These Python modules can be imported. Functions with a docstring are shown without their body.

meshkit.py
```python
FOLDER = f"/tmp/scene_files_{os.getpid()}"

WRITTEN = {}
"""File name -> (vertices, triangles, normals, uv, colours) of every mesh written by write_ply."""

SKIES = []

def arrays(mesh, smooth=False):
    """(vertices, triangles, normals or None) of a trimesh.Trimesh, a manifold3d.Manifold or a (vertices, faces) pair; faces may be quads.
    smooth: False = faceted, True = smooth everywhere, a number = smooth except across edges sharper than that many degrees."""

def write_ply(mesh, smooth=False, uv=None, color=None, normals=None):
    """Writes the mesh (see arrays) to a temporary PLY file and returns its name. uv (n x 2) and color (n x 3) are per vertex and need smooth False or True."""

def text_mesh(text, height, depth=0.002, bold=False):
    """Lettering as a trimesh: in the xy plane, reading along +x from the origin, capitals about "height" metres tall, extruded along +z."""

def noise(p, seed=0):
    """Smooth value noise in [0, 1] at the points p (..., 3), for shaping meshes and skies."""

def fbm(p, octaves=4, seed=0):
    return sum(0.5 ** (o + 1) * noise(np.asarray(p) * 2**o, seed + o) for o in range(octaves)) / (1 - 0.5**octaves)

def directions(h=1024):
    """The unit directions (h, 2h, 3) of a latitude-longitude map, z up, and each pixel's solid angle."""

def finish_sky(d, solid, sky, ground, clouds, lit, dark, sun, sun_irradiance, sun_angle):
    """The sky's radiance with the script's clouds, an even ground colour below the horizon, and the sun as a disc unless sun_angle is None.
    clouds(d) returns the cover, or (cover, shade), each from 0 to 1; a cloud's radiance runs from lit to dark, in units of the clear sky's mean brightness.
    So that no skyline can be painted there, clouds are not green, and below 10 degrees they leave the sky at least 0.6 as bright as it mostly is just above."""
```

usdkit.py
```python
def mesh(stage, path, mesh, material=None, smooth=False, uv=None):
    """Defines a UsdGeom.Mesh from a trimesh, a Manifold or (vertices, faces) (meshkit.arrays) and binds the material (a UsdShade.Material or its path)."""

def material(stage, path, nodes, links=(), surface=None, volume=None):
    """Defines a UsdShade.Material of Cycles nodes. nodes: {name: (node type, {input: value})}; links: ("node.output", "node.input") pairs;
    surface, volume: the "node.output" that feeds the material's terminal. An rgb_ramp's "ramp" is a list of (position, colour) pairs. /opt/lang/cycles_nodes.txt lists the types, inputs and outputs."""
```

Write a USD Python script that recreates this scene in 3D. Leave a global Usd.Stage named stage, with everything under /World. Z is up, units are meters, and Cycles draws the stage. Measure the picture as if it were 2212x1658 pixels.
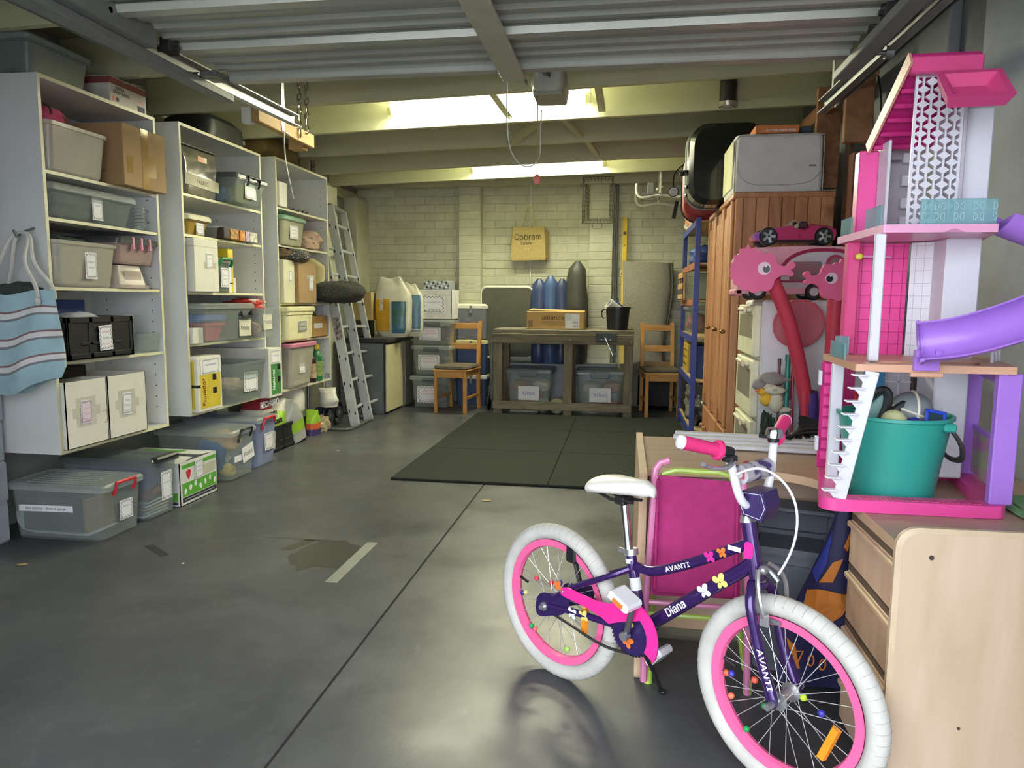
import math, random
import numpy as np, trimesh, usdkit, meshkit
from shapely.geometry import Polygon, box as sbox
from shapely.ops import unary_union
from pxr import Usd, UsdGeom, UsdLux, UsdShade, Gf, Sdf

stage = Usd.Stage.CreateInMemory()
UsdGeom.SetStageUpAxis(stage, 'Z')
UsdGeom.SetStageMetersPerUnit(stage, 1.0)
UsdGeom.Xform.Define(stage, '/World')
random.seed(7)
RNG = np.random.default_rng(11)

# ------------------------------------------------------------------ camera
YAW, PITCH, ROLL, FPX = math.radians(8.9), math.radians(6.6), 0.008, 1550.0
cy_, sy_, cp_, sp_ = math.cos(YAW), math.sin(YAW), math.cos(PITCH), math.sin(PITCH)
fwd = np.array([-sy_ * cp_, cy_ * cp_, -sp_]); rgt = np.array([cy_, sy_, 0.0]); upv = np.cross(rgt, fwd)
r2 = math.cos(ROLL) * rgt + math.sin(ROLL) * upv; u2 = -math.sin(ROLL) * rgt + math.cos(ROLL) * upv
cam = UsdGeom.Camera.Define(stage, '/World/camera')
m4 = np.eye(4); m4[0, :3] = r2; m4[1, :3] = u2; m4[2, :3] = -fwd; m4[3, :3] = (0, 0, 1.2)
cam.AddTransformOp().Set(Gf.Matrix4d(m4.tolist()))
cam.CreateHorizontalApertureAttr(36.0)
cam.CreateVerticalApertureAttr(36.0 * 1658 / 2212)
cam.CreateFocalLengthAttr(FPX / 2212 * 36.0)
cam.CreateClippingRangeAttr(Gf.Vec2f(0.05, 200))
cam.CreateExposureAttr(0.55)

# ------------------------------------------------------------------ daylight through the open garage door
dome = UsdLux.DomeLight.Define(stage, '/World/sky')
dome.CreateIntensityAttr(1.35)
dome.CreateColorAttr(Gf.Vec3f(0.88, 0.93, 1.0))

sun = UsdLux.DistantLight.Define(stage, '/World/sun')      # behind the house: it only reaches the driveway outside
sun.CreateIntensityAttr(9.0); sun.CreateAngleAttr(0.6); sun.CreateColorAttr(Gf.Vec3f(1.0, .96, .9))
sun.AddRotateXYZOp().Set(Gf.Vec3f(-38, 0, 12))

# ------------------------------------------------------------------ materials
LOOKS = {}
UsdGeom.Scope.Define(stage, '/World/Looks')
def lin(c):
    if isinstance(c, str):
        c = [int(c[i:i + 2], 16) / 255 for i in (0, 2, 4)]
    return tuple(x / 12.92 if x <= 0.04045 else ((x + 0.055) / 1.055) ** 2.4 for x in c)
def mk(name, col, rough=0.5, metal=0.0, var=0.06, vs=9.0, bump=0.0, bs=60.0, spec=0.5, coat=0.0, sheen=0.0, trans=0.0, stretch=None, col2=None, warp=0.0, detail=4, pos=(0.3, 0.7)):
    """a procedural material: a noise moves the colour between two tones, a second one gives fine relief"""
    if name in LOOKS: return LOOKS[name]
    c = np.array(lin(col)); a = np.array(lin(col2)) if col2 else c * (1 - 2.2 * var); b = c if col2 else np.minimum(c * (1 + var), 0.95)
    n = {'t': ('texture_coordinate', {}), 'map': ('mapping', {'scale': stretch or (1, 1, 1)}),
         'n': ('noise_texture', {'scale': vs, 'detail': detail, 'distortion': warp}),
         'r': ('rgb_ramp', {'ramp': [(pos[0], tuple(a)), (pos[1], tuple(b))]}),
         'p': ('principled_bsdf', {'roughness': rough, 'metallic': metal, 'specular_ior_level': spec, 'coat_weight': coat, 'sheen_weight': sheen})}
    l = [('t.object', 'map.vector'), ('map.vector', 'n.vector'), ('n.fac', 'r.fac'), ('r.color', 'p.base_color')]
    if bump:
        n['n2'] = ('noise_texture', {'scale': bs, 'detail': 3})
        n['b'] = ('bump', {'strength': bump, 'distance': 0.004})
        l += [('map.vector', 'n2.vector'), ('n2.fac', 'b.height'), ('b.normal', 'p.normal')]
    surf = 'p.BSDF'
    if trans:      # see-through plastic or netting: part of the light goes straight on
        n['tr'] = ('transparent_bsdf', {'color': tuple(0.55 + 0.45 * c / max(c.max(), 1e-3))})
        n['mx'] = ('mix_closure', {'fac': trans})
        l += [('p.BSDF', 'mx.closure1'), ('tr.BSDF', 'mx.closure2')]
        surf = 'mx.closure'
    LOOKS[name] = usdkit.material(stage, '/World/Looks/' + name, n, l, surface=surf)
    return LOOKS[name]
def wood(name, c1, c2, axis='x', scale=14.0, rough=0.55, stretch=9.0, bump=0.15, knots=None):
    """long grain along one axis of the object, with darker streaks and soft knots"""
    if name in LOOKS: return LOOKS[name]
    s = {'x': (1, stretch, stretch), 'y': (stretch, 1, stretch), 'z': (stretch, stretch, 1)}[axis]
    a, b = lin(c1), lin(c2)
    n = {'t': ('texture_coordinate', {}), 'map': ('mapping', {'scale': s}), 'oi': ('object_info', {}),
         'add': ('mix', {'mix_type': 'add', 'fac': 1.0}),
         'n': ('noise_texture', {'scale': scale * 0.35, 'detail': 6, 'distortion': 0.9}),
         'r': ('rgb_ramp', {'ramp': [(0.25, b), (0.5, tuple((np.array(a) + np.array(b)) / 2)), (0.75, a)]}),
         'k': ('noise_texture', {'scale': 3.2, 'detail': 1}), 'kr': ('rgb_ramp', {'ramp': [(0.74, (1, 1, 1)), (0.83, (0.45, 0.36, 0.3))]}),
         'm': ('mix', {'mix_type': 'multiply', 'fac': 1.0 if knots else 0.0}),
         'b': ('bump', {'strength': bump, 'distance': 0.003}), 'p': ('principled_bsdf', {'roughness': rough})}
    l = [('t.object', 'add.color1'), ('oi.location', 'add.color2'), ('add.color', 'map.vector'), ('map.vector', 'n.vector'), ('n.fac', 'r.fac'), ('add.color', 'k.vector'), ('k.fac', 'kr.fac'),
         ('r.color', 'm.color1'), ('kr.color', 'm.color2'), ('m.color', 'p.base_color'), ('n.fac', 'b.height'), ('b.normal', 'p.normal')]
    LOOKS[name] = usdkit.material(stage, '/World/Looks/' + name, n, l, surface='p.BSDF')
    return LOOKS[name]
def lamp(name, col, strength):
    LOOKS[name] = usdkit.material(stage, '/World/Looks/' + name, {'e': ('emission', {'color': col, 'strength': strength})}, [], surface='e.emission')
    return LOOKS[name]

# ------------------------------------------------------------------ geometry
I3 = np.eye(3)
def rot(ax=0, ay=0, az=0):
    return trimesh.transformations.euler_matrix(math.radians(ax), math.radians(ay), math.radians(az), 'sxyz')[:3, :3]
def frame(u, v):
    u = np.array(u, float); u /= np.linalg.norm(u); v = np.array(v, float); v = v - u * (u @ v); v /= np.linalg.norm(v)
    return np.stack([u, v, np.cross(u, v)], 1)
_sg = np.array([(i, j, k) for i in (-1, 1) for j in (-1, 1) for k in (-1, 1)], float)
def _cbox():
    pts = np.vstack([_sg * np.array(s) for s in ((1, .8, .8), (.8, 1, .8), (.8, .8, 1))])
    h = trimesh.convex.convex_hull(pts)
    idx = [int(np.argmin(np.linalg.norm(pts - p, axis=1))) for p in h.vertices]
    return np.array(idx)[h.faces]
CBF = _cbox()
BXF = trimesh.creation.box().faces
BXV = np.sign(trimesh.creation.box().vertices)
class B:
    """collects shapes that become ONE mesh"""
    def __init__(s): s.v = []; s.f = []; s.n = 0
    def add(s, v, f, R=None, t=None):
        v = np.asarray(v, float); f = np.asarray(f, int)
        if f.ndim == 2 and f.shape[1] == 4: f = np.vstack([f[:, [0, 1, 2]], f[:, [0, 2, 3]]])
        if R is not None: v = v @ np.asarray(R).T
        if t is not None: v = v + np.asarray(t)
        s.v.append(v); s.f.append(f + s.n); s.n += len(v); return s
    def box(s, c, d, bev=0.0, R=None, t=None):
        h = np.array(d, float) / 2
        if bev <= 0: return s.add(BXV * h + np.array(c), BXF, R, t)
        b = min(bev, h.min() * 0.95)
        v = np.vstack([_sg * (h - b * np.array(m)) for m in ((0, 1, 1), (1, 0, 1), (1, 1, 0))]) + np.array(c)
        return s.add(v, CBF, R, t)
    def b2(s, x0, x1, y0, y1, z0, z1, bev=0.0, R=None, t=None):
        return s.box(((x0 + x1) / 2, (y0 + y1) / 2, (z0 + z1) / 2), (abs(x1 - x0), abs(y1 - y0), abs(z1 - z0)), bev, R, t)
    def bar(s, p, q, w, h, up=(0, 0, 1), bev=0.0):
        p, q = np.array(p, float), np.array(q, float); L = np.linalg.norm(q - p)
        up = np.array(up, float)
        if abs(np.dot((q - p) / L, up)) > 0.98: up = np.array([1.0, 0, 0]) if abs((q - p)[0]) / L < 0.9 else np.array([0, 1.0, 0])
        F = frame(q - p, up)          # x along, y up, z side
        return s.box((0, 0, 0), (L, h, w), bev, F, (p + q) / 2)
    def loft(s, rings, cap0=True, cap1=True, closed=False, R=None, t=None):
        rings = [np.asarray(r, float) for r in rings]; k = len(rings[0]); v = np.vstack(rings); f = []
        n = len(rings); i = np.arange(k); j = (i + 1) % k
        for a in range(n if closed else n - 1):
            o, p = a * k, ((a + 1) % n) * k
            f.append(np.stack([o + i, o + j, p + j, p + i], 1))
        f = np.vstack(f); f = np.vstack([f[:, [0, 1, 2]], f[:, [0, 2, 3]]])
        ex = []
        if not closed:
            for on, o, fl in ((cap0, 0, True), (cap1, (n - 1) * k, False)):
                if on:
                    c = len(v); v = np.vstack([v, v[o:o + k].mean(0)])
                    ex.append(np.stack([o + j, o + i, np.full(k, c)], 1) if fl else np.stack([o + i, o + j, np.full(k, c)], 1))
        return s.add(v, np.vstack([f] + ex), R, t)
    def tube(s, pts, r, n=8, closed=False, flat=1.0, R=None, t=None):
        P = np.array(pts, float); m = len(P)
        T = np.roll(P, -1, 0) - np.roll(P, 1, 0)
        if not closed: T[0] = P[1] - P[0]; T[-1] = P[-1] - P[-2]
        T /= np.maximum(np.linalg.norm(T, axis=1, keepdims=True), 1e-9)
        a = np.array([0, 0, 1.0]) if abs(T[0][2]) < 0.9 else np.array([1.0, 0, 0])
        u = np.cross(a, T[0]); u /= np.linalg.norm(u)
        rr = np.broadcast_to(np.asarray(r, float), (m,)); th = np.linspace(0, 2 * np.pi, n, endpoint=False); rings = []
        for i in range(m):
            u = u - T[i] * (u @ T[i]); u /= max(np.linalg.norm(u), 1e-9); w = np.cross(T[i], u)
            rings.append(P[i] + rr[i] * (np.cos(th)[:, None] * u + flat * np.sin(th)[:, None] * w))
        return s.loft(rings, closed=closed, R=R, t=t)
    def cyl(s, p, q, r, n=14, r1=None):
        return s.tube([p, q], [r, r if r1 is None else r1], n)
    def lathe(s, prof, n=28, c=(0, 0, 0), R=None, cap=(True, True)):
        th = np.linspace(0, 2 * np.pi, n, endpoint=False)
        rings = [np.stack([r * np.cos(th), r * np.sin(th), np.full(n, z)], 1) for r, z in prof]
        return s.loft(rings, cap[0], cap[1], R=R, t=c)
    def prism(s, poly, depth, R=None, t=None):
        if not isinstance(poly, list) or np.ndim(poly[0]) == 1: poly = [poly]
        for q in poly:
            q = q if hasattr(q, 'exterior') else Polygon(q)
            m = trimesh.creation.extrude_polygon(q.buffer(0), depth, engine='earcut')
            s.add(m.vertices, m.faces, R, t)
        return s
    def ell(s, c, r, sub=2, R=None, nz=0.0, seed=0, fr=2.0, pw=1.0):
        m = trimesh.creation.icosphere(sub); v = np.array(m.vertices)
        if pw != 1.0: v = np.sign(v) * np.abs(v) ** pw
        if nz: v = v * (1 + nz * (2 * meshkit.fbm(v * fr + 10, 3, seed)[:, None] - 1))
        v = v * np.array(r)
        return s.add(v, m.faces, R, c)
    def text(s, txt, h, o, u, v, bold=False, center=True, depth=0.0006, sx=1.0):
        m = meshkit.text_mesh(txt, h, depth, bold); p = np.array(m.vertices)
        if center: p[:, 0] -= (p[:, 0].min() + p[:, 0].max()) / 2
        p[:, 0] *= sx
        return s.add(p, m.faces, frame(u, v), o)
    def stroke(s, pts, w, o, u, v, lift=0.0005):
        """a drawn line: a flat ribbon lying just proud of the plane (o; u, v)"""
        P = np.array(pts, float); d = np.gradient(P, axis=0); d /= np.maximum(np.linalg.norm(d, axis=1, keepdims=True), 1e-9)
        nn = np.stack([-d[:, 1], d[:, 0]], 1) * w / 2; F = frame(u, v); k = len(P)
        L = np.vstack([np.c_[P - nn, np.full(k, lift)], np.c_[P + nn, np.full(k, lift)]])
        i = np.arange(k - 1); f = np.stack([i, i + 1, k + i + 1, k + i], 1)
        return s.add(L, f, F, o)
def rrect(w, d, r, z, n=4, cx=0.0, cy=0.0):
    r = min(r, w / 2 * .99, d / 2 * .99); out = []
    for sx, sy, a0 in ((1, 1, 0), (-1, 1, 90), (-1, -1, 180), (1, -1, 270)):
        for a in np.radians(np.linspace(a0, a0 + 90, n)):
            out.append((cx + sx * (w / 2 - r) + r * math.cos(a), cy + sy * (d / 2 - r) + r * math.sin(a), z))
    return np.array(out)
def spline(pts, n=24, closed=False):
    from scipy.interpolate import CubicSpline
    P = np.array(pts, float)
    if closed: P = np.vstack([P, P[:1]])
    t = np.r_[0, np.cumsum(np.linalg.norm(np.diff(P, axis=0), axis=1))]
    cs = CubicSpline(t, P, bc_type='periodic' if closed else 'natural')
    return cs(np.linspace(0, t[-1], n, endpoint=not closed))

# ------------------------------------------------------------------ objects
GROW, LIFT = 1.0, 0.0      # the doll house is drawn small and enlarged to its real size
USED = {}
def _name(parent, name):
    k = (parent, name); i = USED.get(k, 0); USED[k] = i + 1
    return f'{parent}/{name}' + (f'_{i:03d}' if i else '')
def _path(p): return p if isinstance(p, str) else str(p.GetPath())
def meta(o, label=None, cat=None, group=None, kind=None):
    for k, v in (('label', label), ('category', cat), ('group', group), ('kind', kind)):
        if v: o.SetCustomDataByKey(k, v)
    return o
def place(x, loc=(0, 0, 0), rz=0.0, R=None):
    m = np.eye(4); m[:3, :3] = (rot(0, 0, rz) if R is None else np.asarray(R)).T; m[3, :3] = loc
    x.AddTransformOp().Set(Gf.Matrix4d(m.tolist()))
def thing(name, label=None, cat=None, loc=(0, 0, 0), rz=0.0, group=None, R=None, kind=None, parent='/World'):
    x = UsdGeom.Xform.Define(stage, _name(_path(parent), name)); place(x, loc, rz, R)
    return meta(x.GetPrim(), label, cat, group, kind)
def part(name, b, m, parent='/World', label=None, cat=None, group=None, kind=None, smooth=32):
    o = usdkit.mesh(stage, _name(_path(parent), name), (np.vstack(b.v) * GROW + np.array((0, 0, LIFT)), np.vstack(b.f)), m, smooth=smooth)
    return meta(o.GetPrim(), label, cat, group, kind)
def dup(root, loc, rz=0.0, label=None, group=None, name=None, R=None):
    was = root.GetCustomData()
    base = name or root.GetName().rstrip('0123456789').rstrip('_')
    x = thing(base, label or was.get('label'), was.get('category'), loc, rz, group or was.get('group'), R)
    x.GetReferences().AddInternalReference(root.GetPath()); x.SetInstanceable(True)
    return x
WHITEM = mk('white_enamel', 'e6e6dc', rough=.35, var=.03)
# ------------------------------------------------------------------ the room
PAINT = mk('cream_masonry_paint', 'c9c9af', rough=.6, var=.05, vs=5, bump=.5, bs=45)
PAINTB = [mk('cream_brick_paint_%s' % k, c, rough=.6, var=.05, vs=8, bump=.45, bs=70) for k, c in (('a', 'cacab0'), ('b', 'c5c5ac'), ('c', 'ccccb4'))]
GREYW = mk('grey_wall_paint', '90948f', rough=.7, var=.08, vs=3, bump=.5, bs=30)
BLOCKP = mk('grey_block_paint', 'a2a8ad', rough=.7, var=.06, vs=6, bump=.5, bs=60)
CEILP = mk('ceiling_paint', 'a9ab94', rough=.7, var=.05, vs=3)
JOISTP = mk('joist_paint', 'cacaa8', rough=.55, var=.05, vs=4, stretch=(.3, 1, 1))
def concrete():
    n = {'t': ('texture_coordinate', {}), 'n1': ('noise_texture', {'scale': 1.1, 'detail': 6, 'roughness': .62, 'distortion': .5}),
         'r1': ('rgb_ramp', {'ramp': [(.28, lin('434548')), (.5, lin('555759')), (.74, lin('6b6d6f'))]}),
         'mp': ('mapping', {'scale': (5, 2.2, 1), 'rotation': (0, 0, .9)}), 'n2': ('noise_texture', {'scale': 3.5, 'detail': 8, 'roughness': .75}),
         'r2': ('rgb_ramp', {'ramp': [(.52, (0, 0, 0)), (.72, (1, 1, 1))]}), 'mx': ('mix', {'mix_type': 'screen'}), 'ml': ('math', {'math_type': 'multiply', 'value2': .05}),
         'n3': ('noise_texture', {'scale': 2.3, 'detail': 5}), 'rr': ('map_range', {'from_min': .3, 'from_max': .7, 'to_min': .24, 'to_max': .46}),
         'n4': ('noise_texture', {'scale': 120, 'detail': 3}), 'b': ('bump', {'strength': .12, 'distance': .002}),
         'p': ('principled_bsdf', {'specular_ior_level': .24})}
    l = [('t.object', 'n1.vector'), ('n1.fac', 'r1.fac'), ('t.object', 'mp.vector'), ('mp.vector', 'n2.vector'), ('n2.fac', 'r2.fac'), ('r2.color', 'ml.value1'), ('ml.value', 'mx.fac'), ('r1.color', 'mx.color1'), ('r2.color', 'mx.color2'),
         ('mx.color', 'p.base_color'), ('t.object', 'n3.vector'), ('n3.fac', 'rr.value'), ('rr.result', 'p.roughness'), ('t.object', 'n4.vector'), ('n4.fac', 'b.height'), ('b.normal', 'p.normal')]
    return usdkit.material(stage, '/World/Looks/polished_concrete', n, l, surface='p.BSDF')
CONC = concrete()
DARKC = mk('joint_dirt', '2b2a27', rough=.9)
def struct(name): return thing(name, kind='structure')
fl = struct('floor')
part('slab', B().b2(-3.3, -.8925, -.6, 8.5, -.1, 0, .002), CONC, fl)
part('slab', B().b2(-.8845, 1.5, -.6, 8.5, -.1, 0, .002), CONC, fl)
part('joint_filler', B().b2(-.8925, -.8845, -.6, 8.5, -.1, -.005), DARKC, fl)
part('driveway', B().b2(-6, 6, -9, -.61, -.12, -.02), mk('driveway_concrete', '9c9a94', rough=.8, var=.1, vs=2), struct('ground'))

# left wall with the masonry pier beside the doorway; back part has a timber wall plate and a shallow recess
wl = struct('wall_left')
part('masonry', B().b2(-3.4, -3.2, -.6, 8.5, 0, 2.9), GREYW, wl)
for i in range(12):
    for j in range(2):
        y0 = 3.03 - .4 * (j + 1) + (.2 if i % 2 else 0)
        y1 = min(y0 + .392, 3.03)
        if y1 - y0 > .05: part('block', B().b2(-3.2, -2.98 + .002 * ((i * 3 + j) % 3 - 1), y0, y1, i * .2 + .004, i * .2 + .196, .006), BLOCKP, wl)
part('pier_core', B().b2(-3.2, -2.99, -.5, 3.02, 0, 2.42), BLOCKP, wl)
part('wall_plate', B().b2(-3.2, -3.17, 3.1, 8.3, 2.34, 2.44, .004), JOISTP, wl)
part('pilaster', B().b2(-3.2, -3.03, 6.9, 7.35, 0, 2.36, .004), PAINT, wl)
part('pilaster', B().b2(-3.2, -3.05, 7.95, 8.35, 0, 2.36, .004), PAINT, wl)

# right wall and its near pier
wr = struct('wall_right')
part('masonry', B().b2(1.32, 1.5, -.6, 8.5, 0, 2.9), mk('dark_grey_render', '878c90', rough=.8, var=.12, vs=4, bump=.6, bs=25), wr)
part('pier', B().b2(1.25, 1.32, 1.0, 2.95, 0, 2.9, .01), mk('pale_grey_render', 'a6adb4', rough=.8, var=.1, vs=3, bump=.5, bs=25), wr)
part('pilaster', B().b2(1.27, 1.32, 3.3, 3.62, 0, 2.9, .006), LOOKS['dark_grey_render'], wr)
part('batten', B().b2(1.235, 1.25, 2.1, 2.13, 1.6, 2.9, .002), mk('weathered_batten', '6d7074'), wr)

# front wall: the doorway the picture is taken through
wf = struct('wall_front')
part('masonry', B().b2(-3.4, -1.8, .42, .6, 0, 2.9), GREYW, wf); part('masonry', B().b2(1.0, 1.5, .42, .6, 0, 2.9), GREYW, wf); part('lintel', B().b2(-1.8, 1.0, .42, .6, 2.3, 2.9), GREYW, wf)

# back wall: painted brickwork laid in half bond with two engaged piers
wb = struct('wall_back')
part('mortar_backing', B().b2(-3.4, 1.47, 8.356, 8.6, 0, 2.9), PAINT, wb)
for pa, pb in ((-1.93, -1.67), (-.425, -.16)): part('pier_core', B().b2(pa + .004, pb - .004, 8.2445, 8.4, 0, 2.78), PAINT, wb)
bl, bh, bricks = .24, .0925, []
for r in range(30):
    z0 = r * bh; off = (r % 2) * bl / 2
    x = -3.2 - off
    while x < 1.27:
        xa, xb = max(x, -3.2), min(x + bl, 1.27)
        for pa, pb in ((-1.93, -1.67), (-.425, -.16)):     # bricks stop at the piers
            if xa < pa < xb: xb = pa if pa - xa > .03 else xb
            if xa < pb < xb: xa = pb if xb - pb > .03 else xa
        mid = (xa + xb) / 2
        if xb - xa > .03 and not (-1.93 < mid < -1.67 or -.425 < mid < -.16): bricks.append((xa, xb, z0, 8.35))
        x += bl
    for pa, pb in ((-1.93, -1.67), (-.425, -.16)):
        bricks.append((pa, pb, z0, 8.24))
br = np.random.default_rng(5)
def brick(b, k):
    xa, xb, z0, yf = k; dy = br.uniform(-.0012, .0012)
    return b.b2(xa + .0022, xb - .0022, yf + dy, yf + .14, z0 + .0022, z0 + bh - .0022, .004)
vis = [k for k in bricks if k[2] > .75 and k[2] < 2.5 and (k[0] > -3.05) and k[0] < .75]
vis = sorted(vis, key=lambda k: -k[2] if k[2] < 2.3 else 0)[:298]
for k in vis: part('brick', brick(B(), k), PAINTB[int(br.integers(3))], wb, smooth=False)
b = B(); sv = set(vis)
for k in bricks:
    if k not in sv: brick(b, k)
part('brick_courses', b, PAINTB[0], wb, kind='stuff', smooth=False)
part('ledge', B().b2(-1.36, -.08, 8.02, 8.36, 0, .5, .006), BLOCKP, wb)
part('wall_plate', B().b2(-3.2, 1.27, 8.2, 8.36, 2.5, 2.62, .004), JOISTP, wb)
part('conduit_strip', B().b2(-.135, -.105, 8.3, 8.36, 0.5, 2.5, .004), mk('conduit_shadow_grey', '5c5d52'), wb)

# ceiling: boards on joists that climb gently to the right
SL = .027
RC = rot(0, -math.degrees(math.atan(SL)), 0)
ce = struct('ceiling')
part('lining', B().box((0, 0, 0), (5.0, 9.2, .03), 0, RC, (-.97, 3.9, 2.72)), CEILP, ce)
for y in (.8, 1.55, 2.3, 3.05, 3.8, 4.55, 5.3, 6.05, 6.85, 7.55):
    part('joist', B().box((0, 0, 0), (4.85, .045, .235), .003, RC, (-.97, y + .022, 2.594)), JOISTP, ce)
part('bridging', B().bar((-.42, 5.34, 2.66), (-.98, 6.05, 2.49), .07, .03), JOISTP, ce)
for p, q in (((-.62, 5.36, 2.66), (-.40, 6.04, 2.53)), ((-.42, 6.1, 2.62), (-.30, 6.84, 2.54)), ((-.95, 4.62, 2.62), (-.86, 5.28, 2.52)), ((-.22, 4.62, 2.62), (-.2, 5.28, 2.54))):
    part('bridging', B().bar(p, q, .05, .025), JOISTP, ce)
part('hanger', B().bar((-.86, 5.26, 2.70), (-.86, 5.26, 2.50), .03, .02), JOISTP, ce)
part('hanger', B().bar((-2.32, 4.0, 2.70), (-2.32, 4.0, 2.45), .03, .02), JOISTP, ce)
# raised garage door: ribbed steel sheet, three braces, centre strut, side frames
d1 = struct('door_1')
STEEL = mk('painted_door_steel', 'a9aca2', rough=.38, var=.05, vs=3, metal=.15)
STEELB = mk('bright_door_steel', 'b4b6ad', rough=.33, var=.05, vs=3, metal=.25)
GALV = mk('galvanised_steel', '8d9090', rough=.42, metal=.7, var=.12, vs=14)
GALVD = mk('dull_galvanised_steel', '868986', rough=.55, metal=.4, var=.05, vs=20)
b = B(); prof = []
n = 0; y = .7
while y < 2.82:
    prof += [(y, 0), (y + .012, -.012), (y + .034, -.012), (y + .046, 0)]; y += .083
prof += [(2.84, 0)]
P2 = prof + [(2.84, .012), (.7, .012)]
m = trimesh.creation.extrude_polygon(Polygon(P2), 2.36, engine='earcut')
V = m.vertices[:, [2, 0, 1]] + np.array([-1.6, 0, 2.10])
part('ribbed_sheet', B().add(V, m.faces), STEEL, d1, smooth=False)
for y in (.98, 1.55, 2.13, 2.47):
    part('brace', B().prism(Polygon([(-.03, 0), (-.022, -.022), (.022, -.022), (.03, 0), (.025, 0), (.018, -.018), (-.018, -.018), (-.025, 0)]), 2.36, np.array([[0, 0, 1], [1, 0, 0], [0, 1, 0]]), (-1.6, y, 2.094)), STEELB, d1, smooth=False)
part('brace', B().b2(-1.6, .76, 2.79, 2.845, 2.068, 2.10, .004), STEELB, d1)
part('centre_strut', B().b2(-.50, -.41, .7, 2.9, 2.055, 2.075, .004), mk('strut_cream', 'b9b9a4', rough=.45), d1)
for x in (-1.62, .77):
    part('side_channel', B().b2(x - .012, x + .05, .7, 2.3, 2.03, 2.1, .003).b2(x - .05, x + .01, .7, 2.85, 2.0, 2.03, .003), GALVD, d1)
for x, s in ((-1.6, 1), (.76, -1)):
    for y in (.98, 1.55, 2.13, 2.47): part('hinge_pin', B().cyl((x - .05 * s, y - .05, 2.07), (x + .03 * s, y - .05, 2.07), .009).b2(x - .02, x + .02, y - .09, y - .03, 2.05, 2.1, .004), mk('dark_hinge', '2c2c2a', rough=.5), d1)
# ------------------------------------------------------------------ shared builders for boxes, tubs and hand-written notes
MELA = mk('white_melamine', 'dcdedd', rough=.4, var=.02, vs=3)
EDGE = mk('cream_edging', 'e2dfbd', rough=.45, var=.04, vs=6)
PAPER = mk('note_paper', 'eeeff2', rough=.75, var=.01)
INK = mk('dark_ink', '2d3040', rough=.6, var=.02)
PINKI = mk('pink_ink', 'ee8fb4', rough=.6, var=.02)
BLUEI = mk('blue_ink', '7f86c8', rough=.6, var=.02)
GREYI = mk('grey_ink', '8a90a0', rough=.6, var=.02)
TAPE = mk('clear_tape', 'e6e4d4', rough=.12, var=.02, trans=.55)
CLEAR = mk('clear_plastic', 'ccd2cf', rough=.18, var=.03, trans=.82, spec=.7)
CLEARG = mk('smoky_plastic', 'a9b0ae', rough=.2, var=.03, trans=.72, spec=.7)
MILKY = mk('milky_plastic', 'cfcdc0', rough=.3, var=.04, trans=.48)
LIDC = mk('frosted_lid_plastic', 'c3c9c8', rough=.3, var=.03, trans=.6, spec=.7)
LIDD = mk('smoky_lid_plastic', '6d7578', rough=.28, var=.03, trans=.4, spec=.7)
BLACKP = mk('black_plastic', '202224', rough=.4, var=.05)
WCARD = mk('white_card', 'e3e1d6', rough=.7, var=.03, vs=5)
BCARD = mk('brown_cardboard', 'a98b62', rough=.75, var=.05, vs=4, stretch=(1, 1, .2))
REDP = mk('red_plastic', 'd6303c', rough=.35)
UV = {'x': ((0, 1, 0), (0, 0, 1)), 'y': ((1, 0, 0), (0, 0, 1))}
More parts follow.
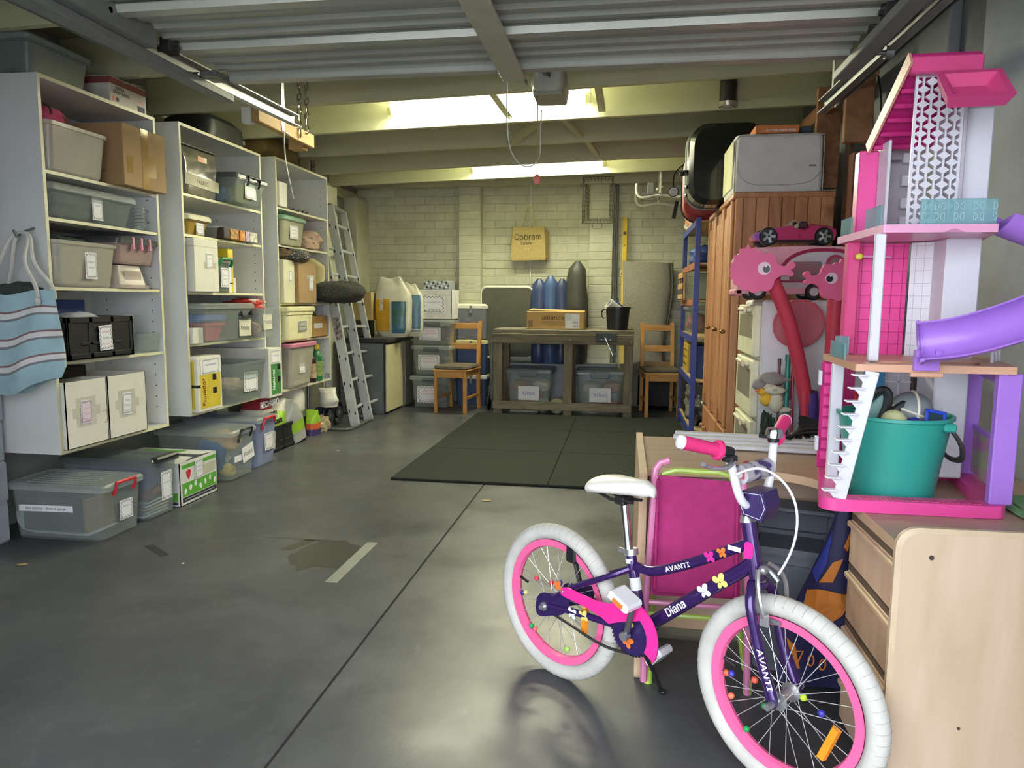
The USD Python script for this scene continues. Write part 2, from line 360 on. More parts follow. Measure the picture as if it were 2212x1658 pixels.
def squig(rng, L, h):
    k = max(int(L / h * 1.1), 2) * 4; x = np.linspace(-L / 2, L / 2, k)
    return np.c_[x, h * .45 * np.sin(np.arange(k) * 1.9) * rng.uniform(.35, 1.1, k)]
def note(t, o, face, w, h, lines=(), seed=0, tilt=0.0, border=True, paper=None, lift=.0015, name='paper_note'):
    """a hand-written note stuck on a face; lines: (text or None for a scrawl, height, material, offset up, width)"""
    u, v = [np.array(a, float) for a in UV[face]]; c, s = math.cos(tilt), math.sin(tilt); u, v = c * u + s * v, -s * u + c * v
    nrm = np.cross(u, v); o = np.array(o, float); rng = np.random.default_rng(seed + 100)
    p = part(name, B().box((0, 0, 0), (w, h, .0012), 0, frame(u, v), o + nrm * lift), paper or PAPER, t)
    o2 = o + nrm * (lift + .0008)
    if border:
        pts = []; a, b_ = w * .42, h * .42; amp = min(w, h) * .05
        for (x0, y0), (x1, y1) in (((-a, -b_), (a, -b_)), ((a, -b_), (a, b_)), ((a, b_), (-a, b_)), ((-a, b_), (-a, -b_))):
            L = math.hypot(x1 - x0, y1 - y0); k = max(int(L / (min(w, h) * .1)), 4)
            for i in range(k):
                f = i / k; off = amp * (1 if i % 2 else -1)
                dx, dy = (x1 - x0) / L, (y1 - y0) / L
                pts.append((x0 + (x1 - x0) * f - dy * off, y0 + (y1 - y0) * f + dx * off))
        pts.append(pts[0])
        part('inked_border', B().stroke(pts, max(min(w, h) * .032, .0018), o2, u, v), INK, p, smooth=False)
    for tx, hh, mt, dy, ww in lines:
        b = B()
        if tx: b.text(tx, hh, o2 + v * (dy - hh / 2), u, v, depth=.0004)
        else: b.stroke(squig(rng, ww, hh), hh * .16, o2 + v * dy, u, v)
        part('handwriting', b, mt, p, smooth=False)
    return p
def scrawl(w, h, mt, n=2):
    return [(None, h * .13, mt, h * (.16 - .26 * i), w * .55) for i in range(n)]
def shell(b, dx, dy, h, taper=.92, r=.03, t=.003, z=0.0, rim=.012, n=4):
    """a thin-walled tub: outer wall, flared rim, inner wall, floor"""
    lv = [(0, taper * .97), (.012, taper), (h - .02, 1 - (1 - taper) * .02 / h)]
    R = [rrect(dx * k, dy * k, r, z + q, n) for q, k in lv]
    R += [rrect(dx + rim, dy + rim, r, z + h - .018, n), rrect(dx + rim, dy + rim, r, z + h, n), rrect(dx - 2 * t, dy - 2 * t, r, z + h, n)]
    R += [rrect(dx * taper - 2 * t, dy * taper - 2 * t, r, z + .012, n)]
    return b.loft(R)
def lidmesh(b, dx, dy, z, th=.022, r=.03, ribs=0, crown=.006):
    b.loft([rrect(dx + .016, dy + .016, r, z - .012, 4), rrect(dx + .016, dy + .016, r, z + th * .5, 4), rrect(dx - .004, dy - .004, r, z + th, 4), rrect(dx - .03, dy - .03, r, z + th - crown, 4)])
    for i in range(ribs):
        y = -dy * .36 + dy * .72 * i / max(ribs - 1, 1)
        b.box((-.02, y, z + th - crown + .003), (dx * .62, dy * .035, .006), .002)
    return b
def tub(name, label, loc, dx, dy, h, mat=None, lid=None, taper=.92, rz=0, handle=None, hface='x', ribs=0, group=None, cat='storage tub', rim=.012, feet=False):
    t = thing(name, label, cat, loc, rz, group)
    part('body', shell(B(), dx, dy, h, taper, rim=rim), mat or CLEAR, t)
    if lid: part('lid', lidmesh(B(), dx + rim, dy + rim, h, ribs=ribs), lid, t)
    if handle:
        for s in (1, -1):
            b = B(); x = s * (dx / 2 + .018); w = min(dy * .22, .075)
            if hface == 'x':
                b.tube([(x - s * .012, -w, h - .05), (x, -w, h - .03), (x + s * .004, -w, h + .012), (x + s * .004, w, h + .012), (x, w, h - .03), (x - s * .012, w, h - .05)], .008, 6)
            else:
                y = s * (dy / 2 + .018); w = min(dx * .22, .075)
                b.box((0, y, h - .012), (2 * w, .012, .04), .004)
            part('clip_handle', b, handle, t)
    return t
def carton(name, label, loc, dx, dy, h, mat=None, rz=0, flaps=False, tape=None, cat='box', group=None):
    t = thing(name, label, cat, loc, rz, group)
    b = B()
    if flaps:
        w = .004
        b.b2(-dx / 2, dx / 2, -dy / 2, dy / 2, 0, w).b2(-dx / 2, -dx / 2 + w, -dy / 2, dy / 2, 0, h).b2(dx / 2 - w, dx / 2, -dy / 2, dy / 2, 0, h).b2(-dx / 2, dx / 2, -dy / 2, -dy / 2 + w, 0, h).b2(-dx / 2, dx / 2, dy / 2 - w, dy / 2, 0, h)
    else: b.b2(-dx / 2, dx / 2, -dy / 2, dy / 2, 0, h, .004)
    part('case', b, mat or WCARD, t)
    if tape: part('packing_tape', B().b2(-dx / 2 - .001, dx / 2 + .001, -.025, .025, h - .0005, h + .0012).b2(dx / 2, dx / 2 + .0012, -.025, .025, h * .35, h), tape, t)
    return t
def bundle(name, label, loc, r, mat, seed=0, cat='bundle', nz=.35, rz=0, pw=.8):
    return part(name, B().ell((loc[0], loc[1], loc[2] + r[2]), r, 3, rot(0, 0, rz), nz, seed, 2.2, pw), mat, label=label, cat=cat)

# ------------------------------------------------------------------ the three wall-hung shelf units on the left
UNITS = {}
def shelf_unit(label, y0, y1, z0, z1, shelves):
    W, Hh = y1 - y0, z1 - z0
    t = thing('shelf_unit', label, 'shelf', (-2.72, y0, z0), 0, 'wall-hung white shelf units')
    k = .018
    for yy in (0, W - k):
        b = B().b2(-.46, -.002, yy, yy + k, 0, Hh, .001)
        s = part('side_panel', b, MELA, t)
        part('edging', B().b2(-.002, 0, yy, yy + k, 0, Hh), EDGE, s)
        h = B()
        yv = k - .0004 if yy == 0 else W - k - .0006
        if yy: 
            for x in (-.06, -.36):
                z = .12
                while z < Hh - .1: h.cyl((x, yv, z), (x, yv - .0012, z), .004, 6); z += .064
            part('peg_hole', h, BLACKP, s, kind='stuff')
    for zz in (0, Hh - k):
        s = part('end_board', B().b2(-.46, -.002, k, W - k, zz, zz + k, .001), MELA, t)
        part('edging', B().b2(-.002, 0, k, W - k, zz, zz + k), EDGE, s)
    part('backing_panel', B().b2(-.468, -.46, 0, W, 0, Hh), MELA, t)
    for z in shelves:
        s = part('shelf_board', B().b2(-.455, -.006, k, W - k, z - z0 - .016, z - z0, .001), MELA, t)
        part('edging', B().b2(-.006, -.004, k, W - k, z - z0 - .016, z - z0), EDGE, s)
    part('wall_cleat', B().b2(-.478, -.468, .1, W - .1, Hh - .15, Hh - .05), JOISTP, t)
    return t
shelf_unit('white shelf unit nearest the doorway with the striped bag hung on its side', 3.075, 3.925, .43, 2.235, (1.80, 1.58, 1.25, .885))
shelf_unit('white shelf unit in the middle of the left wall holding the silver bag', 4.15, 5.15, .45, 2.27, (1.85, 1.60, 1.24, .91))
shelf_unit('white shelf unit furthest from the doorway beside the aluminium ladder', 5.38, 6.37, .45, 2.30, (1.925, 1.63, 1.165, .865))
FX = -2.72
def at(xf, y0, y1, z, dx): return (xf - dx / 2, (y0 + y1) / 2, z)

# --- first unit
t = tub('storage_tub', 'dusky grey tub with overhanging lid on top of the nearest shelf unit', (-2.96, 3.30, 2.236), .36, .40, .17, mk('dusky_grey_plastic', '7d8886', rough=.4, trans=.12), mk('dusky_lid', '86918f', rough=.4), .9)
t = carton('dust_bag_box', 'white and red printed dust bag box on top of the nearest shelf unit', at(-2.75, 3.60, 3.90, 2.236, .24), .24, .30, .145, mk('dust_bag_card', 'd9d4cc', rough=.6))
part('red_band', B().b2(-.1212, .1212, -.1512, .1512, .105, .138), mk('faded_red_print', '8f4f4c', rough=.6), t)
part('lettering', B().text('10006', .016, (.1206, -.07, .082), *UV['x'], bold=True).text('DUST BAGS', .016, (.1206, -.06, .06), *UV['x'], bold=True).text('10006', .012, (.02, -.1506, .02), *UV['y'], bold=True), INK, t, smooth=False)
part('red_dot', B().cyl((.1203, -.12, .03), (.121, -.12, .03), .012).cyl((.1203, .1, .06), (.121, .1, .06), .01), REDP, t)
part('dark_dot', B().cyl((.1203, -.092, .03), (.121, -.092, .03), .012).b2(.1203, .121, .07, .13, .01, .04), INK, t)
part('loose_flap', B().box((0, .05, .16), (.2, .14, .003), 0, rot(8, 12, 0)), mk('dust_bag_card', ''), t)
tub('open_tub', 'open milky tub with a pink helmet in it on the top shelf', at(-2.70, 3.10, 3.50, 1.802, .42), .42, .39, .23, MILKY, None, .9)
h = thing('bike_helmet', 'pink and brown patterned child helmet poking out of the milky tub', 'helmet', (-2.86, 3.25, 1.985))
b = B(); b.lathe([(.115, 0), (.125, .04), (.115, .09), (.08, .13), (.03, .15), (.001, .152)], 24, cap=(True, False)); part('helmet_shell', b, mk('helmet_pink', 'd0587c', rough=.25, col2='6a3d3a', vs=6, pos=(.42, .5)), h)
b = B()
for a in (-.5, 0, .5): b.tube([(.11 * math.cos(a + f) * .9, .11 * math.sin(a) + 0, .07 + .07 * math.sin(f)) for f in np.linspace(-.1, 1.4, 7)], .006, 5)
part('vent_ridge', b, mk('helmet_dark', '3a2a2c', rough=.3), h)
t = carton('carton', 'tall brown cardboard carton with shiny packing tape on the top shelf', at(-2.665, 3.565, 3.925, 1.802, .40), .40, .36, .325, BCARD)
tp = mk('glossy_packing_tape', 'b7965e', rough=.08, spec=.9, trans=.15)
part('packing_tape', B().b2(.2003, .2012, -.03, .03, 0, .325).b2(.2003, .2012, -.15, -.1, .07, .16).b2(.2003, .2012, .03, .09, .07, .18), tp, t)
part('lettering', B().text('PAGE', .032, (-.03, -.1806, .215), *UV['y']).b2(-.16, .08, -.1812, -.1803, .198, .202).text('KEY', .016, (.0, -.1806, .165), *UV['y']).text('60G', .016, (.0, -.1806, .138), *UV['y']).text('CT-200', .014, (.06, -.1806, .07), *UV['y']), mk('faded_print', '5e4b38', rough=.7), t, smooth=False)
t = tub('lidded_tub', 'long clear lidded tub on the second shelf of the nearest unit', at(-2.72, 3.10, 3.72, 1.582, .40), .40, .60, .145, CLEARG, LIDC, .9)
note(t, (.192, .02, .075), 'x', .075, .115, scrawl(.07, .1, GREYI, 1), 1)
bundle('dark_games', 'dark pile of things seen through the long clear lidded tub', (-2.93, 3.40, 1.590), (.13, .2, .05), mk('dark_contents', '4f5350', rough=.8), 2)
b = B(); b.lathe([(.03, 0), (.03, .13), (.024, .13), (.024, .004)], 16, c=(0, 0, 0)); j = thing('glass_tumbler', 'small clear ribbed tumbler beside the long clear lidded tub', 'tumbler', (-2.76, 3.80, 1.582)); part('cup', b, CLEAR, j); part('wire_coil', B().tube([(.032 * math.cos(a), .032 * math.sin(a), .01 + a * .003) for a in np.linspace(0, 38, 150)], .0016, 4), GALV, j)
t = tub('open_tub', 'open milky tub full of dark cloth on the third shelf', at(-2.70, 3.10, 3.53, 1.252, .42), .42, .42, .225, MILKY, None, .9)
note(t, (.203, .02, .11), 'x', .08, .135, scrawl(.07, .1, GREYI, 2), 3)
bundle('folded_jacket', 'dark green folded jacket on top of the open milky tub', (-2.92, 3.32, 1.42), (.13, .16, .05), mk('dark_green_cloth', '3b4640', rough=.9), 4, 'jacket')
bundle('pink_sock', 'salmon pink cloth pressed against the wall of the open milky tub', (-2.80, 3.39, 1.30), (.05, .07, .06), mk('salmon_cloth', 'dd9a86', rough=.9), 5, 'cloth')
t = tub('lidded_tub', 'pinkish clear tub with a dark clipped lid stacked on an upturned tub', at(-2.72, 3.56, 3.88, 1.385, .38), .38, .32, .125, mk('pinkish_plastic', 'c7b2ae', rough=.3, trans=.45), mk('dark_clear_lid', '55585a', rough=.3, trans=.3), .92)
for k in range(3): part('lid_clip', B().b2(.19, .205, -.06 + .07 * k, -.04 + .07 * k, .08, .15, .003), mk('pink_clip', 'd98fa6'), t)
bundle('pink_toys', 'heap of dusty pink toys inside the tub with the dark clipped lid', (-2.9, 3.72, 1.39), (.14, .12, .045), mk('dusty_pink', 'c48a86', rough=.8), 6, 'toys')
t = thing('upturned_tub', 'clear tub turned upside down under the pinkish clear tub', 'storage tub', at(-2.72, 3.55, 3.80, 1.252, .36))
b = B(); shell(b, .36, .26, .125, .86); b.v[0] = b.v[0] * np.array([1, -1, -1]) + np.array([0, 0, .126]); part('body', b, mk('clear_pink_tub', 'd5cbc2', rough=.25, trans=.5), t)
part('raised_panel', B().b2(.165, .17, -.06, .08, .03, .1, .004), mk('clear_pink_tub', ''), t)
b = B().ell((0, 0, .014), (.02, .045, .013), 2, None, .3, 3); b.prism([(-.03, 0), (.03, 0), (.04, .03), (.015, .018), (0, .03), (-.02, .016)], .02, np.array([[0, 0, 1], [1, 0, 0], [0, 1, 0]]), (-.01, .02, .002))
part('tiara', B().add(np.vstack(b.v), np.vstack(b.f), None, (-2.755, 3.70, 1.253)), mk('hot_pink_toy', 'd2205e', rough=.4), label='small hot pink toy tiara lying on the edge of the third shelf', cat='toy')
def slat_crate(name, label, loc, dx, dy, h, mat, rz=0):
    t = thing(name, label, 'crate', loc, rz)
    part('base', B().b2(-dx / 2, dx / 2, -dy / 2, dy / 2, 0, .012, .004), mat, t)
    for s in (-1, 1):
        for ax in (0, 1):
            b = B(); L = dy if ax == 0 else dx; o = (dx if ax == 0 else dy) / 2
            mkb = (lambda a0, a1, z0, z1, o0=-.012, o1=0.0: b.b2(s * (o + o0), s * (o + o1), a0, a1, z0, z1, .002)) if ax == 0 else (lambda a0, a1, z0, z1, o0=-.012, o1=0.0: b.b2(a0, a1, s * (o + o0), s * (o + o1), z0, z1, .002))
            mkb(-L / 2, L / 2, h - .03, h); mkb(-L / 2, L / 2, 0, .03); mkb(-L / 2, L / 2, .0, h, -.012, -.005)
            for f in (-1, -.34, .34, 1): mkb(f * (L / 2 - .012) - .012, f * (L / 2 - .012) + .012, 0, h)
            mkb(-L * .3, L * .3, h * .34, h * .40)
            part('crate_wall', b, mat, t)
    return t
t = slat_crate('folding_crate', 'black folding crate with a pink note on the fourth shelf', at(-2.70, 3.14, 3.62, .887, .36), .36, .48, .215, BLACKP)
note(t, (.182, .02, .105), 'x', .095, .13, [(None, .018, PINKI, .03, .055), (None, .018, GREYI, -.002, .05), (None, .018, PINKI, -.034, .06)], 7, .04)
onx = thing('file_box', 'blue file box standing behind the black folding crate', 'box', (-3.0, 3.33, .887)); part('case', B().b2(-.12, .12, -.16, .16, 0, .30, .006), mk('navy_blue_card', '28407a', rough=.5), onx)
bundle('paper_pile', 'papers and folders heaped in the black folding crate', (-2.88, 3.40, .95), (.13, .18, .085), mk('paper_grey', 'b9bcc0', rough=.7, col2='9aa0b4'), 9, 'papers', .2)
tub('small_tub', 'tall narrow clear tub next to the black folding crate', at(-2.80, 3.65, 3.79, .887, .14), .14, .14, .22, CLEAR, None, .85, rim=.006)
tub('small_tub', 'low clear tub in front of the tall narrow clear tub', at(-2.71, 3.68, 3.88, .887, .15), .15, .2, .11, CLEAR, None, .9, rim=.006)
for y0, y1, lb, ink, s in ((3.10, 3.385, 'white box file with a pink note and a brown stain on the bottom shelf', PINKI, 11), (3.395, 3.70, 'white box file with a grey note and taped corner on the bottom shelf', GREYI, 12)):
    t = carton('box_file', lb, at(-2.70, y0, y1, .449, .40), .40, y1 - y0, .335, WCARD, flaps=True)
    part('tape_patch', B().b2(.2002, .2008, -.075, .06, .10, .25).b2(.2002, .2007, -.10, .09, .15, .2), mk('dull_tape', 'cdcbbd', rough=.3), t)
    note(t, (.2012, -.01, .175), 'x', .075, .12, scrawl(.07, .11, ink, 3), s, -.03, paper=mk('pinkish_paper', 'e9dde9') if s == 11 else None)
    if s == 11: part('water_stain', B().stroke([(.02 * math.cos(a), .035 * math.sin(a) + .004 * math.sin(3 * a)) for a in np.linspace(-2.2, 2.4, 18)], .004, (.2006, .12, .13), *UV['x']), mk('stain_brown', 'b9a684'), t)
t = thing('flat_box', 'black flat box lying across the back of the white box files', 'box', (-2.98, 3.26, .785)); part('case', B().b2(-.14, .14, -.14, .16, 0, .06, .004), BLACKP, t)
# striped beach bag on the shelf side
BX, BY = -2.93, 2.95
t = thing('beach_bag', 'light blue striped beach bag hanging by rope handles at the doorway', 'bag', (-2.765, 2.955, 0))
def bagpt(u, v):      # u across (-1..1), v from the rim (0) to the base (1)
    w = .18 + .02 * v - .03 * (v > .86) * (v - .86) * 6
    return u * w, 1.225 - .40 * v - .10 * v * (1 - u) * .5 - .012 * math.cos(u * 3)
SB = [('bag_blue', 'a9c9d3'), ('bag_maroon', '8d6f70'), ('bag_white', 'e4e2e2'), ('bag_grey', '84888b')]
edges = [(0, .17, 0), (.17, .19, 1), (.19, .245, 2), (.245, .27, 3), (.27, .44, 0), (.44, .46, 1), (.46, .515, 2), (.515, .54, 3), (.54, .70, 0), (.70, .72, 1), (.72, .775, 2), (.775, .80, 3), (.80, 1.0, 0)]
for v0, v1, k in edges:
    b = B(); rings = []
    for v in np.linspace(v0, v1, 4):
        ring = []
        for a in np.linspace(0, 2 * np.pi, 28, endpoint=False):
            u = math.cos(a); x, z = bagpt(u, v); d = .065 * (.55 + .9 * v if v < .6 else 1.09)
            if v > .86: d *= 1 - (v - .86) * 3
            ring.append((x, math.sin(a) * d * (1 - .25 * u * u) + .012 * math.sin(u * 5 + v * 4), z + .01 * math.sin(u * 4)))
        rings.append(ring)
    b.loft(rings, cap0=False, cap1=(v1 == 1.0)); part('fabric_band', b, mk(SB[k][0], SB[k][1], rough=.85, bump=.3, bs=400), t)
ROPE = mk('cotton_rope', 'dcdad4', rough=.9, bump=.6, bs=300)
for yy, xo in ((-.05, 0), (.05, .012)):
    part('rope_handle', B().tube(spline([(-.13, yy, 1.17), (-.12, yy, 1.23), (-.07 + xo, yy * .5, 1.38), (-.035 + xo, .045, 1.495), (-.01 + xo, .045, 1.495), (.05, yy * .5, 1.37), (.125, yy, 1.235), (.13, yy, 1.19)], 40), .009, 7), ROPE, t)
for q in ((-.132, -.055, 1.165), (.132, -.055, 1.18)): part('knot', B().ell(q, (.014, .014, .02), 2), ROPE, t)
hk = thing('coat_hook', 'small hook on the shelf side carrying the striped beach bag', 'hook', (-2.785, 3.0, 1.475)); part('hook', B().tube([(0, .075, .05), (0, .02, .03), (0, -.03, .0), (0, -.045, .03)], .006, 6), GALV, hk)
bundle('dark_towel', 'dark green towel stuffed in the mouth of the striped beach bag', (-2.79, 2.965, 1.165), (.12, .03, .05), mk('dark_green_cloth', ''), 14, 'towel')

# --- second unit
t = thing('silver_bag', 'silver foil storage bag of fabric with an orange card on the top shelf', 'bag', at(-2.71, 4.18, 4.56, 1.852, .38))
b = B(); b.loft([rrect(.36, .36, .04, 0), rrect(.38, .39, .05, .08), rrect(.37, .39, .03, .2), rrect(.33, .38, .012, .285), rrect(.30, .38, .006, .30)]); 
part('bag_body', b, mk('silver_foil', 'a9a79e', rough=.16, metal=.75, var=.2, vs=5, bump=.7, bs=9), t)
part('zip', B().b2(-.16, .17, -.2, .2, .297, .305, .002), BLACKP, t)
part('card_window', B().b2(.178, .181, -.03, .07, .15, .25), mk('orange_white_card', 'e0966a', rough=.4, col2='d9d6c4', vs=12, pos=(.5, .52)), t)
note(t, (.188, .0, .085), 'x', .38, .07, [('FABRIC', .026, INK, 0, 0)], 20, -.03, False, mk('cream_band', 'b5b096'))
t = tub('lidded_tub', 'clear tub with black lid clips holding blue and yellow balls', at(-2.60, 4.58, 5.0, 1.852, .50), .50, .42, .17, CLEARG, mk('dark_clear_lid', ''), .88, handle=BLACKP)
note(t, (.238, .0, .09), 'x', .15, .10, scrawl(.15, .1, GREYI, 1), 21)
for c, r, mt, lb in (((-2.78, 4.66, 1.86), .062, mk('ball_blue', '5573ae', rough=.4), 'blue ball seen through the tub with black lid clips'), ((-2.68, 4.79, 1.87), .065, mk('ball_yellow', 'c9cf3a', rough=.4), 'yellow green ball seen through the tub with black lid clips'), ((-2.86, 4.86, 1.86), .07, mk('ball_grey', '9a9aa2', rough=.5), 'grey ball at the back of the tub with black lid clips')):
    part('ball', B().ell((c[0], c[1], c[2] + r), (r, r, r), 3), mt, label=lb, cat='ball')
t = tub('brown_tub', 'amber brown tub with a white lid on the second shelf', at(-2.72, 4.19, 4.46, 1.602, .3), .3, .25, .105, mk('amber_plastic', '9b7f3c', rough=.35), mk('pale_lid', 'd8d4b8', rough=.4), .84)
note(t, (.142, .02, .05), 'x', .085, .09, scrawl(.08, .09, GREYI, 2), 22)
t = tub('shallow_tray', 'long shallow clear tray of small boxes beside the amber brown tub', at(-2.73, 4.52, 5.08, 1.602, .3), .3, .54, .085, CLEAR, None, .95)
for i, (c, w) in enumerate((('3d352c', .09), ('b98a4a', .12), ('d98f3e', .08), ('cbb9d6', .06), ('d8d2c6', .12))):
    part('card_box', B().b2(-.07, .07, -w / 2 + .006, w / 2 - .006, 0, .07, .003, None, (-2.76, 4.57 + [.0, .1, .205, .275, .36][i] + .03, 1.607)), mk('tray_card_%d' % i, c, rough=.6, var=.3, vs=40), label=['dark brown', 'tan', 'orange', 'lilac', 'pale patterned'][i] + ' small box standing in the long shallow clear tray', cat='box')
t = carton('white_carton', 'tall white carton with a taped note on the third shelf', at(-2.68, 4.19, 4.47, 1.242, .38), .38, .275, .335, WCARD)
note(t, (.1905, .03, .2), 'x', .075, .10, scrawl(.07, .09, GREYI, 1), 23); part('tape_patch', B().b2(.1903, .191, -.035, .10, .15, .19), TAPE, t); part('lid_seam', B().b2(-.19, .1908, -.138, .138, .285, .289), mk('card_shadow', 'bdb9a8'), t)
t = tub('clip_box', 'small clear box with a green snap handle on the third shelf', at(-2.70, 4.485, 4.66, 1.242, .3), .3, .17, .21, CLEARG, LIDC, .95, rim=.006)
part('snap_handle', B().tube([(.15, -.075, .175), (.165, -.07, .20), (.168, -.06, .225), (.168, .06, .225), (.165, .07, .20), (.15, .075, .175)], .011, 6), mk('leaf_green_plastic', '2f8f5b', rough=.35), t)
note(t, (.149, .0, .10), 'x', .10, .13, scrawl(.09, .1, GREYI, 2), 24)
t = thing('yellow_carton', 'slim yellow carton standing behind the small box with the green handle', 'box', at(-2.73, 4.67, 4.735, 1.242, .28)); part('case', B().b2(-.14, .14, -.033, .033, 0, .30, .003), mk('bright_yellow_card', 'e6cf2a', rough=.5), t)
part('white_panel', B().b2(.1402, .141, -.03, .0, .0, .2), PAPER, t); part('print', B().b2(.1405, .1415, -.02, .02, .06, .068), INK, t)
t = thing('white_box', 'small white card box on the third shelf past the yellow carton', 'box', at(-2.76, 4.76, 4.82, 1.242, .1)); part('case', B().b2(-.05, .05, -.025, .025, 0, .105, .002), WCARD, t)
t = tub('clip_tub', 'large clear tub with a black handle and a pink basket inside', at(-2.66, 4.22, 4.87, .912, .46), .46, .64, .235, CLEAR, LIDC, .95)
part('clip_handle', B().tube([(.225, .14, .17), (.24, .14, .2), (.245, .14, .165), (.245, .26, .165), (.24, .26, .2), (.225, .26, .17)], .01, 6), BLACKP, t)
note(t, (.228, .2, .085), 'x', .16, .115, [('Postal', .03, INK, 0, 0)], 25, -.02, False, mk('cream_note', 'dcd8c8'))
t = thing('toy_basket', 'crimson plastic basket seen through the large clear tub', 'basket', (-2.80, 4.43, .92)); part('bowl', shell(B(), .2, .26, .12, .75), mk('crimson_plastic', 'b02a50', rough=.45), t)
t = thing('blue_strap', 'bright blue folded band lying on the crimson basket', 'band', (-2.82, 4.45, 1.045)); part('band', B().b2(-.11, .11, -.19, .15, 0, .045, .015), mk('bright_blue', '2f5fc0', rough=.5), t)
t = tub('clip_tub', 'clear tub heaped with red and white wrapping next to the large clear tub', at(-2.62, 4.89, 5.12, .912, .42), .42, .26, .225, CLEAR, None, .9)
note(t, (.202, .0, .12), 'x', .13, .115, [('Postal', .03, GREYI, 0, 0)], 26, .02, False, mk('cream_note', ''))
bundle('wrapping', 'crumpled red and white wrapping spilling over the clear tub', (-2.80, 5.0, 1.11), (.14, .11, .045), mk('red_white_wrap', 'c04038', rough=.5, col2='e2ddd2', vs=9, pos=(.45, .5)), 27, 'wrapping', .5)
bundle('peach_cloth', 'peach cloth at the bottom of the tub of wrapping', (-2.83, 5.0, .918), (.13, .09, .06), mk('peach_cloth', 'd8b8a4', rough=.9), 28, 'cloth')
t = thing('white_box', 'small white card box at the front of the fourth shelf', 'box', at(-2.70, 4.18, 4.29, .912, .12)); part('case', B().b2(-.06, .06, -.055, .055, 0, .10, .002), WCARD, t)
def banana_box(label, loc, dx, dy, h, col, word):
    t = carton('fruit_carton', label, loc, dx, dy, h, WCARD)
    part('colour_panel', B().b2(dx / 2 + .0003, dx / 2 + .001, -dy / 2 + .03, dy / 2 - .02, .02, h * .68), mk('panel_' + col, col, rough=.6), t)
    if col.startswith('d8c'): part('colour_panel', B().b2(-dx / 2 + .03, dx / 2 - .02, -dy / 2 - .001, -dy / 2 - .0003, .02, h - .02), mk('panel_' + col, ''), t); part('hand_slot', B().b2(dx / 2 - .08, dx / 2 + .0016, -dy / 2 - .0016, -dy / 2 + .03, h * .45, h * .5), BLACKP, t)
    b = B(); b.text(word, .034, (dx / 2 + .001, -dy / 2 + .085, h * .36), (0, 0, 1), (0, -1, 0), bold=True); part('lettering', b, mk('maroon_print', '7a2e22') if col.startswith('d8c') else PAPER, t, smooth=False)
    for zz in (.3, .55): part('air_hole', B().b2(dx / 2 + .0008, dx / 2 + .0016, .03, .075, h * zz, h * zz + .04, .0005), BLACKP, t)
    note(t, (dx / 2 + .001, .01, h * .82), 'x', dy * .8, h * .28, [(None, .02, BLUEI, .01, dy * .45)], 30 + len(word), .02)
    return t
banana_box('yellow banana carton with black finger holes on the bottom shelf', at(-2.685, 4.18, 4.46, .47, .42), .42, .28, .355, 'd8c23c', 'Ecuador')
t = tub('open_tub', 'open smoky tub with a scalloped note on the bottom shelf', at(-2.64, 4.49, 5.0, .47, .46), .46, .48, .285, CLEARG, None, .88)
note(t, (.215, .04, .14), 'x', .19, .14, scrawl(.19, .12, GREYI, 1), 40, -.03)
bundle('picnic_things', 'mixed cream and pink things inside the open smoky tub', (-2.88, 4.80, .475), (.15, .14, .075), mk('mixed_contents', 'c8a08c', rough=.8, col2='8a8a72', vs=7), 41, 'things')
t = thing('dark_pot', 'dark round pot inside the open smoky tub', 'pot', (-2.88, 4.60, .475)); part('pot', B().lathe([(.06, 0), (.085, .2), (.09, .2), (.09, .215), (.07, .21)], 20), BLACKP, t)
banana_box('green and yellow produce carton behind the open smoky tub', at(-2.635, 5.02, 5.22, .455, .56), .56, .20, .375, '4c8a4a', 'Natural')
t = thing('case', 'black rounded appliance case on top of the middle shelf unit', 'case', (-2.95, 4.80, 2.272)); b = B(); b.loft([rrect(.36, .5, .08, 0), rrect(.38, .52, .1, .05), rrect(.36, .5, .1, .13), rrect(.28, .4, .1, .17)]); part('case_shell', b, mk('near_black', '1d2020', rough=.5), t); part('latch', B().b2(.185, .195, .17, .2, .03, .06, .002), GALV, t)
t = thing('duffel', 'brown rolled sleeping bag on top of the furthest shelf unit', 'sleeping bag', (-2.92, 5.72, 2.302)); b = B()
b.loft([[(math.cos(a) * r * 1.1, y, .11 + math.sin(a) * r * .95) for a in np.linspace(0, 2 * np.pi, 18, endpoint=False)] for y, r in ((-.32, .04), (-.315, .09), (-.28, .11), (-.1, .112), (-.09, .104), (-.07, .112), (.12, .112), (.25, .108), (.28, .09), (.29, .03))]); part('roll', b, mk('brown_nylon', '7d6a3e', rough=.55, bump=.4, bs=12), t)
t = thing('spring_coil', 'small coiled spring lamp on the far end of the top of the last shelf unit', 'spring', (-2.80, 6.25, 2.302)); part('coil', B().tube([(.02 * math.cos(a), .02 * math.sin(a), a * .0022) for a in np.linspace(0, 60, 200)], .004, 5), mk('copper_brown', '7a5a40', rough=.5), t); part('post', B().cyl((-.03, 0, 0), (-.03, 0, .11), .006), WHITEM, t)

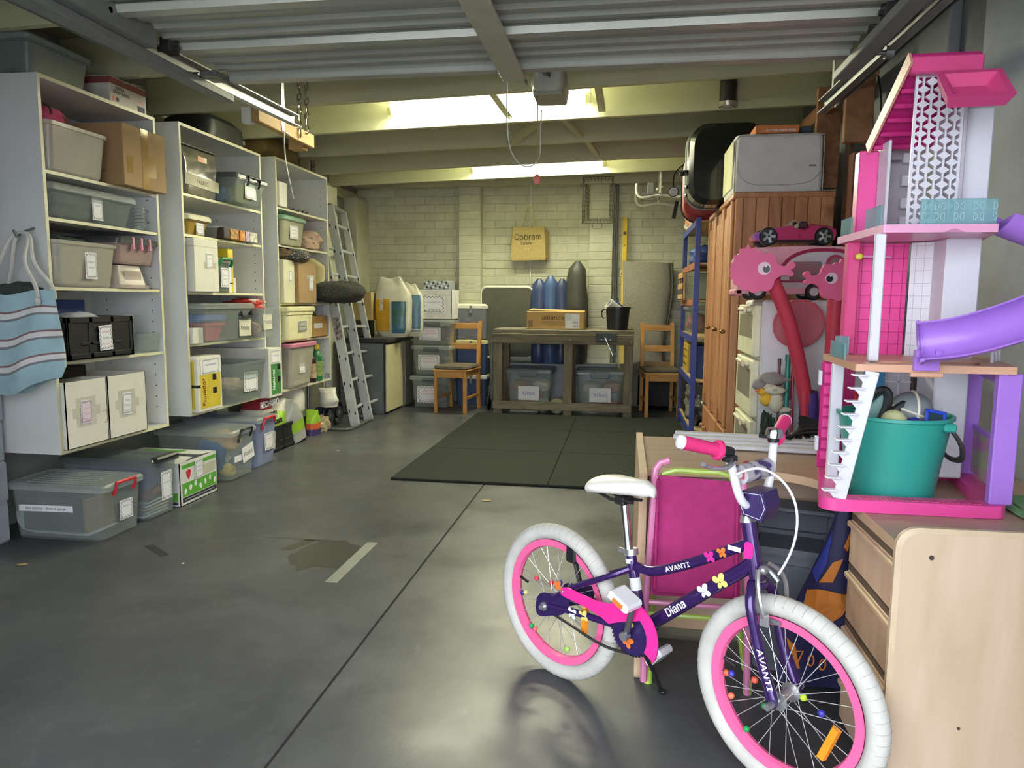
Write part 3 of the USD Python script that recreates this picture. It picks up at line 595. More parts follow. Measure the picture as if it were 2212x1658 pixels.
# --- third unit
t = carton('white_carton', 'narrow white carton on the top shelf of the furthest unit', at(-2.70, 5.40, 5.53, 1.927, .3), .3, .13, .19, WCARD)
t = thing('pen_bits', 'few bent black hooks lying on the top shelf of the furthest unit', 'hooks', (-2.76, 5.7, 1.927)); b = B()
for i in range(4): b.tube(spline([(0, .09 * i, .004), (.02, .09 * i + .02, .02), (.0, .09 * i + .05, .006)], 8), .004, 5)
part('hook', b, BLACKP, t)
t = tub('green_lid_tub', 'milky tub with a green lid and square note', at(-2.68, 5.41, 5.80, 1.632, .42), .42, .39, .21, mk('milky_green_plastic', 'a9aa90', rough=.4, trans=.12), mk('green_lid', '6f9a80', rough=.4), .9)
note(t, (.203, .0, .11), 'x', .15, .11, scrawl(.15, .1, GREYI, 2), 50)
bundle('cushion', 'dusty pink cushion squashed at the end of the second shelf', (-2.86, 6.08, 1.632), (.18, .19, .085), mk('pale_pink_cloth', 'bfa596', rough=.95), 51, 'cushion', .25)
bundle('folded_blanket', 'folded beige pink blanket in front of the dusty pink cushion', (-2.745, 6.02, 1.632), (.05, .13, .045), mk('beige_pink_cloth', 'c8ad98', rough=.95), 52, 'blanket', .15, 0, .6)
t = carton('white_carton', 'tall cream carton on the third shelf of the furthest unit', at(-2.69, 5.41, 5.60, 1.167, .36), .36, .19, .345, mk('cream_card', 'd9d6b8', rough=.7)); note(t, (.181, .02, .22), 'x', .05, .08, scrawl(.05, .07, GREYI, 1), 53)
t = carton('carton', 'tall brown paper carton with a taped note on the third shelf', at(-2.665, 5.62, 5.97, 1.167, .40), .40, .34, .335, BCARD); note(t, (.201, .06, .17), 'x', .085, .12, scrawl(.08, .1, GREYI, 1), 54, -.05); part('tape_patch', B().b2(.2003, .201, -.02, .13, .205, .235), TAPE, t)
bundle('cream_cushion', 'cream cushion wedged upright beside the brown paper carton', (-2.84, 6.12, 1.29), (.17, .07, .135), mk('cream_cloth', 'd8cf9c', rough=.95), 55, 'cushion', .15, 20)
bundle('dark_cushion', 'dark speckled woollen cushion jutting out of the third shelf', (-2.62, 6.30, 1.167), (.22, .27, .10), mk('dark_wool', '4a4c46', rough=1, var=.35, vs=90, bump=.8, bs=150), 56, 'cushion', .12, -25)
bundle('brown_hat', 'brown felt hat on top of the tall cream carton', (-2.80, 5.50, 1.512), (.12, .1, .05), mk('brown_felt', '5b4c38', rough=.95), 57, 'hat', .2)
bundle('dotted_hat', 'dark cap with white dots lying on the brown paper carton', (-2.70, 5.66, 1.503), (.1, .13, .055), mk('dotted_cloth', 'c8c8bc', rough=.9, col2='4c4c4a', vs=85, detail=0, pos=(.66, .7)), 58, 'cap', .15)
bundle('straw_hat', 'tan straw hat on the back of the brown paper carton', (-2.80, 5.90, 1.503), (.09, .08, .05), mk('straw', 'a8895a', rough=.9), 59, 'hat', .2)
t = tub('foam_box', 'cream polystyrene box with a thick lid on the fourth shelf', at(-2.67, 5.41, 5.91, .867, .44), .44, .48, .225, mk('polystyrene', 'e6e2b4', rough=.8, bump=.5, bs=200), None, .97, cat='box')
part('lid', B().b2(-.235, .235, -.255, .255, .225, .275, .012), mk('polystyrene', ''), t); note(t, (.222, .02, .11), 'x', .15, .085, [(None, .02, INK, 0, .1)], 60, paper=mk('grey_note', 'b9b9ae'))
t = carton('carton', 'small tan carton of bottles beside the polystyrene box', at(-2.71, 5.94, 6.28, .867, .32), .32, .33, .185, mk('tan_card', 'b58c55', rough=.75), flaps=True); note(t, (.161, -.03, .1), 'x', .17, .045, [(None, .012, GREYI, 0, .12)], 61, 0, False)
def bottle(label, loc, h, r, mat, capm, lab=None, name='bottle'):
    t = thing(name, label, 'bottle', loc); part('body', B().lathe([(r * .92, 0), (r, .01), (r, h * .62), (r * .85, h * .72), (r * .42, h * .82), (r * .42, h * .88)], 18), mat, t)
    part('cap', B().lathe([(r * .5, h * .87), (r * .5, h), (r * .3, h * 1.005)], 16), capm, t)
    if lab: part('sticker', B().lathe([(r * 1.012, h * .12), (r * 1.012, h * .55)], 18, cap=(False, False)), lab, t)
    return t
bottle('grey topped bottle standing in the small tan carton', (-2.80, 6.03, .872), .26, .05, CLEARG, mk('grey_cap', '5c5e66'))
bottle('black topped bottle standing in the small tan carton', (-2.80, 6.16, .872), .25, .045, mk('olive_bottle', '6a6428', rough=.3), BLACKP)
t = tub('pink_lid_tub', 'tall clear tub with a pink lid on the bottom shelf', at(-2.66, 5.43, 5.93, .47, .46), .46, .46, .35, MILKY, mk('pink_lid', 'c57b96', rough=.4), .84)
note(t, (.208, .0, .19), 'x', .11, .15, scrawl(.1, .12, GREYI, 1), 62); part('grille', B().b2(.2, .203, -.16, .16, .02, .05, .002), MILKY, t)
bundle('yellow_papers', 'yellowish papers seen through the tub with the pink lid', (-2.90, 5.68, .478), (.13, .13, .11), mk('yellow_paper', 'd8cf9e', rough=.8), 63, 'papers')
bottle('dark squat bottle with a red label beside the tub with the pink lid', (-2.76, 6.0, .47), .30, .055, mk('dark_brown_bottle', '3a2a22', rough=.25), BLACKP, mk('red_label', '9a5a48', col2='c9bb9a', vs=25))
bottle('green bottle with a yellow cap on the bottom shelf of the furthest unit', (-2.75, 6.12, .47), .325, .05, mk('green_bottle', '2f7d4a', rough=.3), mk('yellow_cap', 'd8bb3a', rough=.4), mk('green_label', '4e8a4a', col2='a8b060', vs=25))

# ------------------------------------------------------------------ row of boxes on the floor under the shelves
t = tub('clip_tub', 'large clear tub with a red handle and a taped hand-written strip', (-2.755, 3.205, 0), .52, .29, .265, CLEARG, LIDC, .93, ribs=7)
part('clip_handle', B().tube([(.262, -.07, .225), (.275, -.07, .25), (.28, -.07, .285), (.28, .07, .285), (.275, .07, .25), (.262, .07, .225)], .009, 6), REDP, t)
note(t, (-.06, -.1405, .16), 'y', .30, .032, [('max photos - front of garge', .0125, INK, 0, 0)], 70, .02, False)
note(t, (.257, .02, .13), 'x', .095, .10, scrawl(.09, .1, GREYI, 1), 71, -.02)
t = thing('photo_box', 'dark photo box seen through the large clear tub with the red handle', 'box', (-2.80, 3.19, .006)); part('case', B().b2(-.17, .17, -.10, .10, .03, .2, .003), mk('photo_box_dark', '3c3e44', rough=.5), t); part('spine', B().b2(.17, .182, -.10, .10, .03, .2), BCARD, t)
t = thing('rolled_paper', 'white rolled paper at the bottom of the large clear tub', 'paper', (-2.80, 3.19, .006)); part('sheet', B().loft([[(x, -.11, z), (x, .1, z), (x, .1, z + .004), (x, -.11, z + .004)] for x, z in ((-.2, .12), (-.195, .07), (-.17, .035), (-.1, .022), (.2, .02))]), PAPER, t)
t = tub('clip_tub', 'clear tub of purple crafts with a black clip lid', (-2.76, 3.535, 0), .54, .24, .315, CLEARG, LIDD, .92)
part('clip_handle', B().b2(.25, .3, -.1, .1, .315, .345, .01), BLACKP, t); note(t, (.263, .02, .17), 'x', .09, .16, scrawl(.08, .1, GREYI, 1), 72)
for nm, lb, z, hh, c in (('plastic_folders', 'stack of clear plastic folders at the bottom of the tub of purple crafts', .01, .09, 'b9bcc4'), ('red_box', 'dark red box in the middle of the tub of purple crafts', .10, .05, '8a2a4a'), ('purple_cloth', 'purple cloth at the top of the tub of purple crafts', .155, .14, '5c5396')):
    x = thing(nm, lb, nm.replace('_', ' '), (-2.77, 3.535, z))
    if nm == 'plastic_folders':
        for k in range(5): part('folder', B().b2(-.22, .23, -.1, .1, k * .018, k * .018 + .013, .004, rot(0, 0, k * 1.5 - 3)), mk('folder_%d' % (k % 3), ['c2c6cc', 'a9b4c6', 'cdb3a4'][k % 3], rough=.3), x)
    else: part('body', B().b2(-.2, .225, -.095, .095, 0, hh, .02), mk(nm + '_tone', c, rough=.7), x)
GREEN = mk('grass_green_print', '5fae3c', rough=.6)
t = carton('produce_carton', 'white and green apple carton on the floor under the shelves', (-2.76, 3.885, 0), .50, .38, .255, mk('white_print_card', 'e2e2de', rough=.65), flaps=True)
X_ = .2503
part('green_print', B().b2(X_, X_ + .0006, -.17, .18, .05, .13).b2(X_, X_ + .0006, -.17, .18, .215, .238).b2(.05, .235, -.1912, -.1903, .03, .08), GREEN, t)
part('black_strip', B().b2(X_, X_ + .0006, -.17, .18, .018, .046).b2(.06, .235, -.1912, -.1903, .01, .028), INK, t)
b = B(); rg = np.random.default_rng(3)
for i in range(7):
    y = -.14 + .05 * i; b.prism(Polygon([(y + .012 * math.cos(a) * (1 + .3 * math.sin(2 * a + i)), .08 + .014 * (i % 3) + .018 * math.sin(a)) for a in np.linspace(0, 2 * np.pi, 9, endpoint=False)]), .0008, np.array([[0, 0, 1], [1, 0, 0], [0, 1, 0]]), (X_ + .0004, 0, 0))
part('white_fruit_print', b, PAPER, t, smooth=False)
part('strawberry_print', B().prism(Polygon([(-.13, .195), (-.105, .205), (-.08, .195), (-.09, .165), (-.105, .145), (-.122, .165)]), .0008, np.array([[0, 0, 1], [1, 0, 0], [0, 1, 0]]), (X_, 0, 0)), REDP, t, smooth=False)
b = B(); b.stroke(squig(rg, .3, .012), .002, (X_ + .0008, 0, .032), *UV['x']); part('strip_lettering', b, PAPER, t, smooth=False)
part('tape_patch', B().b2(X_ + .0008, X_ + .0014, .02, .17, .14, .2), TAPE, t); note(t, (X_ + .0016, .0, .185), 'x', .085, .115, scrawl(.08, .1, GREYI, 2), 73, .04)
for s, a in ((-1, 18), (1, -12)): part('open_flap', B().box((0, s * .12, .004), (.46, .17, .004), 0, rot(a * .4, 0, 0), (0, 0, .262)), mk('white_print_card', ''), t)
part('green_flap_print', B().box((-.05, .1, .0075), (.26, .09, .002), 0, rot(-5, 0, 0), (0, 0, .262)), GREEN, t)
t = tub('clip_tub', 'clear tub of toys with a tilted note and black handle', (-2.79, 4.42, 0), .54, .31, .315, CLEAR, LIDC, .94, ribs=6)
part('clip_handle', B().tube([(.272, -.07, .25), (.285, -.07, .30), (.29, -.05, .335), (.29, .08, .335), (.285, .08, .3), (.272, .08, .27)], .008, 6), BLACKP, t)
note(t, (.266, .06, .16), 'x', .15, .105, [('Postal', .028, INK, 0, 0)], 74, .16, False); part('white_band', B().b2(.255, .262, -.1, .05, .12, .16), PAPER, t)
bundle('blue_plush', 'bright blue plush toy inside the clear tub of toys', (-2.72, 4.35, .012), (.09, .07, .12), mk('plush_blue', '2a62a8', rough=.95), 75, 'plush toy')
bundle('tan_plush', 'tan plush toy at the top of the clear tub of toys', (-2.70, 4.45, .17), (.12, .1, .07), mk('plush_tan', 'cfa877', rough=.95), 76, 'plush toy')
bundle('yellow_duck', 'small yellow toy on the floor of the clear tub of toys', (-2.62, 4.38, .012), (.05, .05, .04), mk('toy_yellow', 'dcc24a', rough=.5), 77, 'toy')
bundle('white_cloth', 'off white cloth behind the toys of the clear tub', (-2.8, 4.48, .012), (.12, .08, .09), mk('offwhite_cloth', 'c9c6ae', rough=.95), 78, 'cloth')
t = tub('clip_tub', 'bluish tub with a red handle at the end of the floor row', (-2.83, 4.80, 0), .56, .29, .335, mk('bluish_plastic', '9aa6c8', rough=.3, trans=.25), LIDC, .94)
part('clip_handle', B().tube([(.282, -.08, .27), (.295, -.08, .31), (.3, -.06, .35), (.3, .08, .35), (.295, .09, .31)], .01, 6), REDP, t); note(t, (.277, .03, .17), 'x', .13, .125, scrawl(.12, .1, PINKI, 1), 79)
slat_crate('folding_crate', 'low black crate of garden bags on the floor', (-2.86, 5.44, 0), .34, .60, .205, BLACKP)
def soil_bag(name, label, loc, r, cols, seed, rz=0, tilt=0, word=None, slump=.1):
    t = thing(name, label, 'bag', loc, 0, R=rot(0, 0, rz) @ rot(tilt, 0, 0))
    w, d, h = r
    def ring(f):
        k = 1 - .55 * max(f - .75, 0) * 4 * .5; p = []
        for a in np.linspace(0, 2 * np.pi, 26, endpoint=False):
            q = 1 + slump * (meshkit.fbm(np.array([math.cos(a) * 1.3, math.sin(a) * 1.3, f * 3]) + seed, 3, seed) - .5) * 2
            ca, sa = math.cos(a), math.sin(a); dd = d * (1.0 - .85 * max(f - .55, 0) / .45)
            p.append((np.sign(ca) * abs(ca) ** .7 * w * q * (1 - .12 * max(f - .6, 0)), np.sign(sa) * abs(sa) ** .7 * max(dd, .008) * q, f * h + .015 * h * math.sin(a * 3 + seed) * (f > .8)))
        return p
    for i, (f0, f1, m) in enumerate(cols):
        part('bag_panel' if i else 'bag_base', B().loft([ring(f) for f in np.linspace(f0, f1, max(int((f1 - f0) * 14), 3))], f0 == 0, f1 == 1), m, t)
    if word: word(t, w, d, h)
    return t
WB = mk('white_plastic_sack', 'd4d2c8', rough=.35, bump=.8, bs=14); LG = mk('lime_sack', '9cc83a', rough=.35, bump=.6, bs=14); RS = mk('maroon_sack', '9a3038', rough=.4, bump=.5, bs=14); SS = mk('silver_sack', 'aeb0ac', rough=.3, bump=.9, bs=12)
def w_rich(t, w, d, h):
    y = w
    part('lettering', B().text('RICHGRO', .045, (w * 1.03, -.01, h * .83), *UV['x'], bold=True, depth=.004), PAPER, t, smooth=False)
    part('lettering', B().text('ALL PURPOSE', .022, (w * 1.06, -.01, h * .68), *UV['x'], depth=.004).text('garden.com', .045, (w * 1.08, 0, h * .5), *UV['x'], bold=True, depth=.004), INK, t, smooth=False)
soil_bag('soil_bag', 'white soil bag with a maroon band behind the bluish tub', (-2.80, 5.12, 0), (.11, .17, .46), [(0, .78, WB), (.78, .96, RS), (.96, 1, WB)], 3, 0, 0, w_rich, .05)
soil_bag('soil_bag', 'white and lime garden bag slumped in the black crate', (-2.84, 5.40, .02), (.12, .14, .38), [(0, .3, WB), (.3, .7, LG), (.7, 1, WB)], 5, 20, -14)
soil_bag('soil_bag', 'silver and lime mulch bag leaning out of the black crate', (-2.78, 5.62, .02), (.12, .13, .36), [(0, .25, SS), (.25, .5, LG), (.5, 1, SS)], 8, -10, 12)
soil_bag('soil_bag', 'crumpled silver sack on top of the garden bags', (-2.92, 5.85, .10), (.13, .15, .36), [(0, .5, SS), (.5, 1, WB)], 12, 40, 16, None, .25)
soil_bag('soil_bag', 'small lime and orange fertiliser bag past the black crate', (-2.74, 5.98, 0), (.06, .09, .22), [(0, .25, mk('violet_sack', '4a3a78', rough=.4)), (.25, .5, mk('orange_sack', 'd8663a', rough=.4)), (.5, 1, LG)], 15)
bundle('dry_raffia', 'bunch of dry straw coloured raffia at the foot of the garden bags', (-2.70, 6.12, 0), (.05, .09, .07), mk('raffia', 'b9ad86', rough=1, bump=1, bs=60), 80, 'raffia', .5)
t = thing('hand_trolley', 'dark folding trolley with black wheels and a steel base near the ladder', 'trolley', (-2.78, 6.40, 0))
for yy in (-.1, .12):
    w = part('wheel', B().tube([(.05, .0 + yy + .11 * math.cos(a), .12 + .11 * math.sin(a)) for a in np.linspace(0, 2 * np.pi, 24, endpoint=False)], .018, 8, True).cyl((.03, yy, .12), (.07, yy, .12), .06, 18), BLACKP, t); part('hub', B().cyl((.028, yy, .12), (.073, yy, .12), .018), GALV, w)
part('frame', B().tube([(-.1, -.2, .03), (-.08, -.2, .9), (-.08, .2, .9), (-.1, .2, .03)], .012, 8).tube([(.0, -.22, .015), (.28, -.22, .015), (.3, -.16, .015), (.3, .4, .015), (.25, .48, .015), (0, .48, .015)], .012, 8), GALV, t)
part('blue_bag', B().b2(-.06, .04, -.18, .0, .06, .2, .02), mk('dark_navy_bag', '28304a', rough=.7), t)
for yy in (-.14, -.06): part('rod', B().tube([(.06, yy, .25), (.05, yy, .5), (.05, yy + .03, .52), (.05, yy + .06, .5), (.06, yy + .06, .25)], .005, 6), GALV, t)
soil_bag('white_sack', 'white sack draped over the dark folding trolley', (-2.70, 6.24, .22), (.08, .11, .17), [(0, 1, WB)], 19, 30, 0, None, .3)
# ------------------------------------------------------------------ ladder, fridge and stacks along the left of the back wall
ALU = mk('aluminium', 'd3d6d8', rough=.35, metal=.3, var=.05, vs=6, stretch=(8, 8, .4))
t = thing('extension_ladder', 'tall aluminium extension ladder leaning on the left wall', 'ladder', (0, 0, 0))
LR = []
for y0, y1, f, w in ((6.46, 6.72, .86, .085), (6.82, 7.06, 1.0, .085), (7.24, 7.40, .985, .06)):
    p, q = np.array((-2.53, y0, .0)), np.array((-3.0, y1, 2.15)); q = p + (q - p) * f; LR.append((p, q))
    b = B(); F = frame(q - p, (0, 1, 0)); L = np.linalg.norm(q - p)       # channel: web plus two flanges
    b.box((L / 2, 0, 0), (L, .004, w), 0, F, p).box((L / 2, .014, w / 2), (L, .028, .006), .001, F, p).box((L / 2, .014, -w / 2), (L, .028, .006), .001, F, p)
    s = part('rail', b, ALU, t)
    sl = B()
    for k in range(8):
        d = .12 + .265 * k
        if d < L - .05:
            for zz in (-.028, .028): sl.box((d + (.03 if zz > 0 else 0), -.002, zz), (.03, .0025, .011), 0, F, p)
    part('rung_slot', sl, BLACKP, s, kind='stuff')
for k in range(8):
    f = (.16 + .265 * k) / 2.2
    if f < .98:
        a = LR[1][0] + (LR[1][1] - LR[1][0]) * f; c = LR[2][0] + (LR[2][1] - LR[2][0]) * f
        part('rung', B().bar(a, c, .03, .028, (0, 0, 1), .006), ALU, t)
    if f < .84:
        c = LR[0][0] + (LR[0][1] - LR[0][0]) * f / .86; part('rung', B().bar(c, a + np.array((-.04, 0, 0)), .028, .026, (0, 0, 1), .006), ALU, t)
part('top_bracket', B().bar(LR[1][1], LR[2][1], .06, .05, (0, 0, 1), .015), mk('grey_plastic_cap', '8b8d86', rough=.5), t)
part('safety_sticker', B().box((.95, -.003, 0), (.22, .002, .06), 0, frame(LR[0][1] - LR[0][0], (0, 1, 0)), LR[0][0]), mk('ladder_sticker', 'c9bdb4', col2='4a3a3c', vs=40, rough=.5), t)
part('lettering', B().text('GORILLA', .06, LR[0][0] + (LR[0][1] - LR[0][0]) * .72 + np.array((.02, -.004, 0)), LR[0][1] - LR[0][0], (1, 0, .2), bold=True), INK, t, smooth=False) if False else None
FG = mk('fridge_grey', '747a7c', rough=.5, metal=.2, var=.08, vs=3)
t = thing('bar_fridge', 'old grey bar fridge with a cream door beside the ladder', 'fridge', (-2.72, 7.46, 0))
part('cabinet', B().b2(-.25, .235, -.28, .28, 0, .75, .006), FG, t); part('door', B().b2(.24, .265, -.255, .28, .02, .735, .008), mk('cream_enamel', 'd8d3a4', rough=.4, var=.04), t)
part('door_seal', B().b2(.234, .242, -.28, .28, .01, .745), BLACKP, t); part('benchtop', B().b2(-.27, .29, -.29, .62, .755, .80, .006), mk('black_laminate', '3c3c3c', rough=.3, var=.15, vs=20), t)
t = thing('grey_cabinet', 'plain grey cabinet right behind the old bar fridge', 'cabinet', (-2.70, 7.93, 0)); part('carcass', B().b2(-.27, .245, -.15, .15, 0, .75, .006), mk('cabinet_grey', '8f8f80', rough=.55), t); part('door', B().b2(.246, .262, -.145, .145, .02, .735, .004), mk('cabinet_grey', ''), t)
def bag2(label, loc, w, d, h, seed, prints, neck=True):
    t = thing('fertiliser_sack', label, 'sack', loc)
    def ring(f, k=1.0, a0=0, a1=2 * np.pi, n=40, closed=True):
        p = []
        for a in np.linspace(a0, a1, n, endpoint=not closed):
            q = 1 + .05 * (meshkit.fbm(np.array([math.cos(a) * 1.5, math.sin(a) * 1.5, f * 4]) + seed, 3, seed) - .5) * 2
            c, s_ = math.cos(a), math.sin(a); body = (1 - .25 * max(.12 - f, 0) / .12)
            dd = d * (1 - .82 * max(f - .62, 0) / .38); ww = w * (1 + .06 * math.sin(f * 3)) * (1 - .35 * max(f - .8, 0) / .2)
            lean = -.12 * max(f - .7, 0)
            p.append((np.sign(c) * abs(c) ** .6 * ww * q * body * k + lean * 1.2, np.sign(s_) * abs(s_) ** .6 * max(dd, .01) * q * body * k, f * h + .05 * h * max(f - .85, 0) * 6 * math.sin(c * 4 + seed)))
        return p
    part('sack', B().loft([ring(f) for f in np.linspace(0, 1, 16)]), mk('cream_sack', 'd3d0bb', rough=.35, bump=.5, bs=20), t)
    for a0, a1, f0, f1, mt in prints:
        R0 = [ring(f, 1.012, a0, a1, 12, False) for f in np.linspace(f0, f1, 12)]; V = np.vstack([np.array(r) for r in R0]); k = 12; F = []
        for i in range(11):
            for j in range(11): F.append((i * k + j, i * k + j + 1, (i + 1) * k + j + 1, (i + 1) * k + j))
        part('printed_panel', B().add(V, F), mt, t)
    return t
YP = mk('amber_print', 'd9a62a', rough=.3, bump=.5, bs=20); BP = mk('blue_print', '4a7ba0', rough=.3, bump=.5, bs=20, col2='3d6a3a', vs=5); 
t = bag2('bulging cream fertiliser sack with amber and blue print on the old fridge', (-2.48, 7.52, .801), .185, .11, .62, 4, ((3.55, 4.70, .1, .66, YP), (4.72, 5.55, .07, .62, BP)))
part('lettering', B().text('Natural', .04, (-.075, -.137, .38), (0, 0, 1), (-1, 0, 0), bold=True, depth=.008), PAPER, t, smooth=False)
bag2('second cream and blue sack half hidden behind the bulging one', (-2.33, 7.72, .801), .12, .10, .57, 9, ((4.0, 5.7, .1, .8, mk('dull_blue_print', '587a94', rough=.3, bump=.5)),))
t = thing('crate', 'dark plastic crate on the back of the old fridge top', 'crate', (-2.83, 7.48, .801)); part('case', B().b2(-.12, .1, -.12, .12, 0, .18, .01), mk('dark_crate', '3a3a38', rough=.5), t)
carton('carton', 'yellowish cardboard carton stacked on the dark plastic crate', (-2.80, 7.46, .982), .24, .18, .30, mk('yellow_cardboard', 'c2a86a', rough=.7), tape=TAPE)
def stack_tub(label, z, h, ink, seed, y=7.90, off=0.0):
    t = thing('handled_tub', label, 'storage tub', (-2.135 + off, y, z), 0, 'three lidded tubs in the stack by the left chair')
    dx, dy = .44, .36
    part('body', shell(B(), dx, dy, h - .03, .88, r=.04, rim=.016), CLEAR, t); part('lid', lidmesh(B(), dx + .02, dy + .02, h - .035, .03), LIDC, t)
    part('clip_handle', B().b2(-.09, .09, -dy / 2 - .018, -dy / 2 - .006, h - .075, h - .02, .008), LIDD, t)
    note(t, (-.03, -dy * .88 / 2 - .014, h * .42), 'y', .24, h * .5, [(None, .026, PINKI, h * .12, .12), (None, .026, PINKI, h * .02, .16), (None, .014, GREYI, -h * .15, .17)], seed)
    c = part('folded_contents', B().ell((0, .02, h * .38), (.17, .13, h * .3), 2, None, .35, seed, 2.2, .6), mk('contents_%d' % seed, ['9a9c98', 'a8a694', '8c5a64'][seed % 3], rough=.8, vs=9, col2='5c605e'), t)
    return t
stack_tub('lowest of the three clear lidded tubs stacked by the left chair', .0, .365, PINKI, 90)
stack_tub('middle of the three clear lidded tubs stacked by the left chair', .372, .335, PINKI, 91, off=.015)
stack_tub('topmost of the three clear lidded tubs, under the white box', .714, .275, PINKI, 92, off=.03)
t = carton('white_box', 'white box with a scalloped note on top of the clear tubs', (-2.08, 7.90, .992), .39, .36, .325, mk('white_print_card', ''), flaps=True)
note(t, (-.01, -.181, .165), 'y', .26, .19, [(None, .03, BLUEI, .02, .15), (None, .02, INK, -.055, .13)], 93); part('lid_seam', B().b2(-.196, .196, -.1815, -.18, .262, .267), mk('card_shadow', ''), t)
t = thing('dotted_box', 'grey gift box with black and white dots inside the white box', 'box', (-2.08, 7.93, 1.0)); part('case', B().b2(-.15, .15, -.12, .12, .0, .415, .004), mk('dot_grey', 'a3aaae', rough=.5), t)
b, w = B(), B()
for i in range(12):
    x = -.135 + .0245 * i
    for j in range(2): (b if (i + j) % 2 else w).cyl((x, -.1202, .335 + .045 * j + .012 * (i % 3)), (x, -.1212, .335 + .045 * j + .012 * (i % 3)), .0105, 10)
part('black_dots', b, INK, t, kind='stuff'); part('white_dots', w, PAPER, t, kind='stuff')
def cooler(label, z, h, body, lidm):
    t = thing('cool_box', label, 'cool box', (-1.735, 8.17, z), 0); L = .055
    part('body', B().loft([rrect(.34, .29, .03, 0), rrect(.36, .31, .03, h - L)]), body, t)
    part('lid', B().loft([rrect(.375, .32, .03, h - L), rrect(.375, .32, .03, h - L + .03), rrect(.30, .25, .03, h - .004)]), lidm, t)
    part('latch', B().b2(-.015, .015, -.168, -.15, h - L - .06, h - L + .03, .003), GALV, t); part('handle', B().tube([(.178, -.06, h * .7), (.2, -.05, h * .62), (.2, .05, h * .62), (.178, .06, h * .7)], .008, 6), BLACKP, t)
    return t
LIDW = mk('cool_box_lid', 'e6e6d6', rough=.45); DB = mk('cool_box_blue', '33456e', rough=.45)
cooler('lowest blue cool box in the stack behind the left chair', 0, .365, DB, LIDW)
cooler('middle blue cool box with a cream lid behind the left chair', .367, .40, DB, mk('cool_box_cream_lid', 'd8cf9a', rough=.45))
cooler('grey cool box with a white sloped lid on top of two blue ones', .769, .40, mk('cool_box_grey', '72757c', rough=.45), LIDW)

# ------------------------------------------------------------------ two pine chairs
PINE = wood('pine', 'd9a562', 'c08642', 'z', 14, .45, 7, .1, True); PINEX = wood('pine_across', 'd9a562', 'c08642', 'x', 14, .45, 7, .1)
CUSH = mk('taupe_cushion', '6f6556', rough=.95, var=.1, vs=30, bump=.4, bs=200)
def pine_chair(label, loc, rz, R=None):
    t = thing('dining_chair', label, 'chair', loc, rz, 'pine ladder-back chairs either side of the workbench')
    for s in (-1, 1):
        part('leg', B().bar((s * .165, -.22, 0), (s * .165, -.22, .455), .038, .036, bev=.003), PINE, t)
        b = B(); b.loft([[(s * .165 + dx, y + dy, z) for dx, dy in ((-.018, -.02), (.018, -.02), (.018, .02), (-.018, .02))] for z, y in ((0, .25), (.25, .225), (.46, .22), (.7, .245), (.975, .295))]); part('back_leg', b, PINE, t, smooth=20)
        part('side_rail', B().b2(s * .165 - .011, s * .165 + .011, -.21, .22, .39, .45, .002), PINE, t); part('stretcher', B().bar((s * .165, -.21, .16), (s * .165, .235, .16), .02, .03, bev=.002), PINE, t)
    part('front_rail', B().b2(-.16, .16, -.232, -.21, .38, .45, .002), PINEX, t)
    part('seat', B().b2(-.195, .195, -.25, .235, .45, .468, .006), PINEX, t)
    part('seat_cushion', B().loft([rrect(.36, .42, .05, .468, 5, 0, -.02), rrect(.39, .45, .06, .483, 5, 0, -.02), rrect(.38, .44, .06, .503, 5, 0, -.02), rrect(.30, .36, .06, .512, 5, 0, -.02)]), CUSH, t)
    for z, y in ((.66, .24), (.885, .272)): part('back_slat', B().b2(-.15, .15, y - .011, y + .011, z, z + .066, .003), PINEX, t)
    return t
pine_chair('pine chair left of the workbench, in front of the cool boxes', (-1.80, 7.63, 0), -7)
pine_chair('pine chair right of the workbench, beside the blue shelving', (.38, 7.80, 0), 6)

# ------------------------------------------------------------------ workbench
OLD = [wood('weathered_wood_%d' % i, a, c, 'x', 9, .8, 8, .5, True) for i, (a, c) in enumerate((('98907a', '6e6654'), ('8b836c', '5f584a'), ('a39a84', '756c58')))]
OLDZ = wood('weathered_post', '948b74', '665e4c', 'z', 9, .8, 8, .5, True)
bn = thing('workbench', 'weathered grey timber workbench with a vice along the back wall', 'workbench', (0, 0, 0))
x0, x1, yf = -1.372, .092, 7.44
for x in (x0 + .048, (x0 + x1) / 2 + .06, x1 - .05):
    part('leg', B().b2(x - .046, x + .046, yf + .022, yf + .11, 0, .86, .004), OLDZ, bn); part('leg', B().b2(x - .046, x + .046, yf + .50, yf + .58, 0, .86, .004), OLDZ, bn)
for i in range(5): part('top_plank', B().b2(x0, x1, yf + .0 + .12 * i + (.002 if i else 0), yf + .12 * (i + 1) - .002, .862, .905 + .002 * (i % 2), .004), OLD[i % 3], bn)
part('apron', B().b2(x0, x1, yf - .012, yf + .022, .757, .86, .004), OLD[1], bn)
part('low_rail', B().bar((x0, yf - .0, .108), (x1 - .01, yf - .0, .10), .04, .083, (0, 0, 1), .004), OLD[0], bn)
for x in (x0 + .02, -.56, x1 - .03): part('bolt', B().ell((x, yf - .014, .80 if x < -.4 and x > -1 else .785), (.009, .006, .009), 1), GALV, bn)
for x in (-.56, x1 - .05): part('bolt', B().ell((x, yf - .022, .11), (.008, .006, .008), 1), GALV, bn)
v = thing('bench_vice', 'dark iron woodworking vice fixed to the workbench front', 'vice', (-.19, yf - .03, .84)); IRON = mk('dark_iron', '4b504c', rough=.55, metal=.5, var=.15, vs=12)
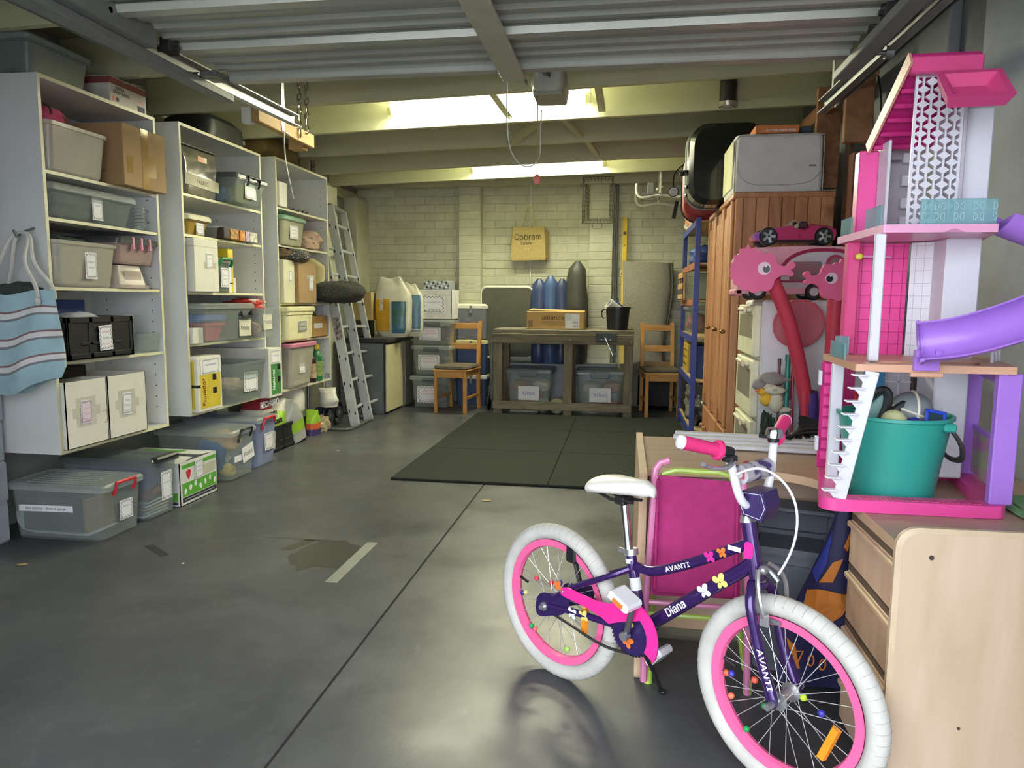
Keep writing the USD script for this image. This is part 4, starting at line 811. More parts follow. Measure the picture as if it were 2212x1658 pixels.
part('jaw', B().b2(-.105, .105, -.02, .0, -.05, .045, .006).bar((-.09, -.022, .03), (-.01, -.022, -.02), .012, .01).bar((.09, -.022, .03), (.01, -.022, -.02), .012, .01), IRON, v); part('screw', B().cyl((0, .0, -.025), (0, -.05, -.025), .014), GALV, v)
part('handle', B().cyl((-.012, -.045, .0), (.075, -.055, -.185), .0055).ell((.075, -.055, -.187), (.009, .009, .009), 1), mk('chrome', 'd8d8d8', rough=.12, metal=1.0, var=.01), v)
for s in (-1, 1): part('guide_rod', B().cyl((s * .045, .0, -.025), (s * .045, -.03, -.025), .008), GALV, v)
t = carton('delivery_box', 'cardboard delivery box printed alliance on the workbench', (-.725, 7.68, .909), .60, .34, .185, mk('kraft_card', 'bf9c62', rough=.7, var=.05, vs=3))
KP = mk('kraft_print', '5a4226', rough=.7)
part('lettering', B().text('alliance', .045, (-.02, -.1712, .098), *UV['y'], sx=1.08).text('DISTRIBUTION SERVICES', .0135, (-.02, -.1712, .066), *UV['y']).text('A Division of Allen & Unwin Book Publishers', .008, (-.0, -.1712, .044), *UV['y']), KP, t, smooth=False)
part('stamp', B().b2(-.285, -.235, -.1712, -.1702, .02, .09), mk('kraft_stamp', '8a6c3e'), t)
l = part('shipping_label', B().b2(.105, .255, -.1714, -.1704, .012, .165), PAPER, t)
b = B()
for i in range(12): b.b2(.185 + .0048 * i, .185 + .0048 * i + (.003 if i % 3 else .0015), -.172, -.1713, .02, .048).b2(.185 + .0048 * i, .185 + .0048 * i + (.0015 if i % 3 else .003), -.172, -.1713, .058, .085)
for i in range(4): b.b2(.115, .17, -.172, -.1713, .1 + .014 * i, .103 + .014 * i)
part('barcode', b, GREYI, l, kind='stuff'); part('flap_edge', B().box((0, .02, .1935), (.58, .28, .003), 0, rot(3, 2, 0)), mk('kraft_card', ''), t)
t = thing('black_bucket', 'black plastic bucket with tubs in it on the workbench', 'bucket', (-.08, 7.66, .906))
part('pail', B().lathe([(.105, 0), (.125, .22), (.134, .222), (.134, .24), (.125, .24), (.105, .01)], 28), BLACKP, t); part('handle', B().tube(spline([(-.13, 0, .22), (-.16, -.02, .2), (-.165, -.04, .15), (-.14, -.06, .12)], 14), .007, 6), BLACKP, t)
RT = rot(0, -55, 20)
t = thing('white_tub', 'white round tub tilted in the black bucket', 'tub', (-.07, 7.66, 1.10), R=RT); part('bowl', B().lathe([(.055, 0), (.06, .14), (.05, .14), (.045, .01)], 22), WHITEM, t)
t = thing('blue_tub', 'blue handled scoop tilted in the black bucket behind the white tub', 'scoop', (-.02, 7.71, 1.085), R=RT); part('bowl', B().lathe([(.05, 0), (.055, .16), (.045, .16), (.04, .01)], 22), mk('scoop_blue', '3556a0', rough=.4), t); part('grip', B().tube([(.05, 0, .12), (.08, 0, .13), (.08, 0, .16), (.055, 0, .16)], .006, 6), mk('scoop_blue', ''), t)
for x, lb, c2, sd in ((-1.01, 'clear lidded tub labelled Xmas under the workbench, beside the left leg', 'c49a76', 95), (-.245, 'clear lidded tub labelled Xmas under the workbench, beside the right leg', 'b4384a', 96)):
    t = thing('christmas_tub', lb, 'storage tub', (x, 7.80, .0), 0); dx, dy, h = .50, .42, .47
    part('body', shell(B(), dx, dy, h - .02, .84, r=.05, rim=.016), CLEAR, t); part('lid', lidmesh(B(), dx + .02, dy + .02, h - .025, .035), LIDD, t); part('clip_handle', B().b2(-.1, .1, -.235, -.215, h - .08, h - .01, .008), LIDD, t)
    note(t, (0, -.2, .215), 'y', .225, .15, [('Xmas', .04, BLUEI, 0, 0)], sd, 0, False)
    for k in range(5):
        cc = [(c2, 'tan'), ('e2ddd0', 'white'), ('c03040', 'red'), ('b98a60', 'brown'), ('e8e0d0', 'cream')][(k + sd) % 5]
        q = [(-.12, -.06, .06), (.12, -.05, .08), (.02, .08, .14), (-.1, .02, .27), (.12, .02, .28)][k]
        part('ornament_bundle', B().ell(q, (.1, .08, .065), 2, None, .3, k + sd, 2, .8), mk('xmas_' + cc[1], cc[0], rough=.7), t)
t = thing('ball', 'pale green ball on the floor between the two clear tubs', 'ball', (-.70, 7.60, 0)); part('skin', B().ell((0, 0, .085), (.085, .085, .085), 3), mk('pale_ball', 'd2d6b4', rough=.5, vs=5, var=.15), t)
t = thing('tray', 'low chrome baking tray slid under the first tub', 'tray', (-1.05, 7.53, 0)); part('pan', B().loft([rrect(.3, .1, .03, 0), rrect(.34, .12, .03, .03), rrect(.33, .11, .03, .03), rrect(.29, .09, .03, .006)]), GALV, t)

# ------------------------------------------------------------------ things leaning on the back wall
t = thing('folding_table', 'dark grey folding table top with a white rounded rim behind the workbench', 'table', (-1.33, 8.14, .545), R=rot(4, 0, 0))
part('table_top', B().loft([[(x, y, z) for x, z in rrect(.60, .80, .07, 0, 6)[:, :2]] for y in (-.008, .008)]), mk('blackboard_grey', '5c5d50', rough=.7), t)
rr = rrect(.60, .80, .07, 0, 6); part('rim', B().tube([(x, 0, z) for x, z in rr[:, :2]], .012, 7, True), mk('white_rim', 'e4e4da', rough=.4), t)
for o in t.GetChildren(): UsdGeom.Xformable(o).AddTranslateOp().Set((0, 0, .41))
def camp_bag(label, loc, r, h, mat, seed, lobes=1):
    t = thing('camp_chair_bag', label, 'bag', loc, 0); b = B()
    for i in range(lobes):
        xo = (i - (lobes - 1) / 2) * r * 1.35; rings = []
        for f in np.linspace(0, 1, 14):
            k = (max(1 - f ** 14, 0) ** .45 * .75 + .25) * (.92 + .08 * math.sin(f * 9 + i + seed)) * (1 if f > .04 else .8)
            rings.append([(xo + r * k * math.cos(a) * (1 + .1 * math.sin(3 * a + f * 6 + i)), r * .9 * k * math.sin(a), f * h * (1 - .04 * (i != 1))) for a in np.linspace(0, 2 * np.pi, 18, endpoint=False)])
        bb = B().loft(rings); part('bag_body', bb, mat[i % len(mat)], t)
    part('drawcord', B().tube(spline([(0, -r * 1.1, h * .55), (.01, -r * 1.3, h * .3), (-.005, -r * 1.25, h * .05)], 12), .004, 5).box((0, -r * 1.15, h * .5), (.025, .015, .1), .004), BLACKP, t)
    return t
NV = [mk('navy_nylon_%d' % i, c, rough=.35, var=.12, vs=5, bump=.6, bs=16) for i, c in enumerate(('3d4d74', '49618f', '3a486c'))]
camp_bag('three lobed shiny blue camp chair bag behind the cardboard delivery box', (-.84, 8.11, .502), .095, .99, NV, 1, 3)
camp_bag('tall charcoal camp chair bag beside the shiny blue one', (-.54, 8.11, .502), .13, 1.19, [mk('charcoal_nylon', '44463f', rough=.45, var=.1, vs=5, bump=.6, bs=16)], 3, 1)
t = thing('foam_mattress', 'curved grey foam mattress standing against the back wall', 'mattress', (.2, 8.19, .44), 0)
GF = mk('grey_marl_fabric', '9d998a', rough=.95, var=.06, vs=40, bump=.3, bs=200); prof = [(-.25, .10), (-.1, .03), (.1, 0), (.2, .02), (.25, .08)]
b = B(); rings = []
for f in np.linspace(0, 1, 12):
    z = 1.215 * f; c = spline([(x + .02 * math.sin(f * 3) - .035 * (x > .2) * math.sin(f * 5 + .5), y * .6 - .05 + .04 * f + .015 * math.sin(f * 6)) for x, y in prof], 14)
    rings.append([(x, y, z - .03 * x * 0 - .05 * f * (x + .25)) for x, y in c] + [(x, y + .07, z - .05 * f * (x + .25)) for x, y in c[::-1]])
b.loft(rings); part('foam', b, GF, t, smooth=50); e = [np.array(r[13]) + np.array((.012, -.004, 0)) for r in rings]
part('gathered_edge', B().tube(spline(e, 60) + np.c_[.006 * np.sin(np.arange(60) * 2.2), np.zeros(60), np.zeros(60)], .014, 6), mk('dark_piping', '5a5a50', rough=.9), t)
t = thing('spirit_level', 'long yellow spirit level leaning on the back wall', 'level', (-.03, 8.19, .502)); YL = mk('level_yellow', 'e8c63a', rough=.35)
b = B(); b.bar((0, 0, 0), (0, .1, 1.63), .052, .026, (0, 1, 0), .002); part('beam', b, YL, t); part('end_cap', B().bar((0, .0975, 1.6), (0, .0995, 1.635), .054, .03, (0, 1, 0), .002), mk('level_cap', 'd6b030'), t); part('vial', B().bar((0, .074, 1.44), (0, .077, 1.475), .03, .032, (0, 1, 0)), mk('vial_grey', '6a6a48', rough=.2), t); part('hole', B().bar((0, .066, 1.32), (0, .0665, 1.33), .01, .032, (0, 1, 0)), BLACKP, t)
t = thing('power_outlet', 'white double power outlet with a switch above it on the back wall', 'outlet', (-.02, 8.352, 1.53)); part('plate', B().b2(-.06, .06, -.012, 0, -.045, .03, .003), WHITEM, t); part('switch_box', B().b2(-.03, .02, -.02, 0, .035, .09, .003), WHITEM, t)
for x in (-.03, .03): part('socket', B().b2(x - .014, x + .014, -.0135, -.011, -.028, .0, .002), mk('socket_grey', '8f8f86'), t)
t = thing('wire_basket', 'square black wire basket hung on the back wall above the bag', 'basket', (-.335, 8.30, 2.31)); WR = mk('wire_black', '4a4a3c', rough=.5)
W2, H2, w2, h2, D = .165, .25, .105, .155, .16
def wire(nm, b): part(nm, b, WR, t, smooth=False)
rect = lambda a, c, y: [(-a, y, -c), (a, y, -c), (a, y, c), (-a, y, c)]
wire('rim', B().tube(rect(W2, H2, -D), .005, 5, True)); wire('base_frame', B().tube(rect(w2, h2, 0), .003, 5, True))
b = B()
for k in range(9):
    f = -1 + k / 4
    for s in (-1, 1): b.tube([(f * W2, -D, s * H2), (f * w2, 0, s * h2)], .0024, 4).tube([(s * W2, -D, f * H2), (s * w2, 0, f * h2)], .0024, 4)
for k in range(1, 5): b.tube(rect(w2 + (W2 - w2) * k / 5, h2 + (H2 - h2) * k / 5, -D * k / 5), .0024, 4, True)
wire('side_mesh', b); b = B(); b.tube(rect(.07, .105, 0), .003, 4, True).tube(rect(.033, .052, 0), .003, 4, True).tube([(0, 0, -h2), (0, 0, h2)], .003, 4).tube([(-w2, 0, 0), (w2, 0, 0)], .003, 4); wire('base_mesh', b)
for s in (-1, 1): wire('handle', B().tube([(-.05, -D, s * H2), (-.05, -D, s * (H2 + .045)), (-.035, -D, s * (H2 + .06)), (.035, -D, s * (H2 + .06)), (.05, -D, s * (H2 + .045)), (.05, -D, s * H2)], .003, 5))
t = thing('tote_bag', 'tan jute tote bag printed Cobram Estate hanging on the back wall', 'bag', (-1.115, 8.28, 1.66)); JU = mk('jute', 'b8a56c', rough=.9, var=.08, vs=60, bump=.5, bs=300, stretch=(1, 1, 3))
b = B(); b.loft([[(x * k, y * d, z + .012 * x) for x, y in rrect(.41, .12, .012, 0)[:, :2]] for z, k, d in ((0, .98, .9), (.015, 1, 1.0), (.2, .96, .85), (.38, .9, .5))]); part('bag_body', b, JU, t, smooth=40)
part('gusset', B().loft([[(.195, -.05, .02), (.235, .03, .03), (.235, .035, .03), (.195, -.045, .02)], [(.17, -.03, .36), (.225, .02, .33), (.225, .025, .33), (.17, -.025, .36)]]), mk('jute_dark', 'a08e5a', rough=.9), t)
part('handle', B().tube(spline([(-.085, -.03, .37), (-.05, -.03, .47), (.0, -.02, .60), (.02, -.015, .605), (.04, -.03, .5), (.065, -.03, .37)], 24), .009, 6), mk('cotton_webbing', 'd9d2a0', rough=.9), t)
FJ = frame((1, 0, .02), (0, -.12, 1)); tf = lambda x, z: (x, -.062 + .045 * z, z)
part('lettering', B().text('Cobram', .062, tf(-.005, .235), (1, 0, .01), (0, .05, 1)).text('Estate', .032, tf(-.02, .18), (1, 0, .01), (0, .05, 1)), mk('bag_print_brown', '4c4224', rough=.8), t, smooth=False)
b = B(); b.stroke([(-.05, 0), (.04, .012)], .004, tf(-.0, .125), (1, 0, 0), (0, .05, 1), .004)
for k in range(4): b.stroke([(-.03 + .02 * k, .004), (-.04 + .02 * k, .018)], .005, tf(0, .125), (1, 0, 0), (0, .05, 1), .004).stroke([(-.03 + .02 * k, .002), (-.035 + .02 * k, -.012)], .005, tf(0, .125), (1, 0, 0), (0, .05, 1), .004)
part('leaf_print', b, mk('bag_print_cream', 'e2d48a'), t, smooth=False)
t = thing('wall_hook', 'thin white conduit down the brick wall carrying the tote bag', 'conduit', (-1.10, 8.33, 1.4)); part('pipe', B().cyl((0, 0, -.9), (0, 0, 1.1), .008, 8), WHITEM, t); part('hook', B().tube([(0, -.01, .88), (0, -.06, .86), (0, -.07, .9)], .005, 6), WHITEM, t)
for y0, lb, zz in ((7.62, 'nearer white U-shaped storage hook hanging from the ceiling', 2.27), (8.02, 'further white U-shaped storage hook hanging near the back wall', 2.24)):
    t = thing('storage_hook', lb, 'hook', (.32, y0, 0), 0, 'pair of white ceiling hooks in the back corner'); top = 2.70
    part('stem', B().cyl((0, 0, zz), (0, 0, top), .014, 10), WHITEM, t); part('cross_plate', B().b2(-.07, .07, -.02, .02, top - .01, top, .002), WHITEM, t)
    part('cradle', B().tube(spline([(-.24, 0, zz + .13), (-.24, 0, zz + .05), (-.21, 0, zz), (-.1, 0, zz), (.1, 0, zz), (.21, 0, zz), (.24, 0, zz + .05), (.24, 0, zz + .14)], 40), .013, 8), WHITEM, t)
t = thing('camp_stove', 'small chrome rack of bits resting in the white ceiling hooks', 'rack', (.27, 7.82, 2.29)); part('frame', B().tube([(-.13, -.25, 0), (-.13, .25, 0), (.05, .25, 0), (.05, -.25, 0)], .007, 6, True), GALV, t); part('bracket', B().b2(-.08, -.02, -.2, -.15, 0, .12, .004), GALV, t)
for k in range(2): part('knob', B().ell((.02 + .04 * k, -.2, .05 + .02 * k), (.016, .016, .016), 2), WHITEM, t)
t = thing('rubber_mat', 'dark green rubber gym mat of square tiles on the concrete', 'mat', (0, 0, 0)); RB = mk('green_black_rubber', '1f261d', rough=.95, var=.25, vs=160, bump=.5, bs=400)
for xa, xb in ((-1.53, -.475), (-.472, .56)):
    for ya, yb_ in ((4.53, 5.55), (5.553, 6.55), (6.553, 7.40)): part('mat_tile', B().b2(xa, xb, ya, yb_, 0, .018, .004), RB, t)
# clutter behind the right-hand chair
t = thing('black_suitcase', 'black case on the floor behind the right hand pine chair', 'suitcase', (.36, 8.14, 0)); part('shell', B().b2(-.2, .2, -.05, .12, .02, .40, .03), mk('matt_black', '16171a', rough=.6), t); part('handle', B().tube([(-.06, -.02, .40), (-.06, -.02, .43), (.06, -.02, .43), (.06, -.02, .40)], .008, 6), BLACKP, t)
t = thing('cardboard_tray', 'shallow cardboard tray of shoes on the black case', 'box', (.36, 8.17, .41)); part('case', B().b2(-.19, .19, -.09, .09, 0, .13, .003), BCARD, t)
for s in (-1, 1): part('dark_shoe', B().ell((s * .06 - .05, -.13, .03), (.045, .03, .05), 2, None, .2, 5), BLACKP, t)
t = thing('folded_stroller', 'folded chrome tube stroller between the left chair and the workbench', 'stroller', (-1.44, 7.75, 0))
for k, (a, c) in enumerate((((-.04, 0, .1), (.02, .05, .72)), ((.03, 0, .1), (-.04, .05, .7)), ((0, -.03, .12), (-.01, .05, .78)), ((.01, -.05, .15), (.045, .03, .66)))): part('tube', B().cyl(a, c, .008, 8), GALV, t)
for s in (-1, 1): part('wheel', B().tube([(s * .03, .0 + .07 * math.cos(a), .085 + .07 * math.sin(a)) for a in np.linspace(0, 2 * np.pi, 20, endpoint=False)], .014, 7, True).cyl((s * .03 - .01, 0, .085), (s * .03 + .01, 0, .085), .05, 16), BLACKP, t)
# ------------------------------------------------------------------ blue shelving, suitcases and wardrobe along the right wall
BLUEST = mk('blue_steel', '34459a', rough=.4, var=.05)
t = thing('steel_shelving', 'blue steel shelving with raw boards beyond the wardrobe', 'shelf', (0, 0, 0))
for x, y in ((.565, 6.06), (.565, 7.35), (1.14, 6.06), (1.14, 7.35)): part('upright', B().b2(x - .02, x + .02, y - .02, y + .02, 0, 1.88, .002), BLUEST, t)
RAWB = wood('chipboard', 'c9b083', 'a98d60', 'y', 10, .8, 4, .2)
for z in (.14, .56, .92, 1.22, 1.52, 1.86):
    part('shelf_board', B().b2(.56, 1.15, 6.05, 7.36, z - .018, z, .002), RAWB, t)
    for x in (.548, 1.152): part('beam', B().b2(x - .006, x + .006, 6.08, 7.33, z - .05, z + .004, .001), mk('beam_orange_brown', 'a9694a', rough=.5) if z in (1.52, 1.22) else BLUEST, t)
def xbox(name, label, cat, x0, x1, y0, y1, z0, z1, m, bev=.006):
    t = thing(name, label, cat, ((x0 + x1) / 2, (y0 + y1) / 2, z0)); part('body', B().b2(-(x1 - x0) / 2, (x1 - x0) / 2, -(y1 - y0) / 2, (y1 - y0) / 2, 0, z1 - z0, bev), m, t); return t
LW = wood('light_crate_wood', 'd2ab72', 'b98f58', 'y', 10, .6, 6, .1)
t = thing('wooden_crate', 'pale slatted wooden crate on the blue shelving', 'crate', (.70, 6.98, 1.222))
for z in (.0, .10, .2):
    part('slat', B().b2(-.2, -.188, -.28, .28, z, z + .05, .002), LW, t)
for y in (-.27, .27): part('post', B().b2(-.188, -.17, y - .02, y + .02, 0, .25, .002), LW, t)
part('base', B().b2(-.2, .2, -.28, .28, 0, .01), LW, t)
t = tub('clear_box', 'clear box of red things on the blue shelving below the wooden crate', (.70, 6.9, .925), .28, .4, .22, CLEAR, LIDC, .95); bundle('red_things', 'red things inside the clear box on the blue shelving', (.66, 6.9, .94), (.09, .14, .08), mk('red_things', 'b8584a', rough=.6), 101, 'things')
xbox('blue_bin', 'dark blue plastic bin low on the blue shelving', 'bin', .58, .85, 6.2, 6.6, .562, .84, mk('deep_blue_plastic', '24407c', rough=.4))
t = xbox('yellow_crate', 'yellow perforated plastic crate on the blue shelving', 'crate', .57, .85, 6.75, 7.2, .562, .82, mk('yellow_plastic', 'd9b43a', rough=.45))
b = B()
for i in range(5):
    for j in range(3): b.b2(-.1425, -.139, -.18 + .08 * i, -.15 + .08 * i, .06 + .065 * j, .075 + .065 * j)
for i in range(4):
    for j in range(3): b.b2(-.1 + .06 * i, -.075 + .06 * i, -.2265, -.224, .06 + .065 * j, .075 + .065 * j)
part('perforation', b, BLACKP, t, kind='stuff')
xbox('black_tool_case', 'black tool case low on the blue shelving behind the right chair', 'case', .57, .95, 6.9, 7.3, .142, .50, mk('matt_black', ''), .02)
bundle('plastic_sacks', 'crumpled clear plastic sacks on the bottom of the blue shelving', (.66, 6.45, .142), (.12, .28, .19), mk('crumpled_plastic', '8f8d82', rough=.25, col2='4e4a44', vs=14, bump=1, bs=20), 102, 'sacks', .5)
xbox('green_box', 'pale green box near the top of the blue shelving', 'box', .6, .9, 6.3, 6.7, 1.222, 1.45, mk('pale_green_plastic', '8fa58a', rough=.4))
bundle('blue_tarp', 'folded blue tarpaulin on the upper blue shelving', (.72, 7.1, 1.525), (.13, .2, .1), mk('tarp_blue', '3d569c', rough=.5, bump=.6, bs=14), 103, 'tarpaulin')
bundle('orange_rope', 'orange and white ropes on the top board of the blue shelving', (.62, 7.05, 1.862), (.08, .2, .09), mk('orange_rope', 'd9743a', rough=.8, col2='c9c2b4', vs=18, pos=(.5, .55)), 104, 'rope', .5)
def hard_case(name, label, x0, x1, y0, y1, z0, z1, m, trim):
    t = thing(name, label, 'suitcase', ((x0 + x1) / 2, (y0 + y1) / 2, z0)); w, d, h = x1 - x0, y1 - y0, z1 - z0; r = .13
    sec = rrect(w, h, r, 0, 6)
    part('shell', B().loft([[(x * k, y, h / 2 + z * k) for x, z in sec[:, :2]] for y, k in ((-d / 2, .86), (-d / 2 + .03, .97), (-.02, 1), (.02, 1), (d / 2 - .03, .97), (d / 2, .86))]), m, t)
    part('zip_band', B().tube([(x * 1.005, 0, h / 2 + z * 1.005) for x, z in sec[:, :2]], .009, 6, True), trim, t)
    return t, w, d, h
t, w, d, h = hard_case('hard_suitcase', 'glossy black hard shell suitcase lying across the wardrobe top', .40, .92, 5.18, 5.56, 1.862, 2.42, mk('gloss_black', '1a1d1c', rough=.15, spec=.6, coat=.4), GALV)
part('badge', B().ell((.06, -d / 2 - .001, h * .5), (.009, .004, .035), 2), mk('badge_red', 'd0344a', rough=.3), t)
part('side_handle', B().tube([(-w / 2, -.06, h * .45), (-w / 2 - .035, -.05, h * .45), (-w / 2 - .035, .05, h * .45), (-w / 2, .06, h * .45)], .012, 6), BLACKP, t)
for z in (.08, .14): part('latch', B().ell((-w / 2 - .004, -.1, z), (.01, .018, .018), 2), mk('chrome', ''), t)
t, w, d, h = hard_case('red_suitcase', 'red soft suitcase behind the black one on the blue shelving', .44, .86, 6.1, 6.42, 1.862, 2.42, mk('suitcase_red', 'a83c40', rough=.5), mk('dark_zip', '3a2426'))
part('luggage_tag', B().cyl((-w / 2 - .08, -.155, .23), (-w / 2 - .08, -.148, .23), .042, 24), BLACKP, t)
tg = t.GetChildren()[-1]; part('tag_face', B().cyl((-w / 2 - .08, -.157, .23), (-w / 2 - .08, -.155, .23), .034, 24), PAPER, tg); b = B()
for i in range(5): b.stroke(squig(np.random.default_rng(i), .045, .008), .002, (-w / 2 - .08, -.158, .212 + .009 * i), *UV['y'])
part('tag_print', b, INK, tg, smooth=False); part('tag_strap', B().tube(spline([(-w / 2 - .08, -.15, .27), (-w / 2 - .07, -.1, .38), (-w / 2, -.05, .46)], 14), .005, 5), BLACKP, t); part('webbing_strap', B().bar((-w / 2 - .045, -.1, .16), (-w / 2 - .07, -.12, .02), .03, .006, (0, 1, 0)), BLACKP, t)

# wardrobe
WP = [wood('wardrobe_pine_%d' % i, a, c, 'z', 10, .42, 8, .08, True) for i, (a, c) in enumerate((('c08b62', '9c6640'), ('b98359', '8f5c3a'), ('c8946a', 'a67048')))]
wd = thing('wardrobe', 'tall varnished pine wardrobe with boarded end and panelled doors', 'wardrobe', (0, 0, 0)); xa, xb, ya, yb_, zt = .635, 1.20, 4.54, 5.80, 1.84
part('carcass', B().b2(xa + .02, xb, ya + .016, yb_, .0, zt - .02, .002), WP[1], wd); n = 7
for i in range(n): part('end_board', B().b2(xa + .045 + i * (xb - xa - .05) / n + .001, xa + .045 + (i + 1) * (xb - xa - .05) / n - .001, ya, ya + .016, 0, zt - .002, .004), WP[(i * 2 + i // 3) % 3], wd)
part('corner_post', B().b2(xa, xa + .044, ya - .002, ya + .02, 0, zt, .005), WP[2], wd); part('top_board', B().b2(xa - .015, xb, ya - .01, yb_ + .01, zt - .02, zt + .015, .006), WP[0], wd); part('plinth', B().b2(xa - .004, xa + .02, ya, yb_, 0, .09, .003), WP[1], wd)
nb = 3
for i in range(nb):
    y0 = ya + .03 + i * (yb_ - ya - .04) / nb; y1 = y0 + (yb_ - ya - .04) / nb - .006
    dr = part('door', B().b2(xa - .004, xa + .018, y0, y1, .42, zt - .03, .003), WP[1], wd)
    for j in range(4): part('door_board', B().b2(xa - .012, xa - .004, y0 + .03 + j * (y1 - y0 - .06) / 4 + .002, y0 + .03 + (j + 1) * (y1 - y0 - .06) / 4 - .002, .5, zt - .1, .003), WP[(i + j) % 3], dr)
    for yy in (y0, y1 - .045): part('stile', B().b2(xa - .02, xa - .004, yy, yy + .045, .42, zt - .03, .004), WP[2], dr)
    part('knob', B().ell((xa - .035, y0 + .06, 1.02), (.018, .014, .014), 2), mk('brass_knob', '8a6a3c', rough=.35, metal=.8), dr)
    dw = part('drawer', B().b2(xa - .014, xa + .018, y0, y1, .11, .40, .006), WP[(i + 1) % 3], wd)
    for yy in (.3, .7): part('knob', B().ell((xa - .03, y0 + (y1 - y0) * yy, .26), (.018, .015, .015), 2), WP[2], dw)
t = thing('fabric_storage_box', 'large off-white fabric storage box on the wardrobe top', 'storage box', (.875, 4.80, 1.857)); FB = mk('offwhite_fabric', 'd4d3d0', rough=.9, var=.03, bump=.3, bs=150)
part('body', B().loft([rrect(.50, .46, .02, 0), rrect(.51, .47, .03, .03), rrect(.50, .46, .03, .3), rrect(.49, .45, .04, .335), rrect(.46, .42, .05, .342)]), FB, t)
part('side_panel', B().b2(-.262, -.254, -.2, .2, .03, .31, .003), mk('cream_fabric', 'd8d6b0', rough=.9), t)
part('piping', B().tube([(-.25, -.237, .0), (-.252, -.237, .3), (-.23, -.236, .325), (.25, -.236, .325), (.252, -.237, 0)], .004, 5).tube(spline([(-.235, -.238, .19), (-.225, -.239, .1), (-.17, -.239, .055), (-.05, -.239, .04), (.12, -.239, .045), (.2, -.239, .07), (.24, -.239, .12)], 30), .0025, 5), mk('grey_piping', 'b8b8b4', rough=.9), t)
part('handle_loop', B().b2(.17, .21, -.242, -.236, .145, .153, .002), mk('dark_loop', '77776f'), t)
t = thing('swim_ring_box', 'flat orange box for a glitter swim ring on the fabric box', 'box', (.86, 4.68, 2.201)); part('case', B().b2(-.125, .125, -.1, .1, 0, .045, .003), mk('swim_orange', 'd8854a', rough=.5), t)
part('lettering', B().text('GLITTER SWIM RING', .012, (.02, -.101, .008), *UV['y'], bold=True), PAPER, t, smooth=False)
xbox('teal_box', 'small dark teal box beside the flat orange box', 'box', 1.0, 1.06, 4.6, 4.8, 2.201, 2.24, mk('dark_teal', '2f4a58'))
xbox('grey_carton', 'grey carton behind the fabric storage box', 'box', .65, .9, 4.98, 5.05, 2.0, 2.235, mk('grey_carton', '8f917f')) if False else None
# timber standing against the right wall
for i, (x, y, z0, z1, w, lean, c, lb) in enumerate(((1.215, 4.30, 0, 2.02, .085, 0, 0, 'red brown timber board leaning on the right wall nearest the doll house'), (1.225, 4.42, 0, 2.25, .09, .02, 1, 'dark timber board with a row of drill holes leaning on the right wall'), (1.215, 4.12, 0, 1.95, .07, 0, 2, 'shorter dark brown timber board leaning on the right wall'))):
    m = wood('timber_%d' % c, ['8a5540', '5f4636', '6d4636'][c], ['6a3e2e', '473528', '4d3226'][c], 'z', 8, .7, 8, .2)
    t = thing('timber_board', lb, 'board', (x, y, z0)); part('board', B().b2(-.012, .012, -w / 2, w / 2, 0, z1, .003), m, t)
    if i == 1:
        b = B()
        for k in range(9):
            for s in (-1, 1): b.cyl((-.0125, s * .02, 1.3 + .07 * k), (-.012, s * .02, 1.3 + .07 * k), .004, 6)
        part('drill_hole', b, BLACKP, t, kind='stuff')
RO = mk('rough_orange_timber', '9c6f4c', rough=.8, var=.15, vs=6, stretch=(4, .5, 4))
t = thing('timber_brace', 'stepped timber frame fixed to the right wall below the door track', 'frame', (1.12, 0, 0))
for y, z0, z1 in ((4.15, 2.05, 2.38), (4.75, 1.9, 2.5)): part('post', B().b2(-.0, .14, y, y + .045, z0, z1, .003), RO, t)
part('rail', B().bar((.06, 3.9, 2.36), (.06, 5.4, 2.40), .04, .09, (0, 0, 1), .003), RO, t)
t = thing('power_lead', 'black power lead with a plug hanging on the right wall', 'cable', (1.24, 3.95, 0)); part('lead', B().tube(spline([(0, .1, 2.35), (-.01, .0, 2.2), (-.01, 0, 1.9)], 14), .005, 5), BLACKP, t); part('plug', B().b2(-.02, .0, -.02, .02, 1.83, 1.9, .006), BLACKP, t)

# ------------------------------------------------------------------ white drawers with toys on top
WPL = mk('white_plastic_cabinet', 'd6d6da', rough=.4, var=.02); CRP = mk('cream_drawer', 'e4e2c4', rough=.4)
t = thing('drawer_cabinet', 'white plastic drawer cabinet with cream windowed drawers by the wardrobe', 'cabinet', (0, 0, 0)); xa2, xb2, y2, y3 = .675, 1.19, 3.74, 4.28
part('carcass', B().b2(xa2, xb2, y2, y3, 0, 1.215, .012), WPL, t)
for z0, z1 in ((.93, 1.19), (.62, .91), (.31, .60), (.02, .29)):
    d = part('drawer', B().b2(xa2 - .035, xa2, y2 + .015, y3 - .01, z0, z1, .006), CRP, t)
    part('window', B().b2(xa2 - .037, xa2 - .034, y2 + .07, y3 - .07, z0 + .09, z1 - .05, .001), mk('drawer_window', '9a9284', rough=.25), d); part('pull', B().b2(xa2 - .06, xa2 - .03, y2 + .12, y3 - .12, z1 - .035, z1 - .012, .008), CRP, d); part('drawer_tag', B().b2(xa2 - .0625, xa2 - .06, y2 + .12, y2 + .2, z1 - .04, z1 - .008), mk('tag_pinkish', 'e2c9bd'), d)
for z in (.80, .48): part('side_cap', B().lathe([(.022, 0), (.022, .004), (.012, .006), (.012, .003)], 20, c=(.70 + .045, y2, z), R=rot(90, 0, 0)), mk('cap_grey', 'c2c2c4', rough=.4), t)
PK = [mk('toy_pink_a', 'd98ca4', rough=.35, var=.02), mk('toy_magenta', 'b0375e', rough=.3, var=.02), mk('toy_pale_pink', 'e3a5b4', rough=.35, var=.02)]
